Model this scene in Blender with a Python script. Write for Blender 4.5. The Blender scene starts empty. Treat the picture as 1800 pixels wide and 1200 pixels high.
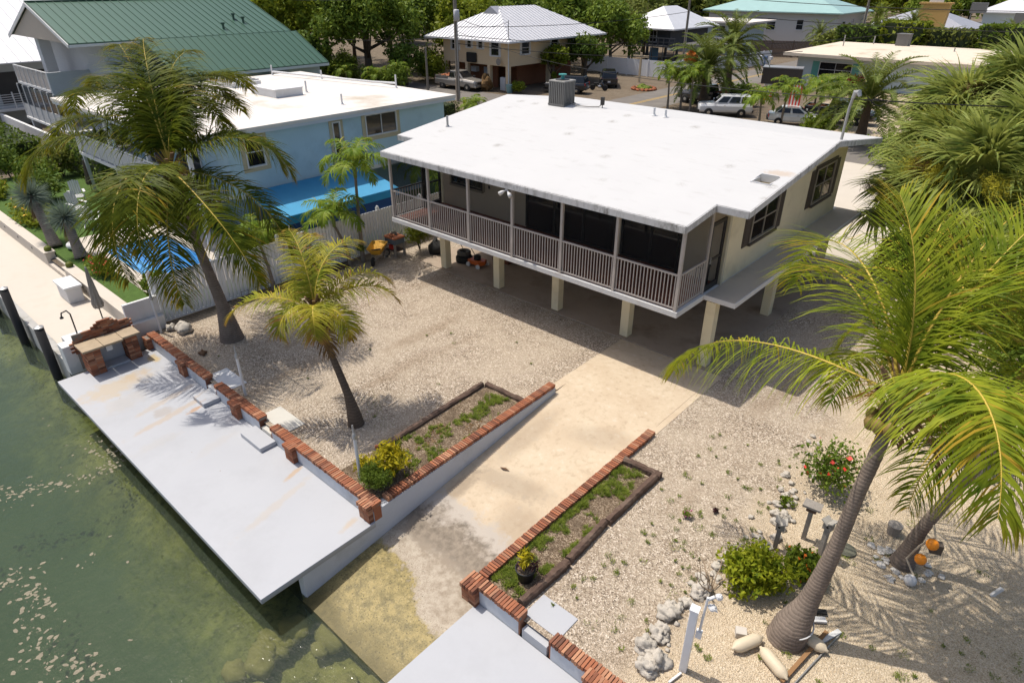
import bpy, math, random
import numpy as np
from mathutils import Vector, Matrix, noise as mnoise

# ------------------------------------------------------------------ camera, sky, sun, exposure
S = bpy.context.scene
COL = S.collection
FPX, PITCH, YAW = 1144.5, 0.508556, -0.731539
fw = Vector((math.cos(PITCH)*math.sin(YAW), math.cos(PITCH)*math.cos(YAW), -math.sin(PITCH)))
rt = Vector((math.cos(YAW), -math.sin(YAW), 0.0))
up = rt.cross(fw)
cd = bpy.data.cameras.new('camera'); cam = bpy.data.objects.new('camera', cd); COL.objects.link(cam)
cd.sensor_width = 36.0; cd.lens = FPX*36.0/1800.0; cd.clip_start = 0.1; cd.clip_end = 5000
cam.matrix_world = Matrix(((rt.x, up.x, -fw.x, 0), (rt.y, up.y, -fw.y, 0), (rt.z, up.z, -fw.z, 10.6), (0, 0, 0, 1)))
S.camera = cam
W = bpy.data.worlds.new('World'); S.world = W; W.use_nodes = True
wn = W.node_tree; sky = wn.nodes.new('ShaderNodeTexSky'); sky.sky_type = 'NISHITA'; sky.sun_disc = False
SUND = Vector((0.43, 0.09, -1.0)).normalized()
sky.sun_elevation = math.asin(-SUND.z); sky.sun_rotation = math.atan2(-SUND.x, -SUND.y)
sky.air_density = 1.0; sky.dust_density = 3.5; sky.ozone_density = 1.0
bg = wn.nodes['Background']; wn.links.new(sky.outputs[0], bg.inputs[0]); bg.inputs[1].default_value = 0.15
sl = bpy.data.lights.new('sun', 'SUN'); so = bpy.data.objects.new('sun', sl); COL.objects.link(so)
sl.energy = 4.5; sl.angle = math.radians(0.55); sl.color = (1.0, 0.935, 0.83)
so.rotation_euler = SUND.to_track_quat('-Z', 'Y').to_euler(); so.location = (0, 0, 60)
S.view_settings.view_transform = 'Standard'; S.view_settings.look = 'None'
S.view_settings.exposure = -0.06; S.view_settings.gamma = 1.0; S.view_settings.use_curve_mapping = False
try:
    S.cycles.transparent_max_bounces = 12; S.cycles.max_bounces = 6
except Exception: pass

R = random.Random(7)
NR = np.random.default_rng(11)

# ------------------------------------------------------------------ mesh helpers
class MB:
    def __init__(s): s.v = []; s.f = []; s.m = []
    def add(s, vs, fs, mi=0):
        o = len(s.v); s.v += [tuple(p) for p in vs]
        for f in fs: s.f.append(tuple(o+i for i in f)); s.m.append(mi)
        return s
    def box(s, x0, x1, y0, y1, z0, z1, mi=0):
        return s.add([(x0,y0,z0),(x1,y0,z0),(x1,y1,z0),(x0,y1,z0),(x0,y0,z1),(x1,y0,z1),(x1,y1,z1),(x0,y1,z1)],
            [(3,2,1,0),(4,5,6,7),(0,1,5,4),(1,2,6,5),(2,3,7,6),(3,0,4,7)], mi)
    def obox(s, c, size, rz=0.0, ry=0.0, mi=0, rx=0.0):
        m = Matrix.Translation(c) @ Matrix.Rotation(rz,4,'Z') @ Matrix.Rotation(ry,4,'Y') @ Matrix.Rotation(rx,4,'X')
        a, b, d = [k/2 for k in size]
        vs = [m @ Vector(p) for p in ((-a,-b,-d),(a,-b,-d),(a,b,-d),(-a,b,-d),(-a,-b,d),(a,-b,d),(a,b,d),(-a,b,d))]
        return s.add(vs, [(3,2,1,0),(4,5,6,7),(0,1,5,4),(1,2,6,5),(2,3,7,6),(3,0,4,7)], mi)
    def bar(s, a, b, w, h=None, mi=0):
        a = Vector(a); b = Vector(b); d = b-a; L = d.length
        if L < 1e-6: return s
        q = d.to_track_quat('X', 'Z').to_matrix(); h = w if h is None else h
        vs = [(a+b)/2 + q @ Vector((i*L/2, j*w/2, k*h/2)) for i,j,k in ((-1,-1,-1),(1,-1,-1),(1,1,-1),(-1,1,-1),(-1,-1,1),(1,-1,1),(1,1,1),(-1,1,1))]
        return s.add(vs, [(3,2,1,0),(4,5,6,7),(0,1,5,4),(1,2,6,5),(2,3,7,6),(3,0,4,7)], mi)
    def extr(s, pts, vec, mi=0):
        n = len(pts); vec = Vector(vec); p2 = [Vector(p)+vec for p in pts]
        return s.add(list(pts)+p2, [tuple(range(n-1,-1,-1)), tuple(range(n,2*n))] + [(i,(i+1)%n,n+(i+1)%n,n+i) for i in range(n)], mi)
    def prism(s, poly, z0, z1, mi=0): return s.extr([(x,y,z0) for x,y in poly], (0,0,z1-z0), mi)
    def tube(s, path, rad, n=8, mi=0, cap=True, squash=1.0):
        P = [Vector(p) for p in path]; k = len(P)
        if not hasattr(rad, '__len__'): rad = [rad]*k
        vs = []; ref = Vector((0.31,0.17,0.93)); prev = None
        for i in range(k):
            t = (P[min(i+1,k-1)]-P[max(i-1,0)]).normalized()
            if prev is None:
                a = t.cross(ref)
                if a.length < 1e-3: a = t.cross(Vector((1,0,0)))
            else: a = prev - t*prev.dot(t)
            a.normalize(); b = t.cross(a); prev = a
            for j in range(n):
                w = 2*math.pi*j/n; vs.append(P[i]+a*math.cos(w)*rad[i]+b*math.sin(w)*rad[i]*squash)
        fs = [(i*n+j, i*n+(j+1)%n, (i+1)*n+(j+1)%n, (i+1)*n+j) for i in range(k-1) for j in range(n)]
        if cap: fs += [tuple(range(n-1,-1,-1)), tuple((k-1)*n+j for j in range(n))]
        return s.add(vs, fs, mi)
    def lathe(s, prof, c=(0,0,0), n=16, mi=0, axis='z', cap=True):
        vs = []; c = Vector(c)
        for r, z in prof:
            for j in range(n):
                w = 2*math.pi*j/n; p = (r*math.cos(w), r*math.sin(w), z)
                if axis == 'y': p = (p[0], p[2], p[1])
                if axis == 'x': p = (p[2], p[0], p[1])
                vs.append(c+Vector(p))
        k = len(prof)
        fs = [(i*n+j, i*n+(j+1)%n, (i+1)*n+(j+1)%n, (i+1)*n+j) for i in range(k-1) for j in range(n)]
        if cap: fs += [tuple(range(n-1,-1,-1)), tuple((k-1)*n+j for j in range(n))]
        return s.add(vs, fs, mi)
    def blob(s, c, r, seed=0, n=10, m=7, rough=0.25, mi=0, flat=None):
        rr = random.Random(seed); c = Vector(c); vs = []
        ph = [(rr.uniform(1,4), rr.uniform(1,4), rr.uniform(0,6)) for _ in range(4)]
        for i in range(m+1):
            th = math.pi*i/m
            for j in range(n):
                w = 2*math.pi*j/n
                d = 1+rough*sum(math.sin(a*w+p)*math.sin(b*th+p*2) for a,b,p in ((round(a),b,p) for a,b,p in ph))/2+rough*rr.uniform(-.35,.35)
                p = Vector((r[0]*math.sin(th)*math.cos(w), r[1]*math.sin(th)*math.sin(w), r[2]*math.cos(th)))*d
                vs.append(c+p)
        return s.add(vs, [(i*n+j, (i+1)*n+j, (i+1)*n+(j+1)%n, i*n+(j+1)%n) for i in range(m) for j in range(n)], mi)
    def rock(s, c, r, seed=0, n=22, m=15, amp=.5, mi=0):
        c = Vector(c); o = Vector((seed*7.31, seed*3.17, seed*1.7)); vs = []
        for i in range(m+1):
            th = math.pi*i/m
            for j in range(n):
                w = 2*math.pi*j/n; d = Vector((math.sin(th)*math.cos(w), math.sin(th)*math.sin(w), math.cos(th)))
                k = 1+amp*mnoise.noise(d*1.3+o)*1.3+amp*.7*mnoise.noise(d*3.1+o)+amp*.6*abs(mnoise.noise(d*6.0+o))-amp*.3*abs(mnoise.noise(d*11.0+o))
                vs.append(c+Vector((d.x*r[0], d.y*r[1], d.z*r[2]))*k)
        return s.add(vs, [(i*n+j, (i+1)*n+j, (i+1)*n+(j+1)%n, i*n+(j+1)%n) for i in range(m) for j in range(n)], mi)
    def timber(s, a, b, w, h, seed=0, n=16, mi=0):
        rr = random.Random(seed); a = Vector(a); b = Vector(b); d = b-a; q = d.to_track_quat('X', 'Z').to_matrix(); vs = []
        for i in range(n+1):
            p = a.lerp(b, i/n)
            if 0 < i < n: p = p+d/n*rr.uniform(-.2,.2)
            k = 1+rr.uniform(-.12,.08); ch = .22
            for y,z in ((-1,-1),(1,-1),(1,.45),(.6,1),(-.55,1),(-1,.5)):
                vs.append(p+q @ Vector((0, y*w/2*k*(1+rr.uniform(-.1,.1)), z*h/2*(1+(rr.uniform(-.28,.1) if z > 0 else 0)))))
        k = 6; fs = [(i*k+j, i*k+(j+1)%k, (i+1)*k+(j+1)%k, (i+1)*k+j) for i in range(n) for j in range(k)]+[tuple(range(k-1,-1,-1)), tuple(n*k+j for j in range(k))]
        return s.add(vs, fs, mi)
    def grid(s, xs, ys, zf, th, hole=None, mi=0):
        nx, ny = len(xs), len(ys); on = {(i,j) for i in range(nx-1) for j in range(ny-1) if not (hole and hole((xs[i]+xs[i+1])/2,(ys[j]+ys[j+1])/2))}
        vs = [(x,y,zf(x,y)) for x in xs for y in ys] + [(x,y,zf(x,y)-th) for x in xs for y in ys]; K = nx*ny
        I = lambda i,j: i*ny+j
        fs = []
        for i,j in on:
            a,b,c,d = I(i,j),I(i+1,j),I(i+1,j+1),I(i,j+1)
            fs.append((a,b,c,d))
            if th > 0:
                fs.append((d+K,c+K,b+K,a+K))
                for (di,dj),(p,q) in (((0,-1),(a,b)),((1,0),(b,c)),((0,1),(c,d)),((-1,0),(d,a))):
                    if (i+di,j+dj) not in on: fs.append((q,p,p+K,q+K))
        return s.add(vs, fs, mi)

def mesh_obj(name, v, f, mats, mi=None, parent=None, smooth=False, tattr=None, origin=None):
    me = bpy.data.meshes.new(name)
    o3 = Vector(origin) if origin is not None else None
    if o3 is not None: v = [(p[0]-o3.x, p[1]-o3.y, p[2]-o3.z) for p in v]
    me.from_pydata(v, [], f)
    if not isinstance(mats, (list,tuple)): mats = [mats]
    for m in mats: me.materials.append(m)
    if mi is not None and len(mats) > 1: me.polygons.foreach_set('material_index', np.array(mi, dtype=np.int32))
    if smooth: me.polygons.foreach_set('use_smooth', np.ones(len(me.polygons), dtype=bool))
    if tattr is not None:
        at = me.attributes.new('t', 'FLOAT', 'POINT'); at.data.foreach_set('value', np.array(tattr, dtype=np.float32))
    me.update()
    o = bpy.data.objects.new(name, me); COL.objects.link(o)
    if parent is not None: o.parent = parent
    return o
def rootloc(p):
    l = Vector(p.location)
    while p.parent: p = p.parent; l += Vector(p.location)
    return l
def part(name, mb, mats, parent, smooth=False, bev=0.0, world=True, label=None, kind=None):
    o = mesh_obj(name, mb.v, mb.f, mats, mb.m, parent, smooth, origin=rootloc(parent) if world else None)
    if bev: b = o.modifiers.new('bevel', 'BEVEL'); b.width = bev; b.segments = 2; b.limit_method = 'ANGLE'
    if label: o['label'] = label
    if kind: o['kind'] = kind
    return o
def tag(o, label, cat, group=None):
    o['label'] = label; o['category'] = cat
    if group: o['group'] = group
    return o
def thing(name, label, cat, loc=(0,0,0), group=None, rz=0.0):
    o = bpy.data.objects.new(name, None); COL.objects.link(o); o.location = loc; o.rotation_euler = (0,0,rz)
    o.empty_display_size = 0.2
    return tag(o, label, cat, group)
def solo(name, mb, mats, label, cat, loc, group=None, smooth=False, bev=0.0):
    o = mesh_obj(name, mb.v, mb.f, mats, mb.m, None, smooth, origin=loc); o.location = loc
    if bev: b = o.modifiers.new('bevel', 'BEVEL'); b.width = bev; b.segments = 2; b.limit_method = 'ANGLE'
    return tag(o, label, cat, group)
def struct(name, mb, mats, smooth=False, bev=0.0, kind='structure'):
    o = mesh_obj(name, mb.v, mb.f, mats, mb.m, None, smooth); o['kind'] = kind
    if bev: b = o.modifiers.new('bevel', 'BEVEL'); b.width = bev; b.segments = 2; b.limit_method = 'ANGLE'
    return o
def copy_tree(o, parent=None):
    c = o.copy(); COL.objects.link(c); c.parent = parent
    for ch in list(o.children): copy_tree(ch, c)
    return c

# ------------------------------------------------------------------ material helpers
class NT:
    def __init__(s, name):
        s.m = bpy.data.materials.new(name); s.m.use_nodes = True; s.t = s.m.node_tree
        s.b = s.t.nodes['Principled BSDF']; s.out = s.t.nodes['Material Output']
    def n(s, typ, **kw):
        nd = s.t.nodes.new('ShaderNode'+typ)
        for k, v in kw.items(): setattr(nd, k, v)
        return nd
    def l(s, a, b): s.t.links.new(a, b)
    def val(s, sock, v):
        if hasattr(v, 'is_linked') or isinstance(v, bpy.types.NodeSocket): s.l(v, sock)
        else: sock.default_value = v
    def pos(s, obj=False):
        if obj: return s.n('TexCoord').outputs['Object']
        return s.n('NewGeometry').outputs['Position']
    def noise(s, vec, scale, detail=4, rough=.55, stretch=None):
        if stretch:
            mp = s.n('Mapping'); s.l(vec, mp.inputs[0]); mp.inputs['Scale'].default_value = stretch; vec = mp.outputs[0]
        nd = s.n('TexNoise'); s.l(vec, nd.inputs['Vector']); nd.inputs['Scale'].default_value = scale
        nd.inputs['Detail'].default_value = detail; nd.inputs['Roughness'].default_value = rough
        return nd.outputs['Fac']
    def vor(s, vec, scale, feature='F1'):
        nd = s.n('TexVoronoi', feature=feature); s.l(vec, nd.inputs['Vector']); nd.inputs['Scale'].default_value = scale
        return nd
    def ramp(s, fac, stops, interp='LINEAR'):
        nd = s.n('ValToRGB'); s.l(fac, nd.inputs[0]); cr = nd.color_ramp; cr.interpolation = interp
        while len(cr.elements) > 1: cr.elements.remove(cr.elements[-1])
        cr.elements[0].position = stops[0][0]; cr.elements[0].color = c4(stops[0][1])
        for p, c in stops[1:]:
            e = cr.elements.new(p); e.color = c4(c)
        return nd.outputs[0]
    def mix(s, fac, a, b, mode='MIX'):
        nd = s.n('Mix', data_type='RGBA', blend_type=mode)
        s.val(nd.inputs[0], fac)
        for k, v in ((6,a),(7,b)):
            if isinstance(v, bpy.types.NodeSocket): s.l(v, nd.inputs[k])
            else: nd.inputs[k].default_value = c4(v)
        return nd.outputs[2]
    def math(s, op, a, b=0.0, clamp=False):
        nd = s.n('Math', operation=op, use_clamp=clamp); s.val(nd.inputs[0], a); s.val(nd.inputs[1], b); return nd.outputs[0]
    def mr(s, v, a, b, c=0.0, d=1.0):
        nd = s.n('MapRange'); s.val(nd.inputs[0], v)
        for i, k in enumerate((a,b,c,d)): nd.inputs[i+1].default_value = k
        return nd.outputs[0]
    def sep(s, vec):
        nd = s.n('SeparateXYZ'); s.l(vec, nd.inputs[0]); return nd.outputs
    def blob(s, vec, cx, cy, rx, ry, rot=0.0, noise=None, amt=.5):
        mp = s.n('Mapping', vector_type='TEXTURE'); s.l(vec, mp.inputs[0]); mp.inputs['Location'].default_value = (cx,cy,0)
        mp.inputs['Rotation'].default_value = (0,0,rot); mp.inputs['Scale'].default_value = (rx,ry,1e4)
        ln = s.n('VectorMath', operation='LENGTH'); s.l(mp.outputs[0], ln.inputs[0]); d = ln.outputs['Value']
        if noise is not None: d = s.math('ADD', d, s.math('MULTIPLY', s.math('SUBTRACT', noise, .5), amt*2))
        return s.mr(d, 1.0, .45)
    def bump(s, h, strength=.3, dist=.01):
        nd = s.n('Bump'); nd.inputs['Strength'].default_value = strength; nd.inputs['Distance'].default_value = dist
        s.l(h, nd.inputs['Height']); s.l(nd.outputs[0], s.b.inputs['Normal']); return nd
    def base(s, c): s.val(s.b.inputs['Base Color'], c if isinstance(c, bpy.types.NodeSocket) else c4(c))
    def set(s, **kw):
        for k, v in kw.items(): s.val(s.b.inputs[{'rough':'Roughness','metal':'Metallic','spec':'Specular IOR Level','alpha':'Alpha','coat':'Coat Weight'}[k]], v)
def c4(c): return (c[0], c[1], c[2], 1.0) if len(c) == 3 else tuple(c)
def mul(c, k): return tuple(min(1, x*k) for x in c[:3])

MATS = {}
def mat(name, col, rough=.7, var=.15, scale=3.0, bump=0.0, bscale=30.0, metal=0.0, spec=.5, dirt=None, damt=.5, dscale=1.2, rnd=0.0, stretch=None, coat=0.0):
    if name in MATS: return MATS[name]
    t = NT(name); v = t.pos(True)
    n = t.noise(v, scale, 5, .6, stretch)
    c = t.mix(n, mul(col, 1-var), mul(col, 1+var))
    if dirt:
        dn = t.noise(v, dscale, 6, .65); c = t.mix(t.math('MULTIPLY', t.mr(dn, .52, .72), damt), c, dirt)
    if rnd:
        oi = t.n('ObjectInfo'); c = t.mix(t.math('MULTIPLY', oi.outputs['Random'], rnd), c, mul(col, .45))
    t.base(c); t.set(rough=rough, metal=metal, spec=spec, coat=coat)
    if bump: t.bump(t.noise(v, bscale, 4, .6, stretch), bump, .02)
    MATS[name] = t.m; return t.m

def leafmat(name, c_lo, c_hi, tip=None, scale=2.0, trans=.35, rough=.5, spec=.10, rnd=.25):
    if name in MATS: return MATS[name]
    t = NT(name); v = t.pos(True)
    c = t.mix(t.mr(t.noise(v, scale, 3, .6), .3, .7), c_lo, c_hi)
    oi = t.n('ObjectInfo'); c = t.mix(t.math('MULTIPLY', oi.outputs['Random'], rnd), c, mul(c_lo, .6))
    if tip:
        at = t.n('Attribute', attribute_name='t'); k = t.math('ADD', at.outputs['Fac'], t.math('MULTIPLY', t.math('SUBTRACT', t.noise(v, 4, 2), .5), .5))
        c = t.mix(t.mr(k, tip[1], tip[2]), c, tip[0])
    t.base(c); t.set(rough=rough, spec=spec)
    tr = t.n('BsdfTranslucent'); t.l(t.mix(.07, c, (1,1,.1)), tr.inputs[0])
    mx = t.n('MixShader'); mx.inputs[0].default_value = trans
    t.l(t.b.outputs[0], mx.inputs[1]); t.l(tr.outputs[0], mx.inputs[2]); t.l(mx.outputs[0], t.out.inputs[0])
    MATS[name] = t.m; return t.m
# ------------------------------------------------------------------ special materials
def m_ground():
    t = NT('ground_gravel_sand'); p = t.pos(); x, y, z = t.sep(p)
    v = t.vor(p, 36.0); r = t.sep(v.outputs['Color'])[0]
    big = t.noise(p, .55, 4, .6); mid = t.noise(p, 2.6, 4, .6)
    grav = t.ramp(r, [(0,(.065,.047,.032)),(.16,(.21,.162,.116)),(.5,(.37,.30,.228)),(.8,(.48,.40,.315)),(1,(.76,.67,.57))])
    grav = t.mix(t.mr(big, .35, .62), grav, t.mix(.55, grav, (.50,.42,.325)))
    trk = t.noise(p, .9, 3, .5, (1,.22,1)); grav = t.mix(t.math('MULTIPLY', t.mr(trk, .56, .68), .35), grav, (.235,.165,.105))
    grav = t.mix(t.math('MULTIPLY', t.mr(mid, .5, .75), .35), grav, (.25,.19,.13))
    v2 = t.vor(p, 62.0); r2 = t.sep(v2.outputs['Color'])[0]
    sand = t.ramp(r2, [(0,(.36,.275,.18)),(.3,(.50,.405,.285)),(.8,(.575,.475,.345)),(1,(.68,.585,.46))])
    sand = t.mix(t.math('MULTIPLY', t.mr(mid, .5, .7), .45), sand, (.36,.28,.19))
    fine = t.noise(p, 9, 4, .7)
    sand = t.mix(t.math('MULTIPLY', t.mr(fine, .56, .72), .4), sand, (.27,.21,.14))
    # seam between the gravel yard and the sand lot on the right
    e = t.math('ADD', x, t.math('MULTIPLY', t.math('SUBTRACT', big, .5), 1.6))
    c = t.mix(t.mr(e, -3.5, -2.6), grav, sand)
    # far lots and roadside: sandy marl with brown litter
    far = t.mix(t.mr(t.noise(p, .12, 5, .6), .35, .65), (.50,.415,.305), (.38,.30,.205))
    far = t.mix(t.math('MULTIPLY', t.mr(t.noise(p, 1.1, 5, .7), .52, .7), .6), far, (.19,.135,.08))
    c = t.mix(t.mr(y, 33.0, 35.0), c, far)
    # leaf litter under the fence
    fe = t.math('ADD', x, t.math('MULTIPLY', t.math('SUBTRACT', mid, .5), 1.3))
    c = t.mix(t.math('MULTIPLY', t.mr(fe, -21.7, -22.5), .75), c, (.075,.055,.038))
    t.base(c); t.set(rough=.95, spec=.2)
    h = t.math('ADD', v.outputs['Distance'], t.math('MULTIPLY', fine, .3))
    t.bump(h, .8, .03); return t.m
def m_ramp():
    t = NT('ramp_concrete'); p = t.pos(); x, y, z = t.sep(p)
    n1 = t.noise(p, .9, 6, .62); n2 = t.noise(p, 5.5, 5, .65); n3 = t.noise(p, 26, 4, .7)
    c = t.mix(t.mr(n1, .35, .66), (.55,.455,.335), (.48,.38,.27))
    c = t.mix(t.math('MULTIPLY', t.mr(n2, .52, .74), .5), c, (.30,.225,.15))
    c = t.mix(t.math('MULTIPLY', t.mr(n2, .42, .3), .6), c, (.60,.53,.43))
    for cx, cy, rx, ry, ro, k in ((-8.4,9.3,1.5,.45,.2,.45),(-7.3,8.3,.8,1.1,.5,.4),(-9.2,10.9,.4,1.6,.0,.35),(-7.6,12.0,1.1,.5,.4,.3),(-9.35,8.4,.3,.9,0,.65)):
        c = t.mix(t.math('MULTIPLY', t.blob(p, cx, cy, rx, ry, ro, n2, .7), k), c, (.24,.19,.14))
    # tide wet line, bleached patch, then algae towards the water
    ye = t.math('ADD', y, t.math('ADD', t.math('MULTIPLY', t.math('SUBTRACT', n1, .5), 1.5), t.math('MULTIPLY', t.math('SUBTRACT', n2, .5), .8)))
    xe = t.math('ADD', ye, t.math('MULTIPLY', t.math('ADD', x, 8.2), .30))
    c = t.mix(t.math('MULTIPLY', t.mr(ye, 8.2, 7.9), .8), c, (.40,.365,.33))
    c = t.mix(t.math('MULTIPLY', t.mr(ye, 7.75, 7.4), .82), c, t.mix(t.mr(n2, .32, .62), (.095,.074,.052), (.24,.195,.145)))
    c = t.mix(t.math('MULTIPLY', t.mr(ye, 6.95, 6.5), .92), c, t.mix(t.mr(n2, .4, .6), (.40,.345,.275), (.27,.22,.165)))
    c = t.mix(t.math('MULTIPLY', t.math('MULTIPLY', t.mr(xe, 6.5, 6.0), t.mr(n3, .44, .56)), .75), c, (.52,.45,.36))
    c = t.mix(t.math('MULTIPLY', t.mr(xe, 5.86, 5.72), .9), c, t.mix(t.mr(n2, .38, .64), (.315,.245,.085), (.145,.12,.042)))
    c = t.mix(t.math('MULTIPLY', t.mr(n3, .55, .66), t.mr(xe, 6.4, 5.9)), c, (.07,.06,.03)); c = t.mix(t.math('MULTIPLY', t.mr(n3, .42, .34), t.math('MULTIPLY', t.mr(xe, 6.0, 5.7), .55)), c, (.46,.39,.24))
    c = t.mix(t.math('MULTIPLY', t.mr(ye, 4.7, 4.2), .7), c, (.07,.06,.02))
    t.base(c); t.set(rough=t.mr(ye, 5.2, 6.4, .55, .9), spec=.3); t.bump(t.math('ADD', n3, t.math('MULTIPLY', n2, .6)), .35, .02); return t.m
def m_dock():
    t = NT('dock_paint'); p = t.pos(); n2 = t.noise(p, 4, 5, .6); n1 = t.noise(p, .8, 5, .6); n3 = t.noise(p, 30, 3, .6)
    c = t.mix(n1, (.375,.385,.415), (.42,.43,.455))
    c = t.mix(t.math('MULTIPLY', t.mr(n3, .6, .75), .22), c, (.33,.34,.36))
    for cx, cy, rx, ry, ro, k, col in ((-20.15,4.35,.62,1.3,.16,.62,(.46,.33,.15)),(-20.45,5.0,.3,.6,.2,.4,(.42,.27,.11)),(-18.3,5.0,.16,1.2,.22,.45,(.45,.30,.13)),(-17.4,4.7,.15,1.5,.2,.5,(.44,.28,.11)),(-17.2,5.45,.10,.35,.2,.85,(.42,.2,.04)),(-17.75,4.75,.28,.35,.4,.5,(.30,.22,.14)),(-21.1,5.85,.35,.2,0,.9,(.48,.32,.06)),
        (-11.9,4.9,.14,1.5,.25,.32,(.46,.33,.17)),(-12.6,5.75,.09,.4,.3,.7,(.45,.25,.06)),(-10.1,5.7,.12,.35,.2,.55,(.46,.30,.12)),(-15.2,5.1,.2,.9,.2,.14,(.44,.32,.18)),(-19.1,4.2,.5,.9,.2,.25,(.44,.34,.2)),(-16.4,4.0,.25,.8,.1,.2,(.42,.35,.25))):
        c = t.mix(t.math('MULTIPLY', t.blob(p, cx, cy, rx, ry, ro, n2, .9), k*.7), c, col)
    c = t.mix(t.math('MULTIPLY', t.mr(t.noise(p, .45, 6, .7), .5, .68), .3), c, (.31,.315,.33))
    sp = t.vor(p, 3.2); dots = t.mr(sp.outputs['Distance'], .055, .03); pick = t.mr(t.sep(sp.outputs['Color'])[0], .8, .83)
    c = t.mix(t.math('MULTIPLY', t.math('MULTIPLY', dots, pick), .85), c, (.22,.10,.03))
    x, y, z = t.sep(p)
    c = t.mix(t.math('MULTIPLY', t.mr(z, -.33, -.42), .35), c, (.20,.19,.16))
    t.base(c); t.set(rough=.62, spec=.35); t.bump(n3, .12, .01); return t.m
def m_roof():
    t = NT('white_roof_coating'); p = t.pos(); n1 = t.noise(p, .6, 6, .65); n2 = t.noise(p, 3, 6, .7, (.35,1.4,1)); n3 = t.noise(p, 9, 5, .7)
    c = t.mix(n1, (.475,.475,.48), (.525,.525,.525))
    c = t.mix(t.math('MULTIPLY', t.mr(n2, .56, .72), .45), c, (.385,.378,.365))
    vo = t.vor(p, 1.0); spots = t.math('MULTIPLY', t.mr(t.math('ADD', vo.outputs['Distance'], t.math('MULTIPLY', t.math('SUBTRACT', n3, .5), .8)), .26, .1), t.mr(t.sep(vo.outputs['Color'])[1], .5, .6))
    c = t.mix(t.math('MULTIPLY', spots, t.math('MULTIPLY', t.mr(n3, .42, .55), .8)), c, (.27,.255,.235))
    x, y, z = t.sep(p)
    edge = t.math('MULTIPLY', t.mr(t.math('ADD', y, t.math('MULTIPLY', t.math('SUBTRACT', n3, .5), .9)), 15.3, 15.12), t.mr(n3, .46, .56))
    c = t.mix(t.math('MULTIPLY', edge, .8), c, (.10,.085,.07))
    rust = t.blob(p, -17.75, 23.2, .75, .4, .3, n3, .6); c = t.mix(t.math('MULTIPLY', rust, .45), c, (.45,.32,.2))
    c = t.mix(t.math('MULTIPLY', t.blob(p, -7.0, 19.75, .55, .3, .2, n3, .9), .7), c, (.45,.36,.28))
    t.base(c); t.set(rough=.8, spec=.25); t.bump(t.math('ADD', n2, t.math('MULTIPLY', n3, .5)), .25, .02); return t.m
def m_fascia():
    t = NT('grimy_white_fascia'); p = t.pos(); n = t.noise(p, 5, 7, .8, (1,1,.3)); n2 = t.noise(p, 1.2, 4, .6); x, y, z = t.sep(p)
    c = t.mix(n2, (.54,.535,.54), (.60,.595,.59)); n5 = t.noise(p, .55, 5, .7)
    up_ = t.math('MULTIPLY', t.mr(n, .46, .62), t.math('MULTIPLY', t.mr(n2, .3, .55), t.mr(n5, .38, .58)))
    c = t.mix(t.math('MULTIPLY', up_, .85), c, (.085,.075,.06)); t.base(c); t.set(rough=.8, spec=.25); return t.m
def m_flatroof(name, c1, c2, stain, sc=.35):
    t = NT(name); p = t.pos(); n1 = t.noise(p, sc, 6, .62); n2 = t.noise(p, 2.4, 5, .7)
    c = t.mix(n2, c1, c2); c = t.mix(t.math('MULTIPLY', t.mr(n1, .57, .70), .7), c, stain); t.base(c); t.set(rough=.85, spec=.2); return t.m
def m_water():
    t = NT('canal_water'); p = t.pos()
    n1 = t.noise(p, 1.5, 4, .6, (1,1.5,1)); n2 = t.noise(p, 6.0, 3, .6, (1,1.6,1))
    bp = t.n('Bump'); bp.inputs['Strength'].default_value = .55; bp.inputs['Distance'].default_value = .07
    t.l(t.math('ADD', n1, t.math('MULTIPLY', n2, .35)), bp.inputs['Height'])
    tr = t.n('BsdfTransparent'); tr.inputs[0].default_value = (.82,.86,.72,1)
    di = t.n('BsdfDiffuse'); di.inputs[0].default_value = (.075,.100,.076,1); t.l(bp.outputs[0], di.inputs['Normal'])
    m1 = t.n('MixShader'); m1.inputs[0].default_value = .30; t.l(tr.outputs[0], m1.inputs[1]); t.l(di.outputs[0], m1.inputs[2])
    gl = t.n('BsdfGlossy'); gl.inputs['Roughness'].default_value = .08; t.l(bp.outputs[0], gl.inputs['Normal'])
    fr = t.n('Fresnel'); fr.inputs[0].default_value = 1.33; t.l(bp.outputs[0], fr.inputs['Normal'])
    m2 = t.n('MixShader'); t.l(fr.outputs[0], m2.inputs[0]); t.l(m1.outputs[0], m2.inputs[1]); t.l(gl.outputs[0], m2.inputs[2])
    t.l(m2.outputs[0], t.out.inputs['Surface'])
    va = t.n('VolumeAbsorption'); va.inputs[0].default_value = (.55,.72,.50,1); va.inputs[1].default_value = .45
    t.l(va.outputs[0], t.out.inputs['Volume']); t.t.nodes.remove(t.b); return t.m
def m_seabed():
    t = NT('seabed'); p = t.pos(); n1 = t.noise(p, 1.1, 6, .65); n2 = t.noise(p, 5, 5, .7)
    c = t.mix(t.mr(n1, .35, .65), (.26,.22,.085), (.52,.44,.21)); c = t.mix(t.math('MULTIPLY', t.mr(n2, .5, .66), .7), c, (.07,.065,.02)); x, y, z = t.sep(p); ye = t.math('ADD', y, t.math('MULTIPLY', t.math('SUBTRACT', n1, .5), 2.2)); xr = t.mr(x, -11.5, -9.0); c = t.mix(t.math('MULTIPLY', t.mr(ye, 3.3, 1.6), t.math('SUBTRACT', 1.0, t.math('MULTIPLY', xr, .5))), c, t.mix(n2, (.15,.18,.145), (.195,.225,.18)))
    t.base(c); t.set(rough=.95, spec=.1); t.bump(n2, .8, .08); return t.m
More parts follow.
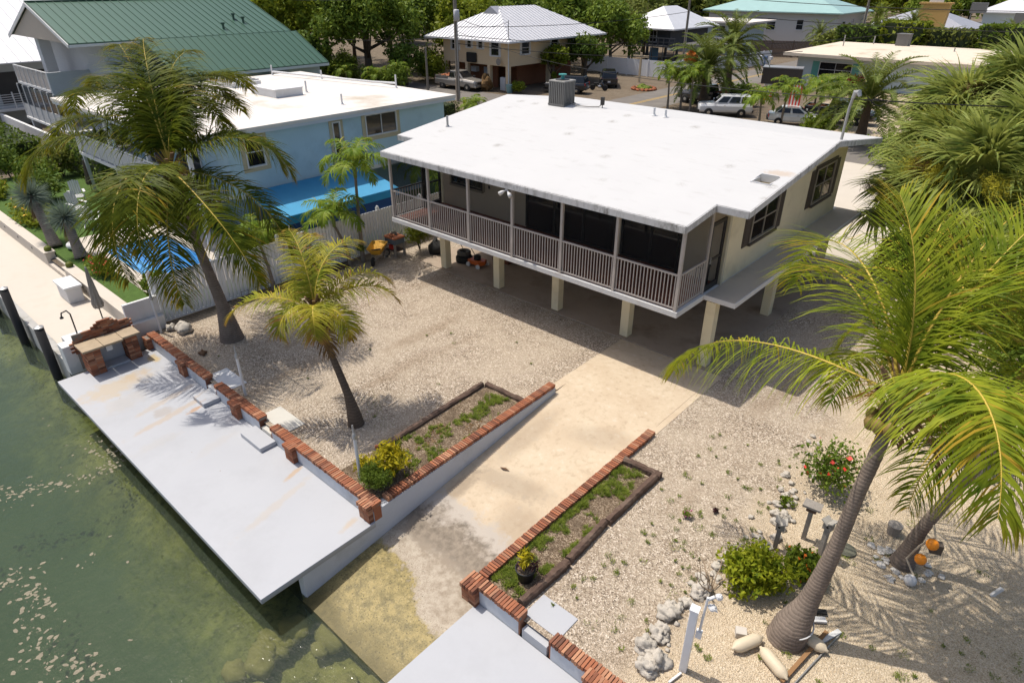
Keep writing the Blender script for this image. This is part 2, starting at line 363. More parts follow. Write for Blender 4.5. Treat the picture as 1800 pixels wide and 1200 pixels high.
def m_brick():
    t = NT('clay_brick'); v = t.pos(True); oi = t.n('ObjectInfo')
    c = t.ramp(oi.outputs['Random'], [(0,(.13,.058,.038)),(.25,(.26,.10,.058)),(.55,(.37,.14,.072)),(.8,(.30,.15,.095)),(1,(.47,.24,.14))])
    n = t.noise(v, 40, 4, .7); c = t.mix(t.math('MULTIPLY', t.mr(n, .5, .75), .45), c, (.12,.065,.045))
    n2 = t.noise(t.pos(), 2.2, 4, .6); c = t.mix(t.math('MULTIPLY', t.mr(n2, .55, .7), .4), c, (.14,.09,.07))
    t.base(c); t.set(rough=.9, spec=.2); t.bump(n, .4, .004); return t.m
def m_trunk(name, c1, c2, rings=9.0):
    t = NT(name); v = t.pos(True); n = t.noise(v, 3, 4, .6); x, y, z = t.sep(v)
    n4 = t.noise(v, 1.3, 3, .6); ph = t.math('ADD', t.math('MULTIPLY', z, rings), t.math('ADD', t.math('MULTIPLY', n, 1.1), t.math('MULTIPLY', n4, 2.2)))
    w = t.math('SINE', t.math('MULTIPLY', ph, 6.283))
    c = t.mix(t.mr(w, -1.0, -.3), mul(c1, .72), c1); c = t.mix(t.mr(n, .4, .65), c, t.mix(t.mr(w, -1.0, -.3), mul(c2, .7), c2))
    fib = t.noise(v, 22, 3, .7, (1,1,.25)); c = t.mix(t.math('MULTIPLY', t.mr(fib, .5, .7), .4), c, mul(c1, .4))
    t.base(c); t.set(rough=.95, spec=.15); t.bump(t.math('ADD', t.math('MULTIPLY', w, .28), t.math('MULTIPLY', fib, 1.0)), .5, .014); return t.m
def m_screen():
    t = NT('insect_screen'); t.base((.012,.012,.013)); t.set(rough=.6, spec=.2)
    tr = t.n('BsdfTransparent'); mx = t.n('MixShader'); mx.inputs[0].default_value = .16
    t.l(tr.outputs[0], mx.inputs[1]); t.l(t.b.outputs[0], mx.inputs[2]); t.l(mx.outputs[0], t.out.inputs[0]); return t.m
def m_seam(name, col, sc, axis, dirt=None):
    t = NT(name); p = t.pos(); n = t.noise(p, .8, 5, .6); n2 = t.noise(p, 6, 4, .6)
    c = t.mix(n, mul(col,.88), mul(col,1.1))
    if dirt: c = t.mix(t.math('MULTIPLY', t.mr(n2, .5, .75), .4), c, dirt)
    t.base(c); t.set(rough=.38, metal=.15, spec=.5); return t.m

G_GROUND = m_ground(); G_RAMP = m_ramp(); G_DOCK = m_dock(); G_ROOF = m_roof(); G_FASC = m_fascia()
G_WATER = m_water(); G_BED = m_seabed(); G_BRICK = m_brick(); G_SCREEN = m_screen()
T_COCO = m_trunk('coconut_trunk', (.24,.19,.155), (.18,.145,.12), 15.0); T_DARK = m_trunk('palm_trunk_brown', (.15,.11,.08), (.115,.085,.065), 12.0)
T_GREY = m_trunk('grey_palm_trunk', (.26,.22,.18), (.2,.17,.14), 14.0); T_BARK = mat('tree_bark', (.12,.09,.065), .95, .35, 4, .6, 14)
CREAM = mat('cream_stucco', (.74,.655,.46), .9, .07, 1.5, .25, 60, spec=.2, dirt=(.35,.28,.18), damt=.3)
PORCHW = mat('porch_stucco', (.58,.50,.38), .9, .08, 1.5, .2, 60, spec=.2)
TAUPE = mat('taupe_paint', (.43,.39,.36), .6, .1, 3, .05, 40, dirt=(.25,.2,.17), damt=.4)
WHITEP = mat('white_paint', (.62,.62,.625), .6, .06, 2, dirt=(.42,.40,.36), damt=.3)
STUCW = mat('grey_white_stucco', (.50,.52,.56), .85, .10, 2, .25, 50, spec=.2, dirt=(.33,.33,.33), damt=.5)
VINYL = mat('white_vinyl', (.72,.735,.76), .45, .05, 1, dirt=(.42,.41,.38), damt=.35)
CONC = mat('garage_concrete', (.34,.275,.215), .9, .22, .8, .15, 30, spec=.2, dirt=(.13,.095,.07), damt=.6, dscale=.7)
CATW = mat('catwalk_concrete', (.50,.435,.345), .9, .12, 1.2, .1, 40, dirt=(.25,.21,.17), damt=.5)
GLASS = mat('dark_glass', (.012,.013,.015), .06, .2, 1, spec=.6); BROWN = mat('brown_shutter', (.085,.066,.052), .6, .2, 5)
DKFRAME = mat('dark_bronze', (.025,.023,.022), .5, .15, 5); BLACK = mat('black_rubber', (.014,.014,.014), .85, .2, 8)
WOOD = mat('weathered_timber', (.10,.062,.045), .95, .5, 6, .7, 18, dirt=(.22,.17,.13), damt=.5, dscale=3); TILE = mat('terracotta_floor', (.22,.075,.045), .7, .25, 4)
GREYWOOD = mat('grey_wood', (.26,.235,.21), .9, .3, 8, .4, 25); METAL = mat('galvanised', (.36,.36,.36), .45, .15, 6, metal=.6); ACGREY = mat('ac_grey', (.17,.165,.155), .55, .15, 5, metal=.2)
ASPH = mat('asphalt', (.17,.155,.14), .95, .2, .6, .3, 60, spec=.2, dirt=(.25,.22,.19), damt=.5, dscale=.3); GRASS = mat('lawn', (.065,.115,.025), .95, .35, 5, .6, 60, spec=.2)
PATIO = mat('travertine', (.53,.475,.41), .8, .08, 1.2, .1, 20, dirt=(.42,.36,.29), damt=.4); COPINGW = mat('cream_wall', (.55,.50,.435), .85, .06, 2)
BLUEW = mat('pale_blue_stucco', (.43,.585,.67), .85, .09, .8, .3, 40, spec=.2, dirt=(.27,.38,.45), damt=.5, dscale=.6); BLUEA = mat('blue_awning', (.05,.27,.47), .8, .18, 1.2, .25, 5, dirt=(.06,.26,.45), damt=.6, dscale=1.5); BLUEA2 = mat('blue_curtain', (.008,.045,.19), .8, .15, 2)
POOL = mat('pool_blue', (.05,.22,.55), .08, .25, 1.5, .2, 4, spec=.7); BUFF = mat('buff_trim', (.46,.40,.27), .8, .06, 2)
ROOFB = m_flatroof('neighbour_roof', (.60,.56,.52), (.66,.62,.58), (.36,.30,.22), .22); ROOFR = m_flatroof('cream_roof', (.58,.50,.40), (.64,.56,.46), (.34,.25,.16), .25)
GREENR = m_seam('green_metal_roof', (.040,.105,.068), 2, 0); TEALR = m_seam('teal_metal_roof', (.33,.50,.47), 2, 0); WHITER = m_seam('white_metal_roof', (.66,.66,.68), 2, 0, (.4,.4,.42)); GREYR = m_seam('grey_metal_roof', (.37,.37,.40), 2, 0, (.25,.25,.27))
TAN = mat('tan_stucco', (.64,.50,.33), .9, .06, 1, .15, 40, spec=.2); RUSTW = mat('rust_wall', (.22,.085,.04), .85, .15, 2); YELW = mat('ochre_chimney', (.50,.31,.10), .9, .08, 2); FARW = mat('far_white_wall', (.55,.53,.51), .85, .05, 1); FARB = mat('far_pale_blue_wall', (.45,.53,.56), .85, .05, 1)
DARKW = mat('dark_house_wall', (.045,.05,.06), .8, .2, 2); TEALS = mat('teal_shutter', (.11,.33,.29), .6, .1, 4); ROCK = mat('coral_rock', (.46,.42,.365), .95, .35, 4, 1.0, 16, dirt=(.10,.085,.07), damt=.85, dscale=7)

def m_soil():
    t = NT('planting_soil'); p = t.pos(); n1 = t.noise(p, 2.2, 5, .65); n2 = t.noise(p, 14, 4, .7); v = t.vor(p, 46); r = t.sep(v.outputs['Color'])[0]
    c = t.ramp(r, [(0,(.07,.045,.028)),(.5,(.22,.16,.105)),(1,(.46,.37,.27))]); c = t.mix(t.math('MULTIPLY', t.mr(n1, .42, .62), .75), c, t.mix(n2, (.06,.04,.026), (.17,.125,.085)))
    t.base(c); t.set(rough=.97, spec=.15); t.bump(t.math('ADD', v.outputs['Distance'], n2), .8, .03); return t.m
SOIL = m_soil(); FOAM = mat('float_foam', (.22,.195,.14), .9, .35, 6); YELLOW = mat('wheelbarrow_yellow', (.68,.36,.03), .5, .12, 5, dirt=(.3,.2,.1), damt=.3)
RUST = mat('rusty_top', (.33,.115,.05), .9, .35, 9, .4, 30); ORANGE = mat('orange_buoy', (.85,.27,.01), .5, .08, 4); RED = mat('red_paint', (.55,.03,.02), .5, .1, 4); CREAMF = mat('fender_vinyl', (.58,.49,.36), .6, .08, 4); TIRE = mat('tyre', (.02,.02,.02), .9, .2, 6)
CHROME = mat('chrome', (.5,.5,.5), .25, .1, 5, metal=.9); SILVER = mat('silver_paint', (.33,.31,.285), .3, .06, 1, metal=.4, coat=.5); BLKPAINT = mat('black_paint', (.012,.013,.016), .18, .1, 1, coat=.6); WHTPAINT = mat('white_car_paint', (.66,.66,.66), .25, .04, 1, coat=.5)
DEBRIS = mat('brown_debris', (.16,.09,.05), .95, .4, 8)

# ------------------------------------------------------------------ the setting
RX0, RX1 = -9.73, -6.66
def rampz(y): return 0.012 if y > 13.2 else 0.012-0.125*(13.2-y)
struct('ground', MB().grid([-1500,-260,-60,-22.75,-9.95,-6.47,10,60,900], [6.24,6.25,13.0,16.75,33,60,120,300,1600], lambda x,y: 0.0, 0.0,
    hole=lambda x,y: (-9.95<x<-6.47 and y<16.75)), G_GROUND)
ys = [4.1+i*(16.74-4.1)/30 for i in range(31)]
struct('boat_ramp', MB().grid([RX0-.03,-8.9,-8.1,-7.4,RX1+.03], ys, lambda x,y: rampz(y), .25), G_RAMP, smooth=False)
struct('driveway_edge', MB().grid([-10.05,RX0-.035], [12.85,16.74], lambda x,y: .008, .1), G_RAMP)
struct('driveway_border', MB().grid([RX1+.035,-6.45], [12.95,16.74], lambda x,y: .008, .1), G_RAMP)
struct('garage_slab', MB().grid([-20.35,-17,-13.5,-10,-6.75], [16.76,20,24,28.6], lambda x,y: .03, .2), CONC, bev=.01)
struct('rear_driveway', MB().grid([-13,-7,-5.4], [28.65,34,47], lambda x,y: .02, .1), mat('pale_concrete', (.50,.45,.38), .9, .08, .7, .1, 30))
struct('seabed', MB().grid([-150,-60]+[-40+1.2*i for i in range(42)]+[12,40,120], [-120,-40,-15]+[-8+.9*i for i in range(17)],
    lambda x,y: -2.0-.32*max(0,3.4-y)**.8+.16*math.sin(x*1.3+y*.7)+.12*math.sin(x*.6-y*1.9)-(.3 if y<-10 else 0)+(.62*max(0,1-abs(x+7.8)/2.6)*max(0,min(1,(y-.8)/2.2))), 0), G_BED, smooth=True)
struct('water', MB().box(-300,150,-200,6.0,-5.6,-1.16), G_WATER)
# street and cross street behind the houses
st = MB().grid([-200,-38.3,-32.4,160], [46.5,47,52.6,53,260], lambda x,y: .012, 0, hole=lambda x,y: not (46.9<y<52.7 or (-38.4<x<-32.3 and y>47)))
struct('street', st, ASPH)
for x0 in (-35.65,-35.35): struct('lane_marking', MB().grid([x0,x0+.12], [54,160], lambda x,y: .016, 0), mat('yellow_line', (.45,.29,.06), .9, .3, 2))
# neighbour's lawn, patio and planting ground
struct('lawn', MB().grid([-48,-36.2,-33.4,-24.1,-22.85], [6.5,7.5,12.3,14,30], lambda x,y: .25, .3, hole=lambda x,y: (-33.4<x<-24.1 and 7.5<y<12.3)), GRASS)
struct('patio', MB().grid([-70,-50,-36,-22.85], [4.05,5,6.12], lambda x,y: -.3, .5), PATIO)
# ------------------------------------------------------------------ building helpers
def inst(name, me, parent, loc, rz=0.0, scale=None, rx=0.0, ry=0.0):
    o = bpy.data.objects.new(name, me); COL.objects.link(o)
    if parent is not None: o.parent = parent; loc = Vector(loc)-rootloc(parent)
    o.location = loc; o.rotation_euler = (rx,ry,rz)
    if scale is not None: o.scale = scale
    return o
def mk(name, mb, mats, smooth=False):
    me = bpy.data.meshes.new(name); me.from_pydata(mb.v, [], mb.f)
    if not isinstance(mats,(list,tuple)): mats = [mats]
    for m in mats: me.materials.append(m)
    if len(mats) > 1: me.polygons.foreach_set('material_index', np.array(mb.m, dtype=np.int32))
    if smooth: me.polygons.foreach_set('use_smooth', np.ones(len(me.polygons), dtype=bool))
    me.update(); return me
def pb(mb, ax, n0, n1, u0, u1, z0, z1, mi=0):
    n0, n1 = min(n0,n1), max(n0,n1)
    return mb.box(n0,n1,u0,u1,z0,z1,mi) if ax == 'x' else mb.box(u0,u1,n0,n1,z0,z1,mi)
def window(root, ax, w, out, u0, u1, z0, z1, nu=2, nz=2, fm=None, gm=None, fw_=.06, sill=True, shut=None, trim=None, trimw=.12, rt=.03):
    """a window as a part: frame > pane, sill, shutter"""
    fm = fm or WHITEP; gm = gm or GLASS
    f = MB()
    pb(f,ax,w,w+out*.06,u0,u0+fw_,z0,z1); pb(f,ax,w,w+out*.06,u1-fw_,u1,z0,z1)
    pb(f,ax,w,w+out*.06,u0+fw_,u1-fw_,z0,z0+fw_); pb(f,ax,w,w+out*.06,u0+fw_,u1-fw_,z1-fw_,z1)
    du = (u1-u0-2*fw_)/nu; dz = (z1-z0-2*fw_)/nz
    for i in range(1,nu): pb(f,ax,w,w+out*.045,u0+fw_+i*du-.02,u0+fw_+i*du+.02,z0+fw_,z1-fw_)
    for j in range(1,nz):
        for i in range(nu): pb(f,ax,w,w+out*.04,u0+fw_+i*du+(.02 if i else 0),u0+fw_+(i+1)*du-(.02 if i<nu-1 else 0),z0+fw_+j*dz-.02,z0+fw_+j*dz+.02)
    o = part('window', f, fm, root)
    for i in range(nu):
        for j in range(nz):
            a = u0+fw_+i*du+.021; b = u0+fw_+(i+1)*du-.021; c = z0+fw_+j*dz+.021; d = z0+fw_+(j+1)*dz-.021
            part('pane', pb(MB(),ax,w+out*.004,w+out*.018,a,b,c,d), gm, o)
    if sill: part('sill', pb(MB(),ax,w,w+out*.11,u0-.06,u1+.06,z0-.075,z0-.003), trim or fm, o)
    if trim:
        f = MB(); pb(f,ax,w,w+out*rt,u0-trimw,u0-.003,z0-trimw*(.2 if sill else 1),z1+trimw); pb(f,ax,w,w+out*rt,u1+.003,u1+trimw,z0-trimw*(.2 if sill else 1),z1+trimw); pb(f,ax,w,w+out*rt,u0,u1,z1+.003,z1+trimw)
        if not sill: pb(f,ax,w,w+out*rt,u0,u1,z0-trimw,z0-.003)
        part('trim', f, trim, o)
    if shut:
        for a, b in ((u0-shut[0]-.01,u0-.01),(u1+.01,u1+shut[0]+.01)):
            s_ = MB(); pb(s_,ax,w,w+out*.03,a,b,z0-.05,z1)
            k = int((z1-z0)/.09)
            for j in range(k): pb(s_,ax,w+out*.03,w+out*.045,a+.05,b-.05,z0+.0+j*.09,z0+.06+j*.09)
            part('shutter', s_, shut[1], o)
    return o

# ------------------------------------------------------------------ the elevated house
H = thing('elevated_house', 'cream house on square columns with white gable roof and long railed porch', 'house', (-13.75,21.5,0))
ZF = 2.40
for y0 in (16.9,21.6,26.6):
    for x1 in (-18.85,-15.84,-12.94,-9.97,-7.08):
        part('column', MB().box(x1-.31,x1,y0,y0+.31,.03,2.222), CREAM, H, bev=.015)
part('floor_slab', MB().box(-20.05,-7.475,15.25,28.3,2.225,ZF), [mat('slab_edge_paint', (.60,.60,.60), .8, .1, 3, .1, 30, dirt=(.40,.28,.2), damt=.35, dscale=2)], H, bev=.012)
part('porch_floor', MB().box(-19.95,-7.6,15.36,17.88,ZF+.002,ZF+.02), TILE, H)
part('catwalk', MB().box(-7.47,-6.52,16.87,28.3,2.27,ZF), CATW, H, bev=.01)
ce = MB(); ce.box(-6.517,-6.49,16.84,28.3,2.265,2.425); ce.box(-7.47,-6.52,16.842,16.867,2.265,2.41)
part('catwalk_edge', ce, WHITEP, H)
# roof
RY0, RYR, RYB = 15.15, 23.3, 28.6
def rz(y): return 4.95+.125*(y-RY0) if y <= RYR else 4.95+.125*(RYR-RY0)-.135*(y-RYR)
HX0, HX1, HY0, HY1 = -7.45, -6.86, 18.72, 19.45
def rhole(x,y): return (y < 16.8 and not (-20.22 < x < -7.5)) or (HX0 < x < HX1 and HY0 < y < HY1)
rx = [-21.2,-20.22,-17,-14,-11,HX0-.05,HX0,HX1,-6.55]; rx = [-21.2,-20.22,-17,-14,-11,-7.5,HX0,HX1,-6.55]
part('roof', MB().grid(rx, [RY0,16.8,HY0,HY1,21.4,RYR,26,RYB], lambda x,y: rz(y), .06, hole=rhole), G_ROOF, H)
fas = MB()
def fbar(x0,y0,x1,y1):
    fas.extr([(x0,y0,rz(y0)-.20),(x1,y1,rz(y1)-.20),(x1,y1,rz(y1)-.012),(x0,y0,rz(y0)-.012)], (.028,0,0) if x0 == x1 else (0,.028,0))
fbar(-20.22,RY0-.03,-7.5,RY0-.03); fbar(-7.498,RY0,-7.498,16.77); fbar(-20.25,RY0,-20.25,16.77); fbar(-7.47,16.768,-6.55,16.768); fbar(-21.2,16.768,-20.25,16.768)
for a, b in ((16.8,RYR),(RYR,RYB)): fbar(-6.548,a,-6.548,b); fbar(-21.23,a,-21.23,b)
fbar(-21.2,RYB,-6.55,RYB)
part('fascia', fas, G_FASC, H)
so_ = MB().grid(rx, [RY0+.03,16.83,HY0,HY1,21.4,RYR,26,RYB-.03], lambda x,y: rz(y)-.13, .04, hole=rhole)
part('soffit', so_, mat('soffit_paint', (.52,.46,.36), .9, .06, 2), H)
cu = MB()
for a in ((HX0-.002,HX0+.03,HY0,HY1),(HX1-.03,HX1,HY0,HY1),(HX0+.03,HX1-.03,HY0,HY0+.03),(HX0+.03,HX1-.03,HY1-.03,HY1)):
    cu.extr([(a[0],a[2],rz(a[2])-.2),(a[1],a[2],rz(a[2])-.2),(a[1],a[2],rz(a[2])+.035),(a[0],a[2],rz(a[2])+.035)], (0,a[3]-a[2],.0))
part('opening_floor', MB().box(HX0-.03,HX1+.1,HY0-.05,HY1+.3,5.12,5.15), mat('tan_opening',(.36,.29,.15),.9,.2,3), H)
part('roof_opening_curb', cu, WHITEP, H, label='square opening through the roof overhang')
# walls
for x0, x1, nm in ((-7.64,-7.49,'side_wall'),(-20.01,-19.86,'side_wall')):
    pts = [(x0,17.9,ZF),(x0,27.9,ZF),(x0,27.9,rz(27.9)-.17),(x0,RYR,rz(RYR)-.17),(x0,17.9,rz(17.9)-.17)]
    part(nm, MB().extr(pts, (x1-x0,0,0)), CREAM, H)
part('front_wall', MB().box(-19.85,-7.65,17.9,18.05,ZF,rz(17.9)-.18), PORCHW, H)
part('back_wall', MB().box(-19.85,-7.65,27.75,27.9,ZF,rz(27.9)-.2), CREAM, H)
part('corner_trim', MB().box(-7.487,-7.45,17.82,17.95,ZF,5.08), mat('cream_trim', (.50,.45,.33), .85, .05), H)
window(H,'x',-7.488,1,19.5,21.5,3.28,4.55,2,2,mat('bronze_frame',(.30,.255,.20),.6,.1),shut=(.46,BROWN),trim=BROWN)
window(H,'x',-7.488,1,24.75,26.75,3.28,4.62,2,2,MATS['bronze_frame'],shut=(.46,BROWN),trim=BROWN)
window(H,'y',17.898,-1,-19.32,-17.6,3.35,4.5,2,1,DKFRAME,trim=mat('porch_trim',(.30,.26,.19),.9,.05))
def slider(x0,x1,n):
    f = MB(); dx = (x1-x0)/n
    f.box(x0,x1,17.84,17.897,4.52,4.62); f.box(x0,x1,17.84,17.897,ZF+.021,ZF+.08)
    for i in range(n+1): f.box(x0+i*dx-.035,x0+i*dx+.035,17.835,17.897,ZF+.081,4.519)
    o = part('sliding_door', f, DKFRAME, H)
    for i in range(n): part('pane', MB().box(x0+i*dx+.037,x0+(i+1)*dx-.037,17.865,17.88,ZF+.082,4.518), GLASS, o)
    for i in range(n):
        bl = MB()
        for j in range(9):
            if R.random() < .8: bl.box(x0+i*dx+.1+j*dx/11,x0+i*dx+.16+j*dx/11,17.882,17.886,3.0 if i%2 else 3.5,4.5)
        part('blind', bl, mat('grey_blind',(.10,.10,.10),.8,.2), o)
slider(-15.3,-11.4,3); slider(-11.1,-8.9,2)
# porch posts, rails, balusters, screens
PX = [-19.95,-17.82,-15.77,-13.73,-11.68,-9.67,-7.575]; PY = 15.31
balm = mk('baluster', MB().box(-.013,.013,-.013,.013,0,.9), TAUPE)
def railing(ax, a, b, w, n, mat_=TAUPE, h=1.1):
    t_ = MB(); b_ = MB()
    pb(t_,ax,w-.03,w+.03,a,b,ZF+h-.045,ZF+h); pb(b_,ax,w-.02,w+.02,a,b,ZF+.06,ZF+.1)
    part('top_rail', t_, mat_, H); part('bottom_rail', b_, mat_, H)
    for i in range(n):
        u = a+(i+.5)*(b-a)/n
        inst('baluster', balm, H, (w,u,ZF+.1) if ax == 'x' else (u,w,ZF+.1), scale=(1,1,(h-.145)/.9))
for i, x in enumerate(PX):
    part('post', MB().box(x-.045,x+.045,PY-.045,PY+.045,ZF,4.80), TAUPE, H, bev=.006)
    if i < 6:
        railing('y', x+.046, PX[i+1]-.046, PY, 18)
        part('screen', MB().box(x+.047,PX[i+1]-.047,PY+.05,PY+.053,ZF+.1,4.78), G_SCREEN, H)
for x, dk in ((-7.575,TAUPE),(-19.95,DKFRAME)):
    railing('x', PY+.047, 16.83, x, 11, dk)
    part('screen', MB().box(x-.002,x+.001,PY+.047,16.83,ZF+1.1,4.9), G_SCREEN, H)
    part('post', MB().box(x-.04,x+.04,16.832,16.91,ZF,5.02), TAUPE if x > -10 else DKFRAME, H)
    d = MB(); d.box(x-.03,x+.03,16.912,17.0,ZF+.02,4.55); d.box(x-.03,x+.03,17.72,17.815,ZF+.02,4.55); d.box(x-.03,x+.03,17.0,17.72,4.45,4.55); d.box(x-.03,x+.03,17.0,17.72,ZF+.02,ZF+.2); d.box(x-.02,x+.02,17.0,17.72,3.35,3.42)
    o = part('screen_door', d, DKFRAME, H); part('mesh_panel', MB().box(x-.002,x+.002,17.0,17.72,ZF+.2,4.45), G_SCREEN, o)
    part('handle', MB().box(x+(.03 if x>-10 else -.06),x+(.06 if x>-10 else -.03),17.03,17.06,3.3,3.5), METAL, o)
part('house_outlet', MB().box(-17.28,-17.2,17.87,17.897,3.5,3.62), DKFRAME, H)
# flood lights under the eave
fl = thing('flood_light', 'twin white flood lamps under the porch eave', 'lamp', (-13.85,15.18,4.70))
part('mount', MB().lathe([(.05,0),(.05,.05)], (-13.85,15.18,4.70), 10), WHITEP, fl)
for s in (-1,1):
    b = MB(); a = Vector((-13.85,15.18,4.70)); d = Vector((s*.16,-.06,-.11)); b.tube([a, a+d*.5, a+d*1.0, a+d*1.5], [.02,.03,.065,.075], 10)
    part('lamp_head', b, WHITEP, fl, True)
# roof equipment
AX, AY = -17.85, 23.05; az_ = rz(AY)
ac = thing('air_conditioner', 'grey louvred air conditioner standing on the white roof', 'air conditioner', (AX,AY,az_))
part('pan', MB().box(AX-.42,AX+.42,AY-.42,AY+.42,az_-.03,az_+.05), ACGREY, ac); part('core', MB().box(AX-.36,AX+.36,AY-.36,AY+.36,az_+.05,az_+.9), mat('coil_dark',(.06,.058,.055),.7,.2), ac)
part('lid', MB().box(AX-.41,AX+.41,AY-.41,AY+.41,az_+.9,az_+.96), mat('ac_lid',(.27,.26,.24),.5,.1), ac, bev=.02)
part('fan_grille', MB().lathe([(.30,az_+.962),(.29,az_+.985),(.06,az_+.99),(.05,az_+.985)], (AX,AY,0), 20), DKFRAME, ac)
for i in range(4):
    for j in range(8):
        u = -.37+j*.098; a = (AX+u,AY-.39) if i == 0 else (AX+u,AY+.39) if i == 1 else (AX-.39,AY+u) if i == 2 else (AX+.39,AY+u)
        part('louvre', MB().obox((a[0],a[1],az_+.475), (.06,.03,.84) if i < 2 else (.03,.06,.84)), ACGREY, ac)
cap = MB().lathe([(.09,0),(.06,.12),(.05,.16)], (AX,AY,az_+.985), 10); cap.lathe([(.17,.16),(.17,.2)], (AX,AY,az_+.985), 12)
part('fan_motor_cap', cap, mat('teal_plastic',(.05,.28,.26),.5,.1), ac)
bx_ = solo('disconnect_box', MB().box(-15.98,-15.84,23.2,23.3,rz(23.2)+.12,rz(23.2)+.42).tube([(-15.91,23.25,rz(23.2)),(-15.91,23.25,rz(23.2)+.12)],.02,6), DKFRAME, 'small dark electrical box on a stub on the roof ridge', 'box', (-15.91,23.25,rz(23.2)))
solo('electrical_conduit', MB().tube([(-17.43,23.0,6.15),(-17.2,22.95,6.0),(-16.9,22.95,5.98),(-16.4,23.0,5.985),(-16.05,23.2,6.0),(-15.93,23.25,6.1)], .022, 6), ACGREY, 'grey conduit snaking from the air conditioner across the roof', 'conduit', (-17.43,23.0,6.15))
for x, y, h, lb in ((-20.1,18.5,.42,'grey vent pipe on the left side of the white roof'),(-13.45,23.2,.3,'left of two short vent pipes on the roof ridge'),(-12.95,23.2,.28,'right of two short vent pipes on the roof ridge')):
    solo('vent_pipe', MB().tube([(x,y,rz(y)-.02),(x,y,rz(y)+h)], .045, 10).lathe([(.09,rz(y)-.0),(.05,rz(y)+.06)],(x,y,0),10), METAL if x < -15 else WHITEP, lb, 'pipe', (x,y,rz(y)), 'roof vent pipes')
ms = thing('service_mast', 'white electrical service mast at the right end of the roof', 'mast', (-6.7,24.0,5.8))
part('mast_pipe', MB().tube([(-6.72,24.0,5.7),(-6.70,24.0,6.9),(-6.66,24.0,7.25)], .045, 10), METAL, ms); part('weather_head', MB().tube([(-6.66,24,7.2),(-6.62,24,7.38),(-6.52,23.97,7.4),(-6.44,23.93,7.28)], [.06,.09,.09,.05], 10), METAL, ms)
part('drip_loop', MB().tube([(-6.25,23.95,7.3),(-6.0,24.1,7.05),(-5.85,24.3,7.0),(-5.75,24.5,7.15),(-6.1,24.3,7.2)], .018, 6), BLACK, ms)

# ------------------------------------------------------------------ docks, brick walls, steps
def bricks_mesh(k):
    rr = random.Random(k); mb = MB(); mb.box(-.1,.1,-.027,.027,-.05,.05); b = .006
    v = []
    for x,y,z in mb.v: v.append((x+rr.uniform(-.004,.004), y+rr.uniform(-.003,.003), z+rr.uniform(-.004,.003)))
    mb.v = v; return mk('brick', mb, G_BRICK)
BR = [bricks_mesh(i) for i in range(6)]
def brick(parent, c, rz_=0.0, sc=(1,1,1), rx=0.0, ry=0.0): return inst('brick', R.choice(BR), parent, c, rz_+R.uniform(-.02,.02), sc, rx, ry)
MORT = mat('mortar', (.20,.175,.155), .95, .15, 10)
def coping(parent, x0, x1, yc, z, ax='x', ln=.26):
    n = max(1, round(abs(x1-x0)/.0715)); d = (x1-x0)/n
    for i in range(n):
        u = x0+(i+.5)*d; j = R.uniform(-.008,.008)
        if ax == 'x': brick(parent, (u, yc+j, z-.052+R.uniform(-.004,.004)), math.pi/2, (ln/.2,1,1))
        else: brick(parent, (yc+j, u, z-.052+R.uniform(-.004,.004)), 0, (ln/.2,1,1))
    mm = MB()
    if ax == 'x': mm.box(min(x0,x1)+.01,max(x0,x1)-.01,yc-ln/2+.02,yc+ln/2-.02,z-.105,z-.035)
    else: mm.box(yc-ln/2+.02,yc+ln/2-.02,min(x0,x1)+.01,max(x0,x1)-.01,z-.105,z-.035)
    part('mortar_bed', mm, MORT, parent)
def pillar(parent, x0, x1, y0, y1, zb, zt):
    part('mortar_core', MB().box(x0+.012,x1-.012,y0+.012,y1-.012,zb,zt-.01), MORT, parent)
    n = round((zt-zb)/.072); dz = (zt-zb)/n
    for j in range(n):
        z = zb+(j+.5)*dz; off = j%2
        for face in range(4):
            if face < 2:
                L = x1-x0; k = max(1, round(L/.2)); w = L/k; c = (y0 if face == 0 else y1)
                for i in range(k): brick(parent, (x0+(i+.5)*w, c+(.02 if face==0 else -.02), z), 0, (w/.2*.95,.04/.058,dz*.86/.1))
            else:
                L = y1-y0; k = max(1, round(L/.2)); w = L/k; c = (x0 if face == 2 else x1)
                for i in range(k): brick(parent, (c+(.02 if face==2 else -.02), y0+(i+.5)*w, z), math.pi/2, (w/.2*.95,.04/.058,dz*.86/.1))
ZD, ZC, ZL = -.30, .19, -.07
struct_d = thing('concrete_dock', 'long grey painted concrete dock with rust stains beside the canal', 'dock', (-15.75,4.7,-.3))
part('deck', MB().box(-21.83,-9.70,3.25,6.12,ZD-.14,ZD), G_DOCK, struct_d, bev=.012)
part('seawall', MB().box(-21.83,-10.0,4.35,6.1,-4.5,ZD-.143), mat('dark_seawall',(.10,.085,.05),.95,.4,3,.5,12), struct_d)
d2 = thing('concrete_dock', 'grey painted concrete dock at the bottom edge beyond the boat ramp', 'dock', (-2,4.7,-.3))
part('deck', MB().box(-6.42,6.0,3.25,6.12,ZD-.14,ZD), G_DOCK, d2, bev=.012); part('seawall', MB().box(-6.38,6.0,4.2,6.1,-4.5,ZD-.143), MATS['dark_seawall'], d2)
rw = thing('ramp_wall', 'pale stucco retaining wall with brick coping along the left of the boat ramp', 'wall', (-9.84,9.5,0))
part('stucco_wall', MB().extr([(-9.965,4.2,-3.2),(-9.965,12.75,-.4),(-9.965,12.75,.12),(-9.965,6.35,-.02),(-9.965,6.13,-.02),(-9.965,6.12,ZD-.145),(-9.965,4.2,ZD-.145)], (.235,0,0)), STUCW, rw)
nn = 88
for i in range(nn):
    y = 6.55+(12.75-6.55)*(i+.5)/nn; z = .055+(y-6.5)/6.2*.15
    brick(rw, (-9.85+R.uniform(-.006,.006), y, z), 0, (1.15,1,1))
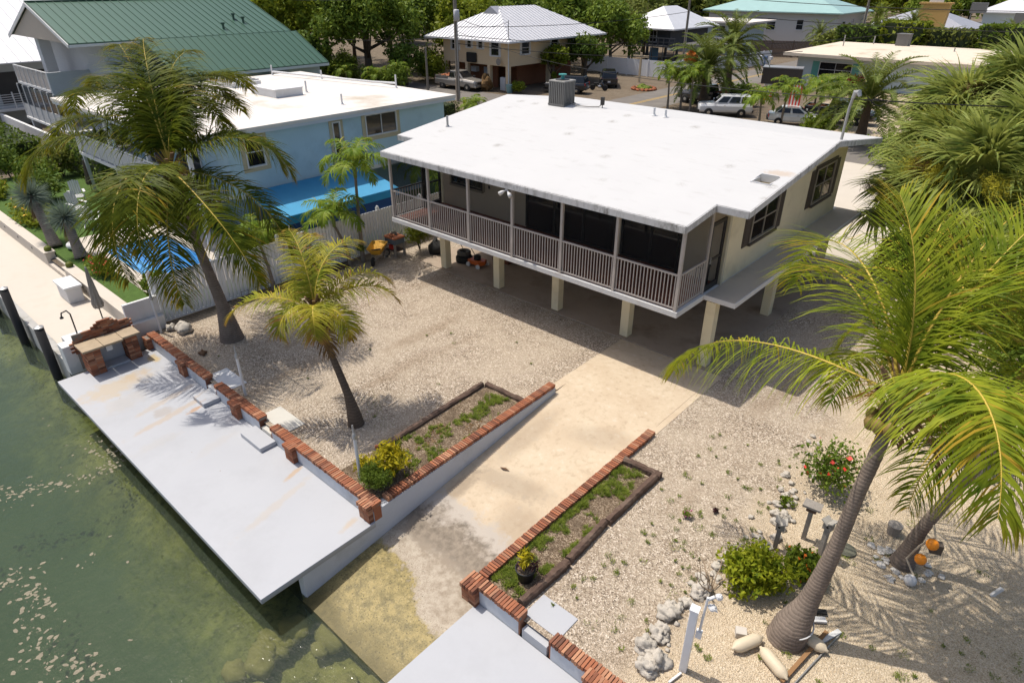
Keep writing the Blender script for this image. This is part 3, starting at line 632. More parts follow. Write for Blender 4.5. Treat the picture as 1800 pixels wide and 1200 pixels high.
rw2 = thing('brick_curb', 'brick rowlock curb along the right edge of the boat ramp', 'curb', (-6.56,9.6,0))
part('footing', MB().box(-6.655,-6.46,6.36,12.85,-1.2,.045), STUCW, rw2); coping(rw2, 6.42, 12.86, -6.555, .135, 'y', .225)
def dockwall(label, segs, pils, group='brick dock walls', cat='wall'):
    x0 = segs[0]; x1 = segs[1]
    t_ = thing('brick_topped_wall', label, cat, ((x0+x1)/2,6.22,ZD), group)
    part('stucco_wall', MB().box(x0+.04,x1-.04,6.125,6.34,ZD-.1,ZC-.1), STUCW, t_)
    coping(t_, x0, x1, 6.235, ZC)
    part('end_bricks', MB().box(x0+.008,x0+.042,6.13,6.335,ZD,ZC-.108), G_BRICK, t_); part('end_bricks', MB().box(x1-.042,x1-.008,6.13,6.335,ZD,ZC-.108), G_BRICK, t_)
    for a, b in pils:
        pillar(t_, a, b, 5.99, 6.122, ZD, ZC-.105)
        n = round((b-a)/.07)
        for i in range(n): brick(t_, (a+(i+.5)*(b-a)/n, 6.07, ZC-.045), math.pi/2, (1.25,1,1))
    return t_
dockwall('brick topped wall between the brick serving counter and the first steps', (-22.0,-17.85), [(-19.5,-19.12)])
dockwall('short brick topped wall between the two sets of dock steps', (-17.25,-14.72), [(-16.15,-15.75)])
dockwall('brick topped wall ending at the ramp corner pillar', (-14.15,-9.72), [(-13.28,-12.9),(-10.13,-9.75)])
dockwall('short brick topped wall between the ramp and the right dock steps', (-6.74,-5.3), [(-6.74,-6.36)])
dockwall('brick topped wall at the bottom edge past the right dock steps', (-4.6,2.0), [(-3.75,-3.35)])
for x0, x1, lb in ((-17.8,-17.3,'pale landing slab behind the steps nearest the grill'),(-14.68,-14.2,'pale landing slab behind the middle dock steps'),(-5.25,-4.65,'pale landing slab behind the right dock steps')):
    solo('landing_slab', MB().box(x0,x1,6.126,6.36,ZD-.1,ZL).box(x0-.38 if x0<-10 else x0-.15,x1+.38 if x0<-10 else x1+.1,6.362,6.95,-.3,ZL+.09), WHITEP if x0 < -16 else mat('cream_slab',(.52,.50,.45),.85,.06) if x0<-10 else G_DOCK, lb, 'slab', ((x0+x1)/2,6.5,ZL), 'dock landings', bev=.01)
for x0, x1, y0, lb in ((-17.75,-17.05,5.62,'grey concrete step block nearest the brick counter'),(-15.0,-13.95,5.66,'larger grey concrete step block in the middle of the dock')):
    solo('dock_step', MB().box(x0,x1,y0,6.12,ZD,ZD+.135), G_DOCK, lb, 'step', ((x0+x1)/2,5.9,ZD), 'dock steps', bev=.012)
# outdoor brick serving counter
gr = thing('brick_counter', 'brick outdoor counter with stone tops and stepped back wall on the dock', 'counter', (-21.6,4.9,ZD))
part('stucco_back', MB().box(-22.02,-21.97,4.15,5.62,ZD,.5), STUCW, gr)
pillar(gr, -21.92, -21.3, 4.1, 4.52, ZD, .56); pillar(gr, -21.92, -21.45, 5.3, 5.66, ZD, .56)
part('counter_wall', MB().box(-21.93,-21.45,4.55,5.27,ZD,ZD+.05), STUCW, gr)
for a, b in ((4.02,4.62),(4.63,5.2),(5.21,5.75)): part('stone_top', MB().box(-21.95,-21.2 if b<5.7 else -21.3,a,b,.57,.64), mat('worn_stone_top',(.36,.28,.19),.85,.3,4,.2,20), gr, bev=.015)
part('sink_panel', MB().box(-21.48,-21.44,4.72,4.9,.3,.5), WHITEP, gr)
prof = [(4.0,.72),(4.35,.86),(4.6,1.0),(5.0,1.16),(5.25,1.08),(5.45,.98),(5.6,.92),(5.75,.86)]
nrow = 14
for j in range(nrow):
    z = .28+j*.066
    for i in range(9):
        y = 4.02+(i+.5)*.2-(.1 if j%2 else 0)
        top = np.interp(y, [p[0] for p in prof], [p[1] for p in prof])
        if z+.02 < top: brick(gr, (-22.06,y,z), math.pi/2, (.98,1.2,.6))
part('backwall_core', MB().box(-22.085,-22.03,4.05,5.75,ZD,.9), MORT, gr)
pillar(gr, -22.05, -21.7, 5.95, 6.2, ZD, .1)
for x, lb in ((-22.05,'white lamp post by the fence end and boulder'),(-16.33,'white lamp post behind the short wall in the middle of the dock'),(-10.83,'white lamp post rising from the yellow shrub at the ramp corner')):
    lp = thing('lamp_post', lb, 'lamp post', (x,6.58,0), 'white pipe lamp posts')
    part('pole', MB().tube([(x,6.58,-.1),(x,6.58,1.25)], .04, 10), WHITEP, lp); hd = MB().lathe([(.055,0),(.055,.1),(.03,.16)], (x,6.58,1.25), 10); hd.tube([(x,6.58,1.35),(x-.05,6.6,1.6)], [.028,.02], 8)
    part('lamp_head', hd, METAL, lp)
# ------------------------------------------------------------------ vegetation generators
def npmesh(name, V, Q, mats, mi=None, t=None, smooth=False):
    me = bpy.data.meshes.new(name); nv = len(V); nf = len(Q)
    me.vertices.add(nv); me.vertices.foreach_set('co', np.asarray(V, dtype=np.float32).ravel())
    me.loops.add(nf*4); me.loops.foreach_set('vertex_index', np.asarray(Q, dtype=np.int32).ravel())
    me.polygons.add(nf); me.polygons.foreach_set('loop_start', np.arange(0, nf*4, 4, dtype=np.int32))
    try: me.polygons.foreach_set('loop_total', np.full(nf, 4, dtype=np.int32))
    except Exception: pass
    for m in (mats if isinstance(mats,(list,tuple)) else [mats]): me.materials.append(m)
    if mi is not None: me.polygons.foreach_set('material_index', np.asarray(mi, dtype=np.int32))
    if smooth: me.polygons.foreach_set('use_smooth', np.ones(nf, dtype=bool))
    if t is not None:
        at = me.attributes.new('t', 'FLOAT', 'POINT'); at.data.foreach_set('value', np.asarray(t, dtype=np.float32))
    me.update(calc_edges=True); me.validate(); return me
def strips(P0, D, Wv, L, w, nseg=3, droop=0.5, prof=(.7,1,.75,.05), wind=None):
    """bent blades: base P0 (n,3), direction D, width vector Wv, lengths L, widths w -> verts, quads"""
    n = len(P0); rows = []; p = P0.copy(); d = D.copy()
    for k in range(nseg+1):
        ww = (w*prof[min(k, len(prof)-1)])[:,None]*Wv
        rows.append(np.stack([p-ww, p+ww], 1))
        if k < nseg:
            p = p + d*(L/nseg)[:,None]
            d = d + np.array([0,0,-1.0])*(droop[:,None] if hasattr(droop,'shape') else droop)
            if wind is not None: d = d+wind
            d /= np.linalg.norm(d, axis=1)[:,None]
    V = np.stack(rows, 1).reshape(-1, 3)                      # n,(nseg+1),2
    base = (np.arange(n)*(nseg+1)*2)[:,None]; q = []
    for k in range(nseg): q.append(base+np.array([[2*k, 2*k+1, 2*k+3, 2*k+2]]))
    return V, np.stack(q, 1).reshape(-1, 4)
def frond_mesh(name, az, el, L, k, cz, mats, nl=70, leaf=.75, w=.022, hang=.45, lift=.25, seed=0, rad=.03, fwd=.45, s0=.12, gap=0.0, p0=(0,0,0), ragged=.17):
    g = np.random.default_rng(seed); n = 24
    s = (np.arange(n)+.5)/n; e = el-k*s**1.4; a = az+cz*s
    T = np.stack([np.cos(e)*np.cos(a), np.cos(e)*np.sin(a), np.sin(e)], 1)
    C = np.vstack([np.zeros(3), np.cumsum(T*L/n, 0)])+np.array(p0); Tn = np.vstack([T, T[-1:]])
    V, Q, M, t = [], [], [], []
    # rachis
    ar = np.r_[a, a[-1]]; S = np.stack([-np.sin(ar), np.cos(ar), 0*ar], 1); N = np.cross(Tn, S)
    r = rad*(1-np.linspace(0,1,n+1)**.8*.88)
    ring = np.stack([C+S*r[:,None]*1.2, C+N*r[:,None]*-.7, C-S*r[:,None]*1.2, C+N*r[:,None]*.35], 1).reshape(-1,3)
    for i in range(n):
        for j in range(4): Q.append((i*4+j, i*4+(j+1)%4, i*4+4+(j+1)%4, i*4+4+j)); M.append(1)
    V.append(ring); t.append(np.repeat(np.linspace(0,1,n+1), 4)*.6); off = len(ring)
    for side in (-1, 1):
        ss = np.linspace(s0, .995, nl)+g.uniform(-.3,.3,nl)/nl
        if gap: ss = ss[g.random(nl) > gap]
        ss = np.clip(ss, s0, .999); m = len(ss); f = ss*n; i0 = np.minimum(f.astype(int), n-1); fr = (f-i0)[:,None]
        P = C[i0]*(1-fr)+C[i0+1]*fr; Tt = Tn[i0]; Ss = S[i0]*side; Nn = N[i0]
        fwdv = (fwd+.75*ss**3)[:,None]
        D = Ss*1.0 + Tt*fwdv + Nn*(lift*(1-.6*ss))[:,None] + g.normal(0, ragged, (m,3)); D /= np.linalg.norm(D, axis=1)[:,None]
        u = (ss-s0)/(1-s0); Ll = leaf*(.55+.75*np.sin(np.pi*np.clip(u*.82+.12,0,1)))*(1-.45*u**4)*g.uniform(.68,1.12,m)
        Wv = np.cross(D, Nn*0.75+Ss*-.5); Wv /= np.linalg.norm(Wv, axis=1)[:,None]+1e-9
        dr = hang*(.6+.6*g.random(m))
        v, q = strips(P, D, Wv, Ll, np.full(m, w), 4, dr, (.75,1,.95,.6,.05))
        V.append(v); Q += (q+off).tolist(); M += [0]*len(q); off += len(v)
        t.append((np.tile(np.repeat(np.linspace(0,1,5),2), m)*.35 + np.repeat(ss*.65+(g.random(m) < .07)*g.uniform(.2,.7,m), 10)))
    return npmesh(name, np.vstack(V), np.array(Q), mats, M, np.concatenate(t))
RACH = mat('frond_midrib', (.50,.36,.05), .55, .25, 2); RACHG = mat('green_midrib', (.26,.28,.07), .55, .2, 2)
LF_R = leafmat('leaf_bright_coconut', (.075,.14,.010), (.40,.43,.032), ((.50,.34,.04), .76, 1.1), 2.4, .36)
LF_L = leafmat('leaf_dark_coconut', (.030,.060,.005), (.19,.21,.013), ((.34,.23,.02), .70, 1.15), 1.9, .30)
LF_M = leafmat('leaf_young_coconut', (.17,.23,.025), (.52,.44,.05), ((.34,.17,.06), .62, .95), 1.8, .38)
LF_A = leafmat('leaf_adonidia', (.10,.19,.02), (.26,.33,.035), ((.40,.35,.04), .8, 1.2), 2, .35)
LF_D = leafmat('leaf_date', (.06,.10,.02), (.20,.235,.045), None, 1.5, .25)
LF_F = leafmat('leaf_fan', (.10,.16,.035), (.40,.43,.11), ((.35,.27,.09), .85, 1.2), 1.2, .28)
LF_Y = leafmat('leaf_yucca', (.14,.19,.15), (.27,.33,.28), None, 2, .15)
DEAD = leafmat('dead_frond', (.13,.075,.035), (.30,.19,.09), None, 2, .15, .8, .1)
FLOWER = leafmat('palm_flower_stalks', (.42,.38,.03), (.60,.54,.07), None, 3, .2, .8, .1); FLOWB = leafmat('old_flower_stalks', (.13,.075,.035), (.22,.13,.07), None, 3, .15, .9, .1)
def trunk(root, path, radii, m, n=14, rings=0, name='trunk'):
    P = [Vector(p) for p in path]; pts = []; rr = []
    K = max(6, rings); L = len(P)-1
    def cr(i, u):
        p0, p1, p2, p3 = P[max(i-1,0)], P[i], P[i+1], P[min(i+2,L)]
        return .5*((2*p1)+(p2-p0)*u+(2*p0-5*p1+4*p2-p3)*u*u+(3*p1-p0-3*p2+p3)*u**3)
    for j in range(K+1):
        f = j/K*L; i = min(int(f), L-1); u = f-i; pts.append(cr(i,u))
        rr.append((radii[i]*(1-u)+radii[i+1]*u)*(1+(.014 if j%2 else -.014)*(rings>0)+R.uniform(-.012,.012)))
    return part(name, MB().tube(pts, rr, n), m, root, smooth=True)
def coconut(label, base, crown, fronds, lm, group, path, radii, tm=None, nl=78, leaf=.78, w=.021, dead=4, nuts=True, hang=.42, seed=1, small=1.0, gapp=.05, boots=22):
    t_ = thing('coconut_palm', label, 'palm tree', base, group)
    trunk(t_, path, radii, tm or T_COCO, 14, 70)
    c = Vector(crown)
    for i, fp in enumerate(fronds):
        az, el, L, k, cz = fp[:5]; kw = fp[5] if len(fp) > 5 else {}
        me = frond_mesh('frond', az, el, L, k, cz, [lm, RACH], **{**dict(nl=nl, leaf=leaf, w=w, hang=hang, seed=seed*100+i, rad=.035*small, gap=gapp), **kw})
        inst('frond', me, t_, c)
    for i in range(dead):
        a = R.uniform(0,6.28); me = frond_mesh('dead_frond', a, R.uniform(-.9,-.4), 1.6*small, .8, 0, [DEAD, DEAD], nl=22, leaf=.45, w=.02, hang=.5, seed=seed*77+i)
        inst('dead_frond', me, t_, c-Vector((0,0,.15)))
    sh = MB()
    for i in range(boots):
        a = i*2.4; d = Vector((math.cos(a), math.sin(a), 0)); z = .3-.03*i
        lo = Vector((0.09*(i-22),.004*(i-22),0))*(.12 if i > 22 else 0); sh.bar(c+lo+d*.10*small+Vector((0,0,z-.1)), c+lo+d*(.34*small*(.75 if i > 22 else 1))+Vector((0,0,z+.22)), .10*small, .03)
    part('boot_fibres', sh, mat('palm_boots', (.19,.115,.06), .95, .35, 8, .6, 20), t_)
    if nuts:
        for i in range(7):
            a = R.uniform(0,6.28); part('coconut', MB().blob(c+Vector((math.cos(a)*.28*small, math.sin(a)*.28*small, -.28-R.uniform(0,.25))), (.10*small,.10*small,.13*small), i, 8, 6, .05), mat('coconut_husk', (.22,.15,.04), .7, .3, 6), t_, True)
        for i in range(5):
            a = R.uniform(0,6.28); f = MB(); d = Vector((math.cos(a), math.sin(a), 0))
            for j in range(14):
                q = c+d*.2+Vector((0,0,-.05)); e = q+d*R.uniform(.2,.55)*small+Vector((R.uniform(-.15,.15),R.uniform(-.15,.15),-R.uniform(.05,.4)*small)); f.tube([q,(q+e)/2+Vector((0,0,.08)),e], .007, 3, cap=False)
            part('flower_stalk', f, mat('orange_stalks', (.42,.24,.04), .8, .2, 4), t_)
    return t_
def leafquads(C, Rr, n, size, seed, flat=.5, outward=.5, squash=(1,1,1), asp=.5):
    """leaf-sized diamonds spread through clumps"""
    g = np.random.default_rng(seed); C = np.asarray(C, float); Rr = np.asarray(Rr, float); k = len(C)
    idx = g.integers(0, k, n); d = g.normal(size=(n,3)); d /= np.linalg.norm(d,axis=1)[:,None]
    r = Rr[idx]*g.random(n)**.45
    P = C[idx]+d*r[:,None]*np.array(squash)
    N = g.normal(size=(n,3))*.75+d*outward+np.array([0,0,flat]); N /= np.linalg.norm(N,axis=1)[:,None]
    a = np.cross(N, g.normal(size=(n,3))); a /= np.linalg.norm(a,axis=1)[:,None]+1e-9; b = np.cross(N,a)
    s = size*g.uniform(.6,1.3,n)[:,None]
    V = np.stack([P-a*s, P-b*s*asp-a*s*.1, P+a*s-N*s*.25, P+b*s*asp-a*s*.1],1).reshape(-1,3)
    return V, np.arange(n*4).reshape(-1,4)
def leafobj(name, C, Rr, n, size, m, seed, parent, loc, **kw):
    V, Q = leafquads(C, Rr, n, size, seed, **kw); me = npmesh(name, V-np.array(loc), Q, m); return inst(name, me, parent, loc)
LV = [leafmat('foliage_mid', (.070,.13,.018), (.23,.30,.04), None, .9, .25), leafmat('foliage_dark', (.055,.105,.018), (.175,.24,.038), None, .9, .22), leafmat('foliage_yellow', (.11,.165,.016), (.32,.35,.035), None, 1.1, .3), leafmat('foliage_olive', (.085,.115,.025), (.23,.25,.055), None, .8, .22)]
CROT = leafmat('croton_yellow', (.12,.13,.012), (.62,.50,.02), None, 7, .3, rnd=0); SHRUBG = leafmat('shrub_bright', (.06,.12,.012), (.22,.27,.025), None, 4, .3); FERN = leafmat('fern_green', (.06,.11,.015), (.17,.23,.03), None, 4, .3); WEED = leafmat('weed_green', (.09,.14,.02), (.27,.32,.05), None, 5, .3)
def clumps(c, r, k, seed, shell=.75):
    g = np.random.default_rng(seed); d = g.normal(size=(k,3)); d[:,2] = np.abs(d[:,2])*1.1-.35; d /= np.linalg.norm(d,axis=1)[:,None]
    return np.array(c)+d*np.array(r)*(shell+(1-shell)*g.random(k))[:,None]*(g.random(k)**.25)[:,None]
def tree(label, base, h, r, m, seed, n=5000, leaf=.24, trunk_r=.25, group='background trees', k=34, name='broadleaf_tree', low=.36, limbs=6, cr=.30):
    t_ = thing(name, label, 'tree', base, group); b = Vector(base); cz_ = h*(low+(1-low)*.55)
    cs = clumps((b.x,b.y,b.z+cz_), (r,r,h*(1-low)*.5), k, seed)
    tb = MB(); g = random.Random(seed)
    tb.tube([b-Vector((0,0,.1)), b+Vector((.05*h*.2,0,h*.2)), b+Vector((g.uniform(-.3,.3),g.uniform(-.3,.3),h*.45)), b+Vector((0,0,h*.72))], [trunk_r*1.5,trunk_r,trunk_r*.75,trunk_r*.25], 9)
    for i in range(limbs):
        e = Vector(cs[g.randrange(len(cs))]); s = b+Vector((0,0,h*g.uniform(.2,.4))); mid = s.lerp(e,.5)+Vector((0,0,-.05*h)); tb.tube([s,mid,e], [trunk_r*.5,trunk_r*.3,trunk_r*.08], 6)
    part('trunk', tb, T_BARK, t_, True)
    leafobj('crown', cs, np.full(k, r*cr)*NR.uniform(.7,1.3,k), n, leaf, m, seed, t_, base)
    return t_
def shrub(label, base, r, m, seed, n=700, leaf=.07, name='shrub', group=None, cat='shrub', stems=True, asp=.5, k=12, flowers=None, up=.0):
    t_ = thing(name, label, cat, base, group); b = Vector(base)
    cs = clumps((b.x,b.y,b.z+r[2]*.75+up), (r[0]*.75,r[1]*.75,r[2]*.65), k, seed, .3)
    if stems:
        s = MB()
        for c in cs[:8]: s.tube([b, b.lerp(Vector(c),.6)+Vector((0,0,.03)), Vector(c)], [.02,.014,.006], 5)
        part('stem', s, T_BARK, t_)
    leafobj('foliage', cs, np.full(k, min(r)*.5+.08*max(r)), n, leaf, m, seed+1, t_, base, asp=asp, flat=.35)
    if flowers:
        fm, fn, fs = flowers; leafobj('blossom', cs+np.array([0,0,r[2]*.12]), np.full(k, min(r)*.52+.08*max(r)), fn, fs, fm, seed+2, t_, base, asp=.8, flat=1.2)
    return t_
PETR = mat('red_petals', (.60,.035,.02), .6, .2, 6); PETO = mat('orange_petals', (.75,.16,.01), .6, .2, 6); PETY = mat('yellow_petals', (.75,.42,.02), .6, .2, 6); PETP = mat('pink_petals', (.6,.12,.35), .6, .2, 6)
def smallpalm_meshes(lm, L, leaf, nl, w, els, ks, seed, rach=None, hang=.5, rad=.018, lift=.35):
    return [frond_mesh('frond', 0, e, L, k, .1*((i%2)*2-1), [lm, rach or RACHG], nl=nl, leaf=leaf, w=w, hang=hang, seed=seed+i, rad=rad, lift=lift) for i, (e,k) in enumerate(zip(els,ks))]
def feather_palm(name, label, base, h, meshes, nfr, tm, tr, group, top_el=True, lean=(0,0), seed=0, shaft=None, scale=1.0, cat='palm tree', rings=30):
    t_ = thing(name, label, cat, base, group); b = Vector(base); c = b+Vector((lean[0],lean[1],h)); g = random.Random(seed)
    trunk(t_, [b-Vector((0,0,.05)), b+Vector((lean[0]*.15,lean[1]*.15,h*.4)), b+Vector((lean[0]*.6,lean[1]*.6,h*.75)), c], [tr*1.5,tr,tr*.85,tr*.7], tm, 10, rings)
    if shaft: part('crownshaft', MB().tube([c-Vector((0,0,.05)), c+Vector((0,0,shaft*.5)), c+Vector((0,0,shaft))], [tr*1.0,tr*1.15,tr*.35], 10), mat('crownshaft_green', (.16,.22,.05), .5, .15, 3), t_, True); c = c+Vector((0,0,shaft*.9))
    for i in range(nfr):
        me = meshes[int(i*len(meshes)/nfr)]; s = scale*g.uniform(.88,1.1); inst('frond', me, t_, c, i*2.399+g.uniform(-.25,.25)+seed, (s,s,s))
    return t_
def fan_mesh(name, seed, r=.9, m=None, npet=30, pet=.9):
    """a fan leaf on a petiole pointing along +x: blade of narrow drooping segments"""
    g = np.random.default_rng(seed); n = npet; a = np.linspace(-2.3,2.3,n)
    c = np.array([pet,0,0]); D = np.stack([np.cos(a), np.sin(a), .18*np.cos(a)-.05*np.abs(a)],1)+g.normal(0,.05,(n,3)); D /= np.linalg.norm(D,axis=1)[:,None]
    Wv = np.stack([-np.sin(a), np.cos(a), 0*a],1); L = r*(.75+.35*np.cos(a*.55))*g.uniform(.9,1.1,n)
    V, Q = strips(np.tile(c,(n,1)), D, Wv, L, np.full(n, r*.042), 5, np.linspace(.26,.26,n)*g.uniform(.5,1.9,n), (.15,.8,1,.6,.35,.04))
    tb = MB().tube([(0,0,0),(pet*.5,0,.03),(pet,0,0)], [.022,.016,.012], 4, cap=False)
    off = len(V); V = np.vstack([V, np.array([tuple(p) for p in tb.v])]); Q2 = np.array(tb.f)+off
    return npmesh(name, V, np.vstack([Q,Q2]), [m, RACHG], [0]*len(Q)+[1]*len(Q2), np.r_[np.tile(np.repeat(np.linspace(0,1,6),2),n), np.zeros(len(tb.v))])
# ------------------------------------------------------------------ the palms of the yard
coconut('tall coconut palm with dark arching fronds by the white fence', (-19.85,8.0,0), (-20.3,7.6,5.7), [
 (-2.089,.830,4.69,2.13,-.11),(-2.705,1.264,5.14,2.29,-.27),(3.16,1.464,4.74,1.52,-.28),(2.781,1.45,4.4,1.22,-.08),(2.298,1.45,4.5,1.53,-.07),
 (1.753,1.320,5.27,2.20,.34),(1.445,.744,4.20,2.24,-.06),(2.268,1.265,4.44,2.77,-.28),(-1.052,.396,5.2,2.53,.40),(-.615,-.4,4.5,1.6,-.13),
 (-.138,-.170,4.94,.97,.37),(.577,-.036,4.66,1.54,.02),(1.766,1.5,4.06,2.35,.15),(-2.9,1.35,4.6,1.9,-.2),(-.728,.407,4.37,1.92,.05),(1.943,1.093,4.56,1.99,.16),
 (.9,.75,4.2,2.1,0),(2.6,.9,4.3,2.2,.1),(-2.5,-.2,3.8,1.4,0),(2.5,1.3,4.5,1.7,.2),(1.9,1.4,4.3,1.9,0),(-2.4,1.1,4.4,2.3,-.1)],
 LF_L, 'coconut palms', [(-19.85,8,-.1),(-19.9,8.0,.5),(-19.97,7.97,1.3),(-20.25,7.9,2.5),(-20.5,7.8,3.9),(-20.35,7.65,5.6)], [.42,.31,.19,.155,.14,.13], nl=165, leaf=1.02, w=.0165, dead=14, seed=3, hang=.3, gapp=.12)
coconut('small young coconut palm leaning in the gravel yard', (-12.78,7.88,0), (-13.8,7.8,3.15), [
 (1.745,1.47,2.67,2.0,-.1),(2.805,1.45,2.65,1.6,.06),(2.466,1.43,2.65,1.83,.07),(1.438,.786,2.69,1.85,.06),(1.182,.623,2.51,1.71,.02),
 (-2.344,.568,2.54,1.6,-.01),(2.721,.709,2.3,2.25,.36),(-.6,.9,1.7,2.9,0,dict(leaf=.6)),(-1.6,.75,1.6,2.9,.0),(.2,.6,1.7,2.8,0)],
 LF_M, 'coconut palms', [(-12.78,7.88,-.1),(-12.82,7.88,.3),(-12.98,7.87,.95),(-13.42,7.85,1.9),(-13.72,7.82,2.6),(-13.8,7.8,3.1)], [.25,.19,.108,.085,.08,.09], T_DARK, nl=110, leaf=.62, w=.0125, dead=3, seed=4, small=.7, hang=.3, boots=34)
coconut('large leaning coconut palm with bright fronds in the right foreground', (-1.48,9.18,0), (-1.12,10.0,5.1), [
 (-3.119,.2,4.8,1.35,-.45,dict(lift=-.22,hang=.55,leaf=1.1,nl=120)),(2.448,1.047,4.7,2.15,-.17,dict(lift=.45,hang=.14,nl=80)),(2.521,.836,4.36,1.9,-.32),(1.912,1.0,3.98,1.1,-.29),(1.307,1.45,3.84,1.6,.08),
 (-.95,1.0,3.9,2.05,-.22,dict(lift=-.1,leaf=1.2,hang=.5,nl=140,w=.014)),(.1,.15,3.6,1.7,-.3,dict(hang=.5,lift=-.1)),(1.532,.849,4.44,1.61,-.16),(1.242,.671,4.29,1.2,.1),(1.345,1.122,4.5,2.5,-.12),
 (2.185,.074,4.1,1.66,-.3,dict(lift=-.1,hang=.45)),(.35,.25,4.1,1.9,.2),(2.2,1.42,3.1,.8,.2,dict(lift=.6,fwd=1.1,hang=.15)),(1.0,1.3,3.3,.7,.1,dict(lift=.6,fwd=1.0,hang=.2)),(.0,.7,3.6,2.2,0)],
 LF_R, 'coconut palms', [(-1.48,9.18,-.1),(-1.43,9.25,.35),(-1.33,9.42,.95),(-1.23,9.62,2.15),(-1.19,9.75,3.25),(-1.14,9.88,4.1),(-1.12,9.98,5.0)], [.36,.315,.175,.125,.112,.108,.10], nl=86, leaf=1.05, w=.0135, dead=2, seed=5, hang=.3, gapp=.08, nuts=True)
coconut('second coconut palm hung with orange buoys at the right', (-.37,12.52,0), (.5,12.9,5.0), [
 (a_, e_, 4.0, 1.9, .1) for a_, e_ in ((1.2,.9),(2.0,.6),(2.6,.2),(.4,.7),(-.4,.5),(-1.2,.3),(-2.0,.1),(3.1,.5),(1.6,1.3),(0.9,.2),(-.9,.9),(.0,1.3))],
 LF_R, 'coconut palms', [(-.37,12.52,-.1),(-.34,12.55,.4),(-.28,12.6,.95),(-.1,12.7,1.75),(.08,12.75,2.5),(.5,12.9,4.9)], [.27,.17,.125,.11,.105,.10], nl=80, leaf=.9, w=.015, dead=2, seed=6)
ADM = smallpalm_meshes(LF_A, 1.45, .42, 34, .02, (1.25,.9,.6,.35), (1.9,2.1,2.0,1.7), 50)
feather_palm('christmas_palm', 'taller of two slim palms by the fence and yellow wheelbarrow', (-22.1,15.1,0), 3.6, ADM, 13, T_GREY, .075, 'slim palms by the fence', lean=(-.15,.2), seed=1, shaft=.5, scale=1.25)
feather_palm('christmas_palm', 'shorter of two slim palms by the fence and yellow wheelbarrow', (-22.2,14.5,0), 1.75, ADM, 12, T_GREY, .07, 'slim palms by the fence', lean=(-.35,-.3), seed=2, shaft=.45, scale=1.15)
feather_palm('christmas_palm', 'slim palm at the fence behind the tall dark palm', (-22.3,11.0,0), 2.0, ADM, 8, T_GREY, .065, 'slim palms by the fence', lean=(-.3,-.1), seed=3, shaft=.4, scale=.8)
# ------------------------------------------------------------------ fence
fe = thing('white_fence', 'tall white vinyl fence between the gravel yard and the blue house', 'fence', (-22.7,14,0))
pan = mk('fence_board', MB().box(-.016,.016,-.072,.072,.05,1.72), VINYL); ridge = mk('fence_board', MB().add([(-.012,-.07,.05),(.022,-.02,.05),(.022,.02,.05),(-.012,.07,.05),(-.012,-.07,1.72),(.022,-.02,1.72),(.022,.02,1.72),(-.012,.07,1.72)], [(0,1,5,4),(1,2,6,5),(2,3,7,6),(4,5,6,7),(3,0,4,7)]), VINYL)
y = 7.0; i = 0
while y < 30.9:
    o_ = inst('fence_board', ridge, fe, (-22.70,y,0), 0, (1,1,1.06 if y > 12.5 else .95)); y += .148; i += 1
for y in [6.92+2.42*k for k in range(11)]:
    part('fence_post', MB().box(-22.86,-22.74,y-.06,y+.06,0,1.9).lathe([(.085,1.9),(.07,1.94),(.0,2.0)],(-22.8,y,0),4), VINYL, fe)
part('bottom_rail', MB().box(-22.725,-22.69,6.95,30.9,.02,.1), VINYL, fe); part('top_rail', MB().box(-22.73,-22.715,6.95,30.9,1.6,1.72), VINYL, fe)
lw = solo('low_boundary_wall', MB().prism([(-22.78,3.75),(-22.3,3.75),(-22.3,6.9),(-22.78,6.9)], -.5, .48).box(-22.62,-22.5,5.8,6.9,.48,1.15), WHITEP, 'low white boundary wall behind the brick counter', 'wall', (-22.54,5,-.3), bev=.01)
# small arched wire edging at the fence foot
for i in range(7):
    y = 9.9+i*.55; a = [( -22.42,y-.14,0),(-22.42,y-.14,.32),(-22.42,y+.14,.32),(-22.42,y+.14,0)]
    solo('wire_edging', MB().tube(a, .012, 4), DKFRAME, 'black wire edging hoop along the foot of the white fence', 'edging', (-22.42,y,0), 'wire edging hoops')
for y0, y1 in ((9.5,11.2),(11.25,13.0),(13.05,14.4)): solo('edging_timber', MB().box(-22.25,-22.13,y0,y1,-.02,.09), WOOD, 'dark timber edging lying along the fence foot', 'timber', (-22.2,y0,0), 'timber edging by the fence', bev=.01)
# ------------------------------------------------------------------ planting beds
b1 = thing('planting_bed', 'timber edged bed of weeds left of the boat ramp', 'flower bed', (-10.7,9.2,0))
part('soil', MB().grid([-11.45,-11,-10.5,-9.97], [6.4,8,10,11.6], lambda x,y: .02+.02*math.sin(x*7+y*3), 0), SOIL, b1)
part('side_timber', MB().timber((-11.38,7.6,.05),(-11.56,11.55,.05),.17,.17,1,26), WOOD, b1); part('end_timber', MB().timber((-11.45,11.62,.06),(-10.05,11.68,.06),.16,.17,2,12), WOOD, b1)
b2 = thing('planting_bed', 'long timber edged bed of grass right of the boat ramp', 'flower bed', (-6.0,9,0))
part('soil', MB().grid([-6.44,-6.2,-5.9,-5.6], [6.4,8,10,11.3], lambda x,y: .02+.015*math.sin(x*9+y*4), 0), SOIL, b2)
for y0, y1, a in ((9.35,11.35,.0),(7.9,9.3,.02),(6.45,7.85,-.02)): part('side_timber', MB().timber((-5.55+a,y0,.07),(-5.55-a*2,y1,.08),.17,.2,int(y0*10)), WOOD, b2)
part('end_timber', MB().timber((-6.45,11.38,.09),(-5.45,11.46,.09),.17,.2,9), WOOD, b2)
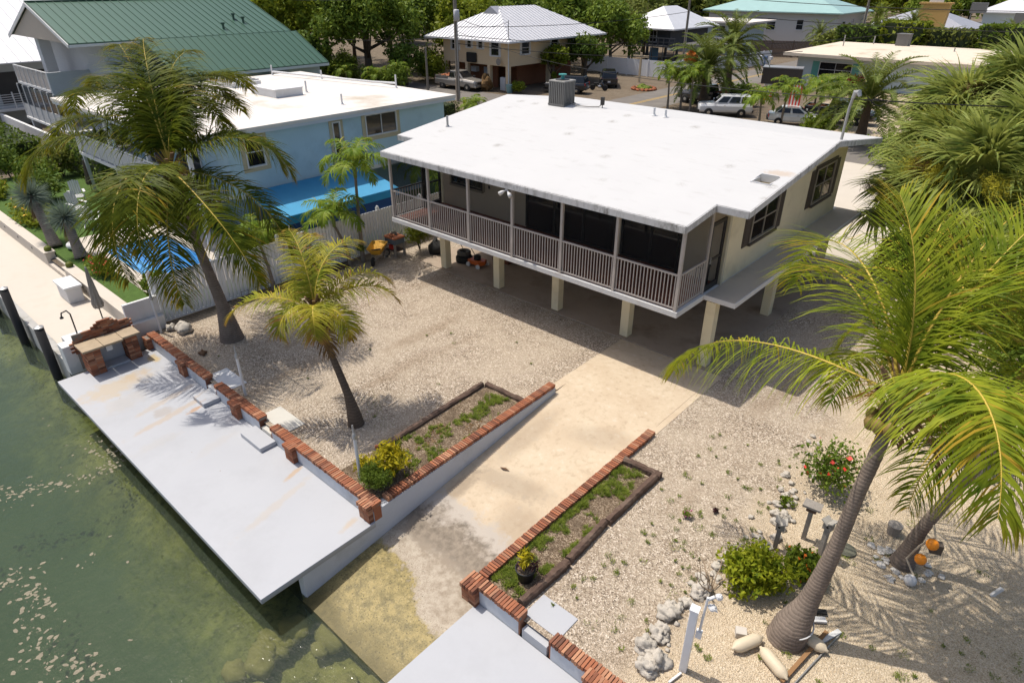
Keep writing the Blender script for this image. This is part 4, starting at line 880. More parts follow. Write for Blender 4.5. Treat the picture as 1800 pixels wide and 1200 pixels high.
def grasspatch(name, pts, n, L, w, m, seed, parent=None, kind='stuff'):
    g = np.random.default_rng(seed); pts = np.array(pts, float); i = g.integers(0,len(pts),n); r = pts[i,2]*np.sqrt(g.random(n)); a = g.uniform(0,6.28,n)
    P = np.stack([pts[i,0]+r*np.cos(a), pts[i,1]+r*np.sin(a), np.full(n,.02)],1); b = g.uniform(0,6.28,n); tl = g.uniform(.3,1.1,n)
    D = np.stack([np.cos(b)*tl, np.sin(b)*tl, np.ones(n)],1); D /= np.linalg.norm(D,axis=1)[:,None]; Wv = np.stack([-np.sin(b),np.cos(b),0*b],1)
    V, Q = strips(P, D, Wv, L*g.uniform(.5,1.2,n), np.full(n,w), 3, .3, (1,1,.7,.05)); me = npmesh(name, V, Q, m)
    o = inst(name, me, None, (0,0,0)); o['kind'] = kind
    if parent is not None: o.parent = parent; o.location = -rootloc(parent)
    return o
def bedgrass(x0,x1,y0,y1,k,thr,seed):
    g = random.Random(seed); out = []
    while len(out) < k:
        x = g.uniform(x0,x1); y = g.uniform(y0,y1)
        if mnoise.noise(Vector((x*2.1,y*1.5,seed)))+.5*mnoise.noise(Vector((x*5,y*5,seed)))+g.uniform(-.12,.12) > thr: out.append((x,y,.05))
    return out
grasspatch('grass', bedgrass(-6.42,-5.66,6.5,11.25,420,-.02,5)+bedgrass(-6.42,-6.25,6.6,11.2,80,-.3,6), 9500, .10, .006, WEED, 5, b2)
grasspatch('weeds', bedgrass(-11.3,-10.0,7.3,11.5,380,.08,7)+[(-10.95,11.2,.22),(-10.25,10.6,.2)], 6000, .09, .007, WEED, 6, b1)
lit = leafobj('leaf_litter', [(-10.7,8.6,.03),(-10.4,9.9,.03),(-10.9,9.2,.03)], [.35,.4,.3], 260, .035, DEAD, 91, b1, (-10.7,9.2,0), squash=(1,1,.03), flat=3); lit['kind'] = 'stuff'
g_ = np.random.default_rng(3)
wp = [(x,y,r) for x,y,r in zip(g_.uniform(-5.3,-3.0,90), g_.uniform(6.8,14.5,90), g_.uniform(.015,.09,90))]+[(x,y,r) for x,y,r in zip(g_.uniform(-21,-10.5,16), g_.uniform(6.6,14.5,16), g_.uniform(.02,.06,16))]+[(x,y,r) for x,y,r in zip(g_.uniform(-3,2.5,70), g_.uniform(7.5,14,70), g_.uniform(.03,.14,70))]+[(-3.4,8.6,.22),(-3.3,9.1,.2),(-4.0,7.3,.2),(-4.3,7.0,.15),(-4.1,9.75,.12),(-4.0,10.6,.13),(-13.4,8.9,.3),(-12.9,8.6,.25),(-12.2,8.4,.3)]
grasspatch('weeds', wp, 4600, .06, .006, WEED, 8)
shrub('yellow croton shrub beside the white lamp post at the ramp corner', (-10.45,7.2,0), (.6,.5,.62), CROT, 21, 950, .085, k=20, asp=.28, group='crotons')
shrub('feathery green fern spilling over the ramp corner bricks', (-10.3,6.62,.05), (.6,.36,.42), FERN, 22, 2600, .055, name='fern', asp=.16, k=16)
shrub('low yellow green shrub against the brick dock wall', (-10.95,6.8,0), (.36,.3,.34), CROT, 23, 380, .06, asp=.3, group='crotons')
pt = thing('potted_croton', 'black plastic pot with a yellow and purple croton in the grass bed', 'potted plant', (-5.92,7.0,.02))
part('pot', MB().lathe([(.15,0),(.20,.28),(.215,.29),(.215,.31),(.19,.31),(.18,.27)],(-5.92,7.0,.02),18), mat('black_plastic',(.016,.016,.018),.5,.1), pt, True); part('soil', MB().lathe([(.185,0),(.0,.01)],(-5.92,7.0,.29),14), SOIL, pt)
leafobj('yellow_leaves', clumps((-5.92,7.0,.55),(.2,.2,.2),8,4,.3), np.full(8,.12), 170, .07, CROT, 31, pt, (-5.92,7.0,.02), asp=.22, flat=.1)
leafobj('purple_leaves', clumps((-5.85,7.02,.42),(.24,.24,.12),8,5,.4), np.full(8,.1), 130, .065, leafmat('purple_leaf',(.035,.012,.02),(.09,.03,.04),None,5,.15), 32, pt, (-5.92,7.0,.02), asp=.22, flat=.1)
# ------------------------------------------------------------------ beside the fence: wheelbarrow, table, mower and clutter
wb = thing('wheelbarrow', 'yellow wheelbarrow parked facing the yard by the fence', 'wheelbarrow', (-21.75,15.6,0)); cx, cy = -21.75, 15.6
t_ = MB(); top = [(-.5,-.34),(.42,-.30),(.5,0),(.42,.30),(-.5,.34),(-.56,0)]; bot = [(-.22,-.2),(.2,-.18),(.24,0),(.2,.18),(-.22,.2),(-.25,0)]
a_ = math.radians(-55)
def wr(x,y,z): return (cx+x*math.cos(a_)-y*math.sin(a_), cy+x*math.sin(a_)+y*math.cos(a_), z)
n6 = 6; vo = [wr(x*1.05,y*1.05,.68-.05*x) for x,y in top]+[wr(x,y,.36) for x,y in bot]; vi = [wr(x*.98,y*.98,.67-.05*x) for x,y in top]+[wr(x*.92,y*.92,.39) for x,y in bot]
t_.add(vo, [(i,(i+1)%6,6+(i+1)%6,6+i) for i in range(6)]+[tuple(range(11,5,-1))]); t_.add(vi, [((i+1)%6,i,6+i,6+(i+1)%6) for i in range(6)]+[tuple(range(6,12))])
t_.add([*vo[:6],*vi[:6]], [(i,6+i,6+(i+1)%6,(i+1)%6) for i in range(6)])
part('tray', t_, YELLOW, wb, bev=.012)
fr_ = MB()
for s in (-1,1): fr_.tube([wr(.62,s*.02,.2),wr(.1,s*.2,.34),wr(-.5,s*.27,.42),wr(-.95,s*.3,.52)], .022, 6); fr_.tube([wr(-.1,s*.22,.36),wr(-.28,s*.26,.0),wr(-.42,s*.26,.4)], .018, 6)
part('frame', fr_, GREYWOOD, wb)
wh = MB().lathe([(.0,-.05),(.12,-.05),(.19,-.03),(.19,.03),(.12,.05),(.0,.05)], (0,0,0), 16, axis='y'); wh.v = [wr(.62+p[0],p[1],.19+p[2]) for p in wh.v]; part('wheel', wh, TIRE, wb, True)
solo('black_bag', MB().obox((cx+.03,cy-.05,.47),(.42,.16,.14),a_+math.pi/2+.6), BLACK, 'black bag lying in the yellow wheelbarrow', 'bag', (cx,cy,.4), bev=.03)
tb = thing('potting_table', 'rusty topped wooden work table beside the wheelbarrow', 'table', (-21.7,16.55,0)); cx, cy = -21.7, 16.55
part('top', MB().box(cx-.36,cx+.36,cy-.30,cy+.30,.82,.9), RUST, tb, bev=.02); part('apron', MB().box(cx-.33,cx+.33,cy-.27,cy+.27,.6,.818), mat('faded_blue_wood',(.10,.13,.16),.8,.3,6), tb); part('shelf', MB().box(cx-.30,cx+.30,cy-.24,cy+.24,.26,.3), WOOD, tb)
for sx in (-1,1):
    for sy in (-1,1): part('leg', MB().box(cx+sx*.3-.04,cx+sx*.3+.04,cy+sy*.25-.04,cy+sy*.25+.04,0,.6), GREYWOOD, tb)
for i in range(5): part('clutter', MB().blob((cx+R.uniform(-.25,.25),cy+R.uniform(-.2,.2),.94),(.09,.07,.05),i,8,5,.4), RUST if i%2 else BROWN, tb)
solo('gas_can', MB().box(cx-.2,cx+.02,cy-.2,cy-.02,.302,.5).tube([(cx-.1,cy-.1,.5),(cx-.02,cy-.1,.58)],.03,6), RED, 'red fuel can on the shelf under the rusty table', 'can', (cx,cy,.3), bev=.02)
solo('spare_tyre', MB().lathe([(.12,0),(.17,-.05),(.2,0),(.17,.05),(.12,0)],(cx-.1,cy-.42,.2),14,axis='x',cap=False), TIRE, 'small black tyre leaning under the rusty table', 'tyre', (cx-.1,cy-.42,0))
def tyre(label, c, r, w, mm, cat='tyre'):
    return solo('old_tyre', MB().lathe([(r*.55,0),(r*.6,w*.5),(r*.85,w*.55),(r,w*.3),(r,-w*.3),(r*.85,-w*.55),(r*.6,-w*.5),(r*.55,0)], c, 18, cap=False), mm, label, cat, c, smooth=True)
tyre('pale rimmed tyre lying by the first column under the house', (-18.9,18.0,.42), .3, .18, mat('dusty_tyre',(.10,.095,.085),.9,.5,4)); tyre('black tyre lying flat under the pale tyre', (-18.9,18.0,.16), .36, .28, TIRE)
mw = thing('lawn_mower', 'orange lawn mower with white wheels under the house', 'lawn mower', (-18.2,18.0,0)); cx, cy = -18.15, 18.05
part('deck', MB().prism([(cx-.35,cy-.25),(cx+.3,cy-.25),(cx+.42,cy),(cx+.3,cy+.25),(cx-.35,cy+.25)],.12,.3), mat('mower_orange',(.50,.10,.01),.5,.1), mw, bev=.03); part('engine', MB().lathe([(.15,.3),(.15,.45),(.08,.5)],(cx,cy,0),12), BLACK, mw)
for sx in (-.28,.28):
    for sy in (-.28,.28): part('wheel', MB().lathe([(.0,-.03),(.1,-.03),(.1,.03),(.0,.03)],(cx+sx,cy+sy,.1),12,axis='y'), WHITEP, mw)
part('handle', MB().tube([(cx-.3,cy-.2,.3),(cx-.9,cy-.2,.95),(cx-.9,cy+.2,.95),(cx-.3,cy+.2,.3)],.015,6), DKFRAME, mw)
solo('wooden_crate', MB().box(-18.1,-17.2,18.9,19.7,.03,.62).box(-18.05,-17.9,18.95,19.65,.62,.7), mat('red_brown_crate',(.17,.06,.03),.8,.25,5), 'reddish wooden crate behind the lawn mower', 'crate', (-17.6,19.3,.03), bev=.015)
solo('covered_grill', MB().tube([(-18.3,19.7,.1),(-18.3,19.7,.7),(-18.3,19.7,1.0)],[.4,.42,.25],12), BLACK, 'black covered barrel behind the wooden crate under the house', 'grill', (-18.3,19.7,.03), smooth=True)
solo('dark_bin', MB().lathe([(.28,0),(.34,.6),(.36,.65),(.2,.72)],(-17.0,19.6,.03),14), BLACK, 'round black bin right of the wooden crate', 'bin', (-17.0,19.6,.03), smooth=True)
solo('black_sack', MB().blob((-20.5,17.9,.25),(.4,.35,.35),3,10,7,.3), BLACK, 'black plastic sack on the ground under the porch corner', 'sack', (-20.5,17.9,0), smooth=True)
shrub('bushy yellow green areca clump at the porch corner', (-21.3,17.6,0), (.75,.8,1.15), leafmat('areca',(.07,.11,.012),(.26,.27,.03),None,3,.3), 33, 1300, .13, asp=.14, k=20, name='areca_clump')
shrub('green potted fern on a post by the slim palms', (-22.0,14.95,.55), (.3,.3,.2), FERN, 34, 260, .07, asp=.2)
# end table with things on the porch
et = solo('side_table', MB().box(-8.1,-7.75,17.25,17.65,3.0,3.04).box(-8.08,-8.04,17.28,17.32,ZF,3.0).box(-7.81,-7.77,17.28,17.32,ZF,3.0).box(-8.08,-8.04,17.58,17.62,ZF,3.0).box(-7.81,-7.77,17.58,17.62,ZF,3.0).blob((-7.92,17.4,3.1),(.1,.08,.06),2,8,5,.2), DKFRAME, 'small black table at the right end of the screened porch', 'table', (-7.9,17.45,ZF))
solo('leaning_pole', MB().tube([(-8.75,17.4,ZF+.02),(-8.95,17.6,4.3)], [.035,.02], 6), BLACK, 'thin black pole leaning against the porch wall by the corner', 'pole', (-8.75,17.4,ZF))
# ------------------------------------------------------------------ boulder and small stuff by the left palm
solo('boulder', MB().rock((-21.55,7.15,.1),(.3,.26,.22),5,22,14,.25), ROCK, 'grey coral boulder between fence and tall palm', 'rock', (-21.55,7.15,0), smooth=True)
solo('small_rock', MB().rock((-22.0,6.9,.08),(.17,.13,.12),8), ROCK, 'small pale rock at the foot of the fence end lamp post', 'rock', (-22,6.9,0), smooth=True)
solo('fallen_husk', MB().blob((-19.55,6.85,.06),(.15,.11,.08),9,10,6,.35), DEBRIS, 'brown coconut husk on the gravel in palm shade', 'husk', (-19.55,6.85,0))
solo('clay_pot', MB().tube([(-11.52,7.55,.07),(-11.42,7.75,.07)],[.05,.06],8), mat('terracotta',(.45,.16,.07),.8,.15), 'small terracotta pipe at the end of the bed timber', 'pipe', (-11.5,7.6,0))
solo('dead_leaf', MB().add([(-9.0,9.55,-.42),(-8.85,9.62,-.40),(-8.7,9.6,-.42),(-8.88,9.52,-.38)],[(0,1,2,3)]), DEBRIS, 'dark dead leaf on the boat ramp', 'leaf', (-8.85,9.57,-.43))
# ------------------------------------------------------------------ right foreground lot
SH1 = leafmat('sea_grape',(.10,.17,.012),(.46,.46,.03),None,7,.35)
shrub('bright yellow green shrub next to the bare twigs', (-2.45,9.95,0), (.9,.9,.5), SH1, 41, 3600, .06, k=34)
shrub('orange flowering shrub at the foot of the bird houses', (-1.8,10.8,0), (.62,.6,.36), SHRUBG, 42, 1700, .06, k=18, flowers=(PETO,60,.04))
shrub('thin leafy shrub with red flowers behind the bird houses', (-2.35,13.8,0), (.75,.9,.8), LV[0], 43, 1500, .055, k=26, flowers=(PETR,26,.06))
shrub('small green plant between the birdhouse posts and rock border', (-2.85,12.6,0), (.2,.3,.12), SHRUBG, 44, 160, .05)
shrub('pink flowering seedling in the gravel', (-4.35,10.7,0), (.12,.12,.16), WEED, 45, 60, .04, flowers=(PETP,14,.03), k=5)
shrub('small dark purple plant in the gravel', (-3.95,11.3,0), (.1,.1,.1), MATS['purple_leaf'], 46, 60, .05, k=4, asp=.25)
tw = thing('bare_twigs', 'bare pale twigs of a dead bush in front of the yellow green shrub', 'shrub', (-3.0,9.2,0))
tm_ = MB()
for i in range(9):
    a = R.uniform(0,6.28); p = Vector((-3.0,9.2,0)); pts = [p]; d = Vector((math.cos(a)*.5,math.sin(a)*.5,.9)).normalized()
    for j in range(5): d = (d+Vector((R.uniform(-.4,.4),R.uniform(-.4,.4),R.uniform(-.25,.15)))).normalized(); p = p+d*.17; pts.append(p)
    tm_.tube(pts, [.016,.013,.011,.009,.006,.003], 5)
part('twigs', tm_, mat('pale_twig',(.30,.22,.15),.9,.2), tw)
for x,y,h,ro,lb in ((-2.5,11.15,.72,.3,'small grey birdhouse on a post nearest the yellow green shrub'),(-2.15,11.85,.95,.1,'tall grey bird feeder with flat roof on a post'),(-1.72,11.6,.9,-.3,'birdhouse with pitched roof beside the leaning palm trunk')):
    bh = thing('birdhouse', lb, 'birdhouse', (x,y,0), 'bird houses')
    part('post', MB().obox((x,y,h*.42),(.09,.09,h*.85),ro), GREYWOOD, bh)
    if h > .92: part('roof', MB().obox((x,y,h),(.36,.26,.05),ro), GREYWOOD, bh); part('tray', MB().obox((x,y,h-.1),(.2,.16,.08),ro), WOOD, bh)
    else:
        part('house_box', MB().obox((x,y,h-.06),(.17,.15,.16),ro), GREYWOOD, bh); part('roof', MB().obox((x-.05,y,h+.06),(.16,.22,.025),ro,.5).obox((x+.05,y,h+.06),(.16,.22,.025),ro,-.5), mat('light_grey_wood',(.36,.335,.30),.9,.2,8), bh)
        part('entrance', MB().lathe([(.025,0),(.025,.004)],(x,y-.085,h-.05),10,axis='y'), BLACK, bh)
wpo = thing('white_post', 'square white pipe post with tap fittings by the rock border', 'post', (-2.58,7.36,0))
part('post', MB().obox((-2.57,7.36,.78),(.13,.13,1.56),.2), VINYL, wpo, bev=.01); part('cap', MB().obox((-2.57,7.36,1.575),(.15,.15,.03),.2), VINYL, wpo)
pf = MB().tube([(-2.46,7.45,.9),(-2.44,7.47,1.85)],.022,8); pf.tube([(-2.44,7.47,1.8),(-2.36,7.55,1.86)],.03,8); pf.blob((-2.3,7.58,1.88),(.06,.06,.06),1,8,6,.2); pf.blob((-2.34,7.5,1.66),(.08,.06,.06),2,8,6,.3)
part('pipe_fitting', pf, WHITEP, wpo); part('box', MB().obox((-2.46,7.46,.95),(.1,.08,.16),.2), VINYL, wpo)
for i,(c,a,lb) in enumerate((((-1.93,8.52,.12),1.1,'cream boat fender lying left of the palm base'),((-1.42,8.45,.12),-.45,'cream boat fender lying below the palm base'),((-1.12,9.35,.11),-.1,'cream boat fender half hidden right of the palm base'))):
    f_ = MB(); d = Vector((math.cos(a),math.sin(a),0)); c = Vector(c); f_.tube([c-d*.34,c-d*.31,c-d*.26,c-d*.18,c+d*.18,c+d*.26,c+d*.31,c+d*.34], [.025,.03,.085,.115,.115,.085,.03,.025], 14)
    solo('boat_fender', f_, CREAMF, lb, 'fender', c-Vector((0,0,.12)), 'boat fenders', smooth=True)
solo('stone_block', MB().obox((-2.12,8.68,.07),(.2,.17,.14),.5), mat('pale_block',(.50,.46,.41),.85,.1), 'pale concrete block beside the fender', 'block', (-2.12,8.68,0), bev=.01)
for a, b, w, m_, lb in (((-1.75,9.75,.06),(-1.1,10.2,.06),.1,BLACK,'black plank lying behind the palm base'),((-1.6,9.6,.05),(-1.05,10.02,.05),.12,WHITEP,'white board lying behind the palm base'),((-1.18,8.25,.06),(-.95,9.75,.08),.07,mat('brown_plank',(.26,.14,.06),.8,.3,6),'brown wooden pole lying right of the palm base'),((-.98,9.45,.05),(-.78,9.95,.05),.09,WHITEP,'short white board right of the palm base'),((-2.62,6.95,.04),(-2.55,7.25,.04),.035,WHITEP,'thin white stick at the foot of the white post'),((-1.02,8.3,.03),(-.75,9.9,.03),.02,METAL,'thin grey rod lying on the sand by the palm base')):
    solo('plank', MB().bar(a,b,w,.04), m_, lb, 'plank', a, 'boards around the palm base')
rr_ = random.Random(5)
for i in range(34):
    u = i/33; x = -3.05-.25*math.sin(u*7)+rr_.uniform(-.14,.14)+(.0 if u<.5 else .1); y = 6.9+u*6.6+rr_.uniform(-.1,.1); s = rr_.uniform(.08,.17)*(1.3 if u < .35 else .8)
    solo('border_rock', MB().rock((x,y,s*.3),(s*.95,s*.9,s*.7),i), ROCK, 'rough coral rock in the border between gravel and sand', 'rock', (x,y,0), 'coral border rocks', smooth=True)
for i in range(46):
    u = rr_.random(); x = -3.0-.25*math.sin(u*7)+rr_.gauss(0,.16); y = 7.2+u*8.6+rr_.uniform(-.1,.1); s = rr_.uniform(.03,.075)
    solo('border_rock', MB().rock((x,y,s*.35),(s,s*.9,s*.7),i+90,9,6), ROCK, 'small bleached rubble stone along the rock border', 'rock', (x,y,0), 'border rubble', smooth=True)
# shells and buoys at the second palm
for i in range(26):
    a = rr_.uniform(0,6.28); r_ = rr_.uniform(.35,.75); x = -.3+math.cos(a)*r_; y = 12.45+math.sin(a)*r_*.75; s = rr_.uniform(.03,.08)
    solo('shell', MB().blob((x,y,s*.4),(s*1.2,s,s*.6),i+50,8,5,.4), mat('bleached_shell',(.62,.59,.55),.8,.1), 'bleached shell or coral piece ringing the second palm', 'shell', (x,y,0), 'shells around the palm')
for c, r_, m_, lb in (((-.02,12.25,1.0),.115,ORANGE,'upper orange buoy hanging on the palm trunk'),((-.1,12.15,.62),.11,ORANGE,'lower orange buoy hanging on the palm trunk'),((-.12,12.05,.1),.12,WHITEP,'white ball on the shells at the foot of the palm')):
    s_ = MB().lathe([(.001,-r_)]+[(r_*math.cos(t__),r_*math.sin(t__)) for t__ in [-1.2,-.8,-.4,0,.4,.8,1.2]]+[(.001,r_)],c,14); solo('float_buoy', s_, m_, lb, 'buoy', c, 'buoys on the palm', smooth=True)
solo('rope', MB().tube([(-.12,12.45,1.3),(-.02,12.3,1.15),(-.2,12.3,.8),(-.32,12.25,.4),(-.1,12.1,.2)],.022,6), mat('old_rope',(.40,.34,.26),.9,.3,12), 'pale rope wound down the second palm trunk', 'rope', (-.12,12.45,1.3))
solo('hanging_box', MB().obox((.05,12.4,.85),(.2,.16,.22),.4), BROWN, 'small brown box hanging beside the orange buoys', 'box', (.05,12.4,.7)); solo('gray_bucket', MB().lathe([(.12,0),(.15,.26)],(-.75,13.3,.0),12), GREYWOOD, 'grey bucket behind the second palm', 'bucket', (-.75,13.3,0))
solo('stepping_disc', MB().lathe([(.2,0),(.2,.05),(.16,.06)],(-1.35,12.1,0),18), mat('mossy_disc',(.12,.12,.09),.9,.3), 'round dark stepping stone behind the leaning trunk', 'stone', (-1.35,12.1,0))
solo('white_stake', MB().obox((1.22,12.85,.11),(.07,.05,.26),.6,.5), WHITEP, 'short white stake in the sand at the right', 'stake', (1.22,12.85,0))
rg = solo('trunk_ring', MB().tube([(-1.42+.32*math.cos(q),9.27+.32*math.sin(q),.36+.06*math.cos(q-.9)) for q in [i*.2618 for i in range(25)]],.014,5,cap=False), WHITEP, 'white cable looped round the swollen palm base', 'cable', (-1.46,9.2,.3))
# ------------------------------------------------------------------ loose gravel, floating debris, underwater stones
def scatter(name, n, xr, yr, z, s, m, seed, acc=None):
    g = np.random.default_rng(seed); x = g.uniform(*xr,n); y = g.uniform(*yr,n)
    if acc is not None: k = acc(x,y); x, y = x[k], y[k]; n = len(x)
    oc = np.array([(1,0,0),(0,1,0),(-1,0,0),(0,-1,0),(0,0,.7),(0,0,-.3)],float); F_ = np.array([(0,1,4,4),(1,2,4,4),(2,3,4,4),(3,0,4,4)])
    sc = g.uniform(.5,1.3,(n,1,1))*s*(1+g.uniform(-.35,.35,(n,6,1))); a = g.uniform(0,6.28,n); rot = np.stack([np.stack([np.cos(a),-np.sin(a),0*a],1),np.stack([np.sin(a),np.cos(a),0*a],1),np.tile([0,0,1.],(n,1))],1)
    V = np.einsum('nij,nkj->nki',rot,oc[None]*sc*np.array([1,.75,1]))+np.stack([x,y,np.full(n,z)],1)[:,None]
    v = V.reshape(-1,3); fs = (np.arange(n)*6)[:,None,None]+np.array([(0,1,4),(1,2,4),(2,3,4),(3,0,4)])[None]
    o = mesh_obj(name, v.tolist(), fs.reshape(-1,3).tolist(), m); o['kind'] = 'stuff'; return o
def grmat():
    t = NT('loose_pebbles'); p = t.pos(); v = t.vor(p, 14); r = t.sep(v.outputs['Color'])[0]
    t.base(t.ramp(r, [(0,(.13,.09,.06)),(.4,(.33,.255,.18)),(.8,(.46,.375,.285)),(1,(.62,.53,.43))])); t.set(rough=.95, spec=.2); return t.m
GRM = grmat()
notramp = lambda x,y: ~((x>-10.1)&(x<-5.4)&(y<16.8)) & ~((x>-11.6)&(x<-9.9)&(y<11.7))
scatter('loose_gravel', 24000, (-22.4,-3.0), (6.5,16.8), -.002, .011, GRM, 1, notramp)
scatter('loose_gravel', 7000, (-5.4,2.5), (6.9,15.5), .001, .011, GRM, 2)
def foamblob(seed, anchors, n, s):
    g = np.random.default_rng(seed); V, F_ = [], []; s = s*.8
    an = np.array(anchors,float)
    for i in range(n):
        k = g.integers(0,len(an)); c = an[k,:2]+g.normal(size=2)*an[k,2]; r = s*g.uniform(.25,1.3)**2.2; m_ = 7; o = len(V); a0 = g.uniform(0,6.28); e = g.uniform(.35,.8)
        V.append((c[0],c[1],-1.15))
        for j in range(m_):
            w = 6.283*j/m_; q = r*g.uniform(.65,1.2); x_, y_ = q*math.cos(w), q*math.sin(w)*e; V.append((c[0]+x_*math.cos(a0)-y_*math.sin(a0), c[1]+x_*math.sin(a0)+y_*math.cos(a0), -1.156))
        F_ += [(o,o+1+j,o+1+(j+1)%m_) for j in range(m_)]
    o = mesh_obj('floating_debris', V, F_, FOAM); o['kind'] = 'stuff'; return o
foamblob(3, [(-18.5,.7,.25),(-18.2,1.2,.2),(-17.9,1.7,.25),(-17.7,2.1,.22),(-17.6,2.6,.25),(-17.7,3.0,.2),(-18.0,3.3,.25),(-18.4,3.4,.22),(-18.9,3.35,.3),(-17.9,.3,.35),(-19.0,3.35,.3)], 360, .055)
foamblob(4, [(-15.2,.15,.15),(-14.8,.2,.2),(-14.4,.1,.2),(-14.0,.2,.2),(-13.5,.1,.25),(-13.0,.0,.3),(-12.3,.1,.25),(-11.8,.35,.2),(-11.3,.5,.15),(-12.6,-.3,.3)], 300, .055)
foamblob(5, [(-15,1.5,1.5),(-18,0,2),(-12,1.5,1),(-20,2,1.5),(-25,2,2.5),(-14.3,1.35,.25)], 60, .045)
rs = random.Random(9)
for i in range(30):
    x = rs.uniform(-9.6,-6.2); y = rs.uniform(2.2,4.1); s = rs.uniform(.13,.32)
    solo('submerged_rock', MB().rock((x,y,-1.50+.1*rs.random()+.06*(y-3)),(s*1.2,s,s*.6),i+200,16,10,.25), mat('algae_rock',(.33,.28,.13),.95,.4,4,.5,10), 'algae covered rock under the water at the foot of the ramp', 'rock', (x,y,-1.9), 'submerged rocks', smooth=True)
# ------------------------------------------------------------------ left neighbour: patio, pool garden, blue house
rwl = thing('retaining_wall', 'low cream retaining wall beside the neighbour patio, left of its steps', 'wall', (-50,6.3,-.3), 'cream retaining walls')
part('wall', MB().box(-69.9,-32.4,6.125,6.48,-.3,.26), COPINGW, rwl); part('coping', MB().box(-69.9,-32.36,6.08,6.52,.263,.33), PATIO, rwl, bev=.01)
rwr = thing('retaining_wall', 'low cream retaining wall between the patio steps and our fence', 'wall', (-26.5,6.3,-.3), 'cream retaining walls')
part('wall', MB().box(-30.1,-22.86,6.125,6.48,-.3,.26), COPINGW, rwr); part('coping', MB().box(-30.14,-22.86,6.08,6.52,.263,.33), PATIO, rwr, bev=.01)
for i in range(9): part('wall_light', MB().box(-45+i*2.1,-44.9+i*2.1,6.11,6.124,.0,.08) if -45+i*2.1 < -32.6 or -45+i*2.1 > -30 else MB().box(-24.0,-23.9,6.11,6.124,0,.08), DKFRAME, rwl)
stp = thing('patio_steps', 'cream steps through the retaining wall of the neighbour patio', 'steps', (-31.25,6.4,-.3))
for j in range(3): part('step', MB().box(-32.35,-30.15,6.125+.0+.3*j,6.125+.3*(j+1)-.002,-.3,-.3+.18*(j+1)), PATIO, stp, bev=.01)
sw = solo('neighbour_seawall', MB().box(-70,-22.86,3.8,4.048,-3.5,-.24), mat('seawall_concrete',(.40,.39,.37),.9,.2,2,.2,20,dirt=(.16,.15,.11),damt=.7), 'weathered grey concrete seawall of the neighbour patio', 'seawall', (-46,3.9,-1.2))
for i in range(14): part('fender_rail', MB().box(-24.4-i*2.4-.03,-24.4-i*2.4+.03,3.74,3.798,-1.4,-.3), GREYWOOD, sw)
for x, h, lb in ((-23.85,.72,'black dock piling nearest the brick counter'),(-27.45,1.0,'middle black dock piling of the neighbour seawall'),(-31.1,1.0,'farthest black dock piling of the neighbour seawall')):
    pl = thing('dock_piling', lb, 'piling', (x,3.6,-2), 'dock pilings'); part('pile', MB().tube([(x,3.62,-3),(x,3.62,h)],.14,12), mat('black_piling',(.016,.015,.015),.7,.2), pl, True); part('cap', MB().lathe([(.15,0),(.15,.03),(.03,.08)],(x,3.62,h),12), METAL, pl)
bxx = thing('deck_box', 'white storage box with lid on the neighbour patio', 'storage box', (-28.15,5.68,-.3)); part('body', MB().box(-28.72,-27.58,5.42,5.95,-.3,.28), WHITEP, bxx, bev=.02); part('lid', MB().box(-28.79,-27.52,5.36,6.0,.283,.38), mat('bright_white',(.7,.7,.7),.5,.03), bxx, bev=.02)
bn = solo('white_bench_box', MB().box(-23.95,-23.0,4.12,4.75,-.3,.16), WHITEP, 'white box seat by the outdoor shower at the seawall corner', 'box', (-23.5,4.4,-.3), bev=.02)
solo('outdoor_shower', MB().tube([(-22.92,4.4,-.3),(-22.9,4.4,1.25),(-23.0,4.35,1.35),(-23.3,4.25,1.2),(-23.35,4.23,1.05)],.022,8).lathe([(.06,0),(.05,.05)],(-23.35,4.23,1.0),10), DKFRAME, 'thin dark outdoor shower pole at the seawall corner', 'shower', (-22.92,4.4,-.3))
def umbrella(label, x, y, z, h, m):
    u = thing('closed_umbrella', label, 'umbrella', (x,y,z)); part('pole', MB().tube([(x,y,z),(x,y,z+h)],.022,8), DKFRAME, u)
    cv = MB(); n = 16; prof_ = [(.17,z+h*.22),(.2,z+h*.3),(.14,z+h*.45),(.10,z+h*.7),(.04,z+h*1.0)]
    for r_, zz in prof_:
        for j in range(n): a = 6.283*j/n; q = r_*(1.0 if j%2 else .72); cv.v.append((x+q*math.cos(a), y+q*math.sin(a), zz))
    for i in range(4):
        for j in range(n): cv.f.append((i*n+j,i*n+(j+1)%n,(i+1)*n+(j+1)%n,(i+1)*n+j)); cv.m.append(0)
    part('canopy', cv, m, u); part('finial', MB().lathe([(.03,0),(.03,.04),(.0,.08)],(x,y,z+h),8), METAL, u)
umbrella('closed grey umbrella standing on the neighbour patio', -25.47, 5.82, -.3, 1.95, mat('grey_canvas',(.22,.205,.19),.9,.15,5)); umbrella('closed brown umbrella in front of the hedge by the blue house', -41.3, 11.0, .25, 1.7, mat('brown_canvas',(.17,.125,.09),.9,.15,5))
def chair_adirondack():
    t_ = thing('adirondack_chair', 'x', 'chair', (0,0,0), 'white garden chairs')
    for i in range(5): part('seat_slat', MB().obox((-.02+.09*i-.18,0,.36-.02*i),(.08,.52,.02)), WHITEP, t_)
    for i in range(5): part('back_slat', MB().obox((-.36,-.2+.1*i,.72),(.02,.085,.75-.06*abs(i-2)),0,-.3), WHITEP, t_)
    for s in (-1,1): part('arm', MB().box(-.3,.35,s*.34-.06,s*.34+.06,.56,.585), WHITEP, t_); part('front_leg', MB().box(.24,.32,s*.3-.02,s*.3+.02,0,.56), WHITEP, t_); part('rear_leg', MB().bar((-.45,s*.27,.02),(.25,s*.27,.38),.03,.1), WHITEP, t_)
    return t_
ch = chair_adirondack()
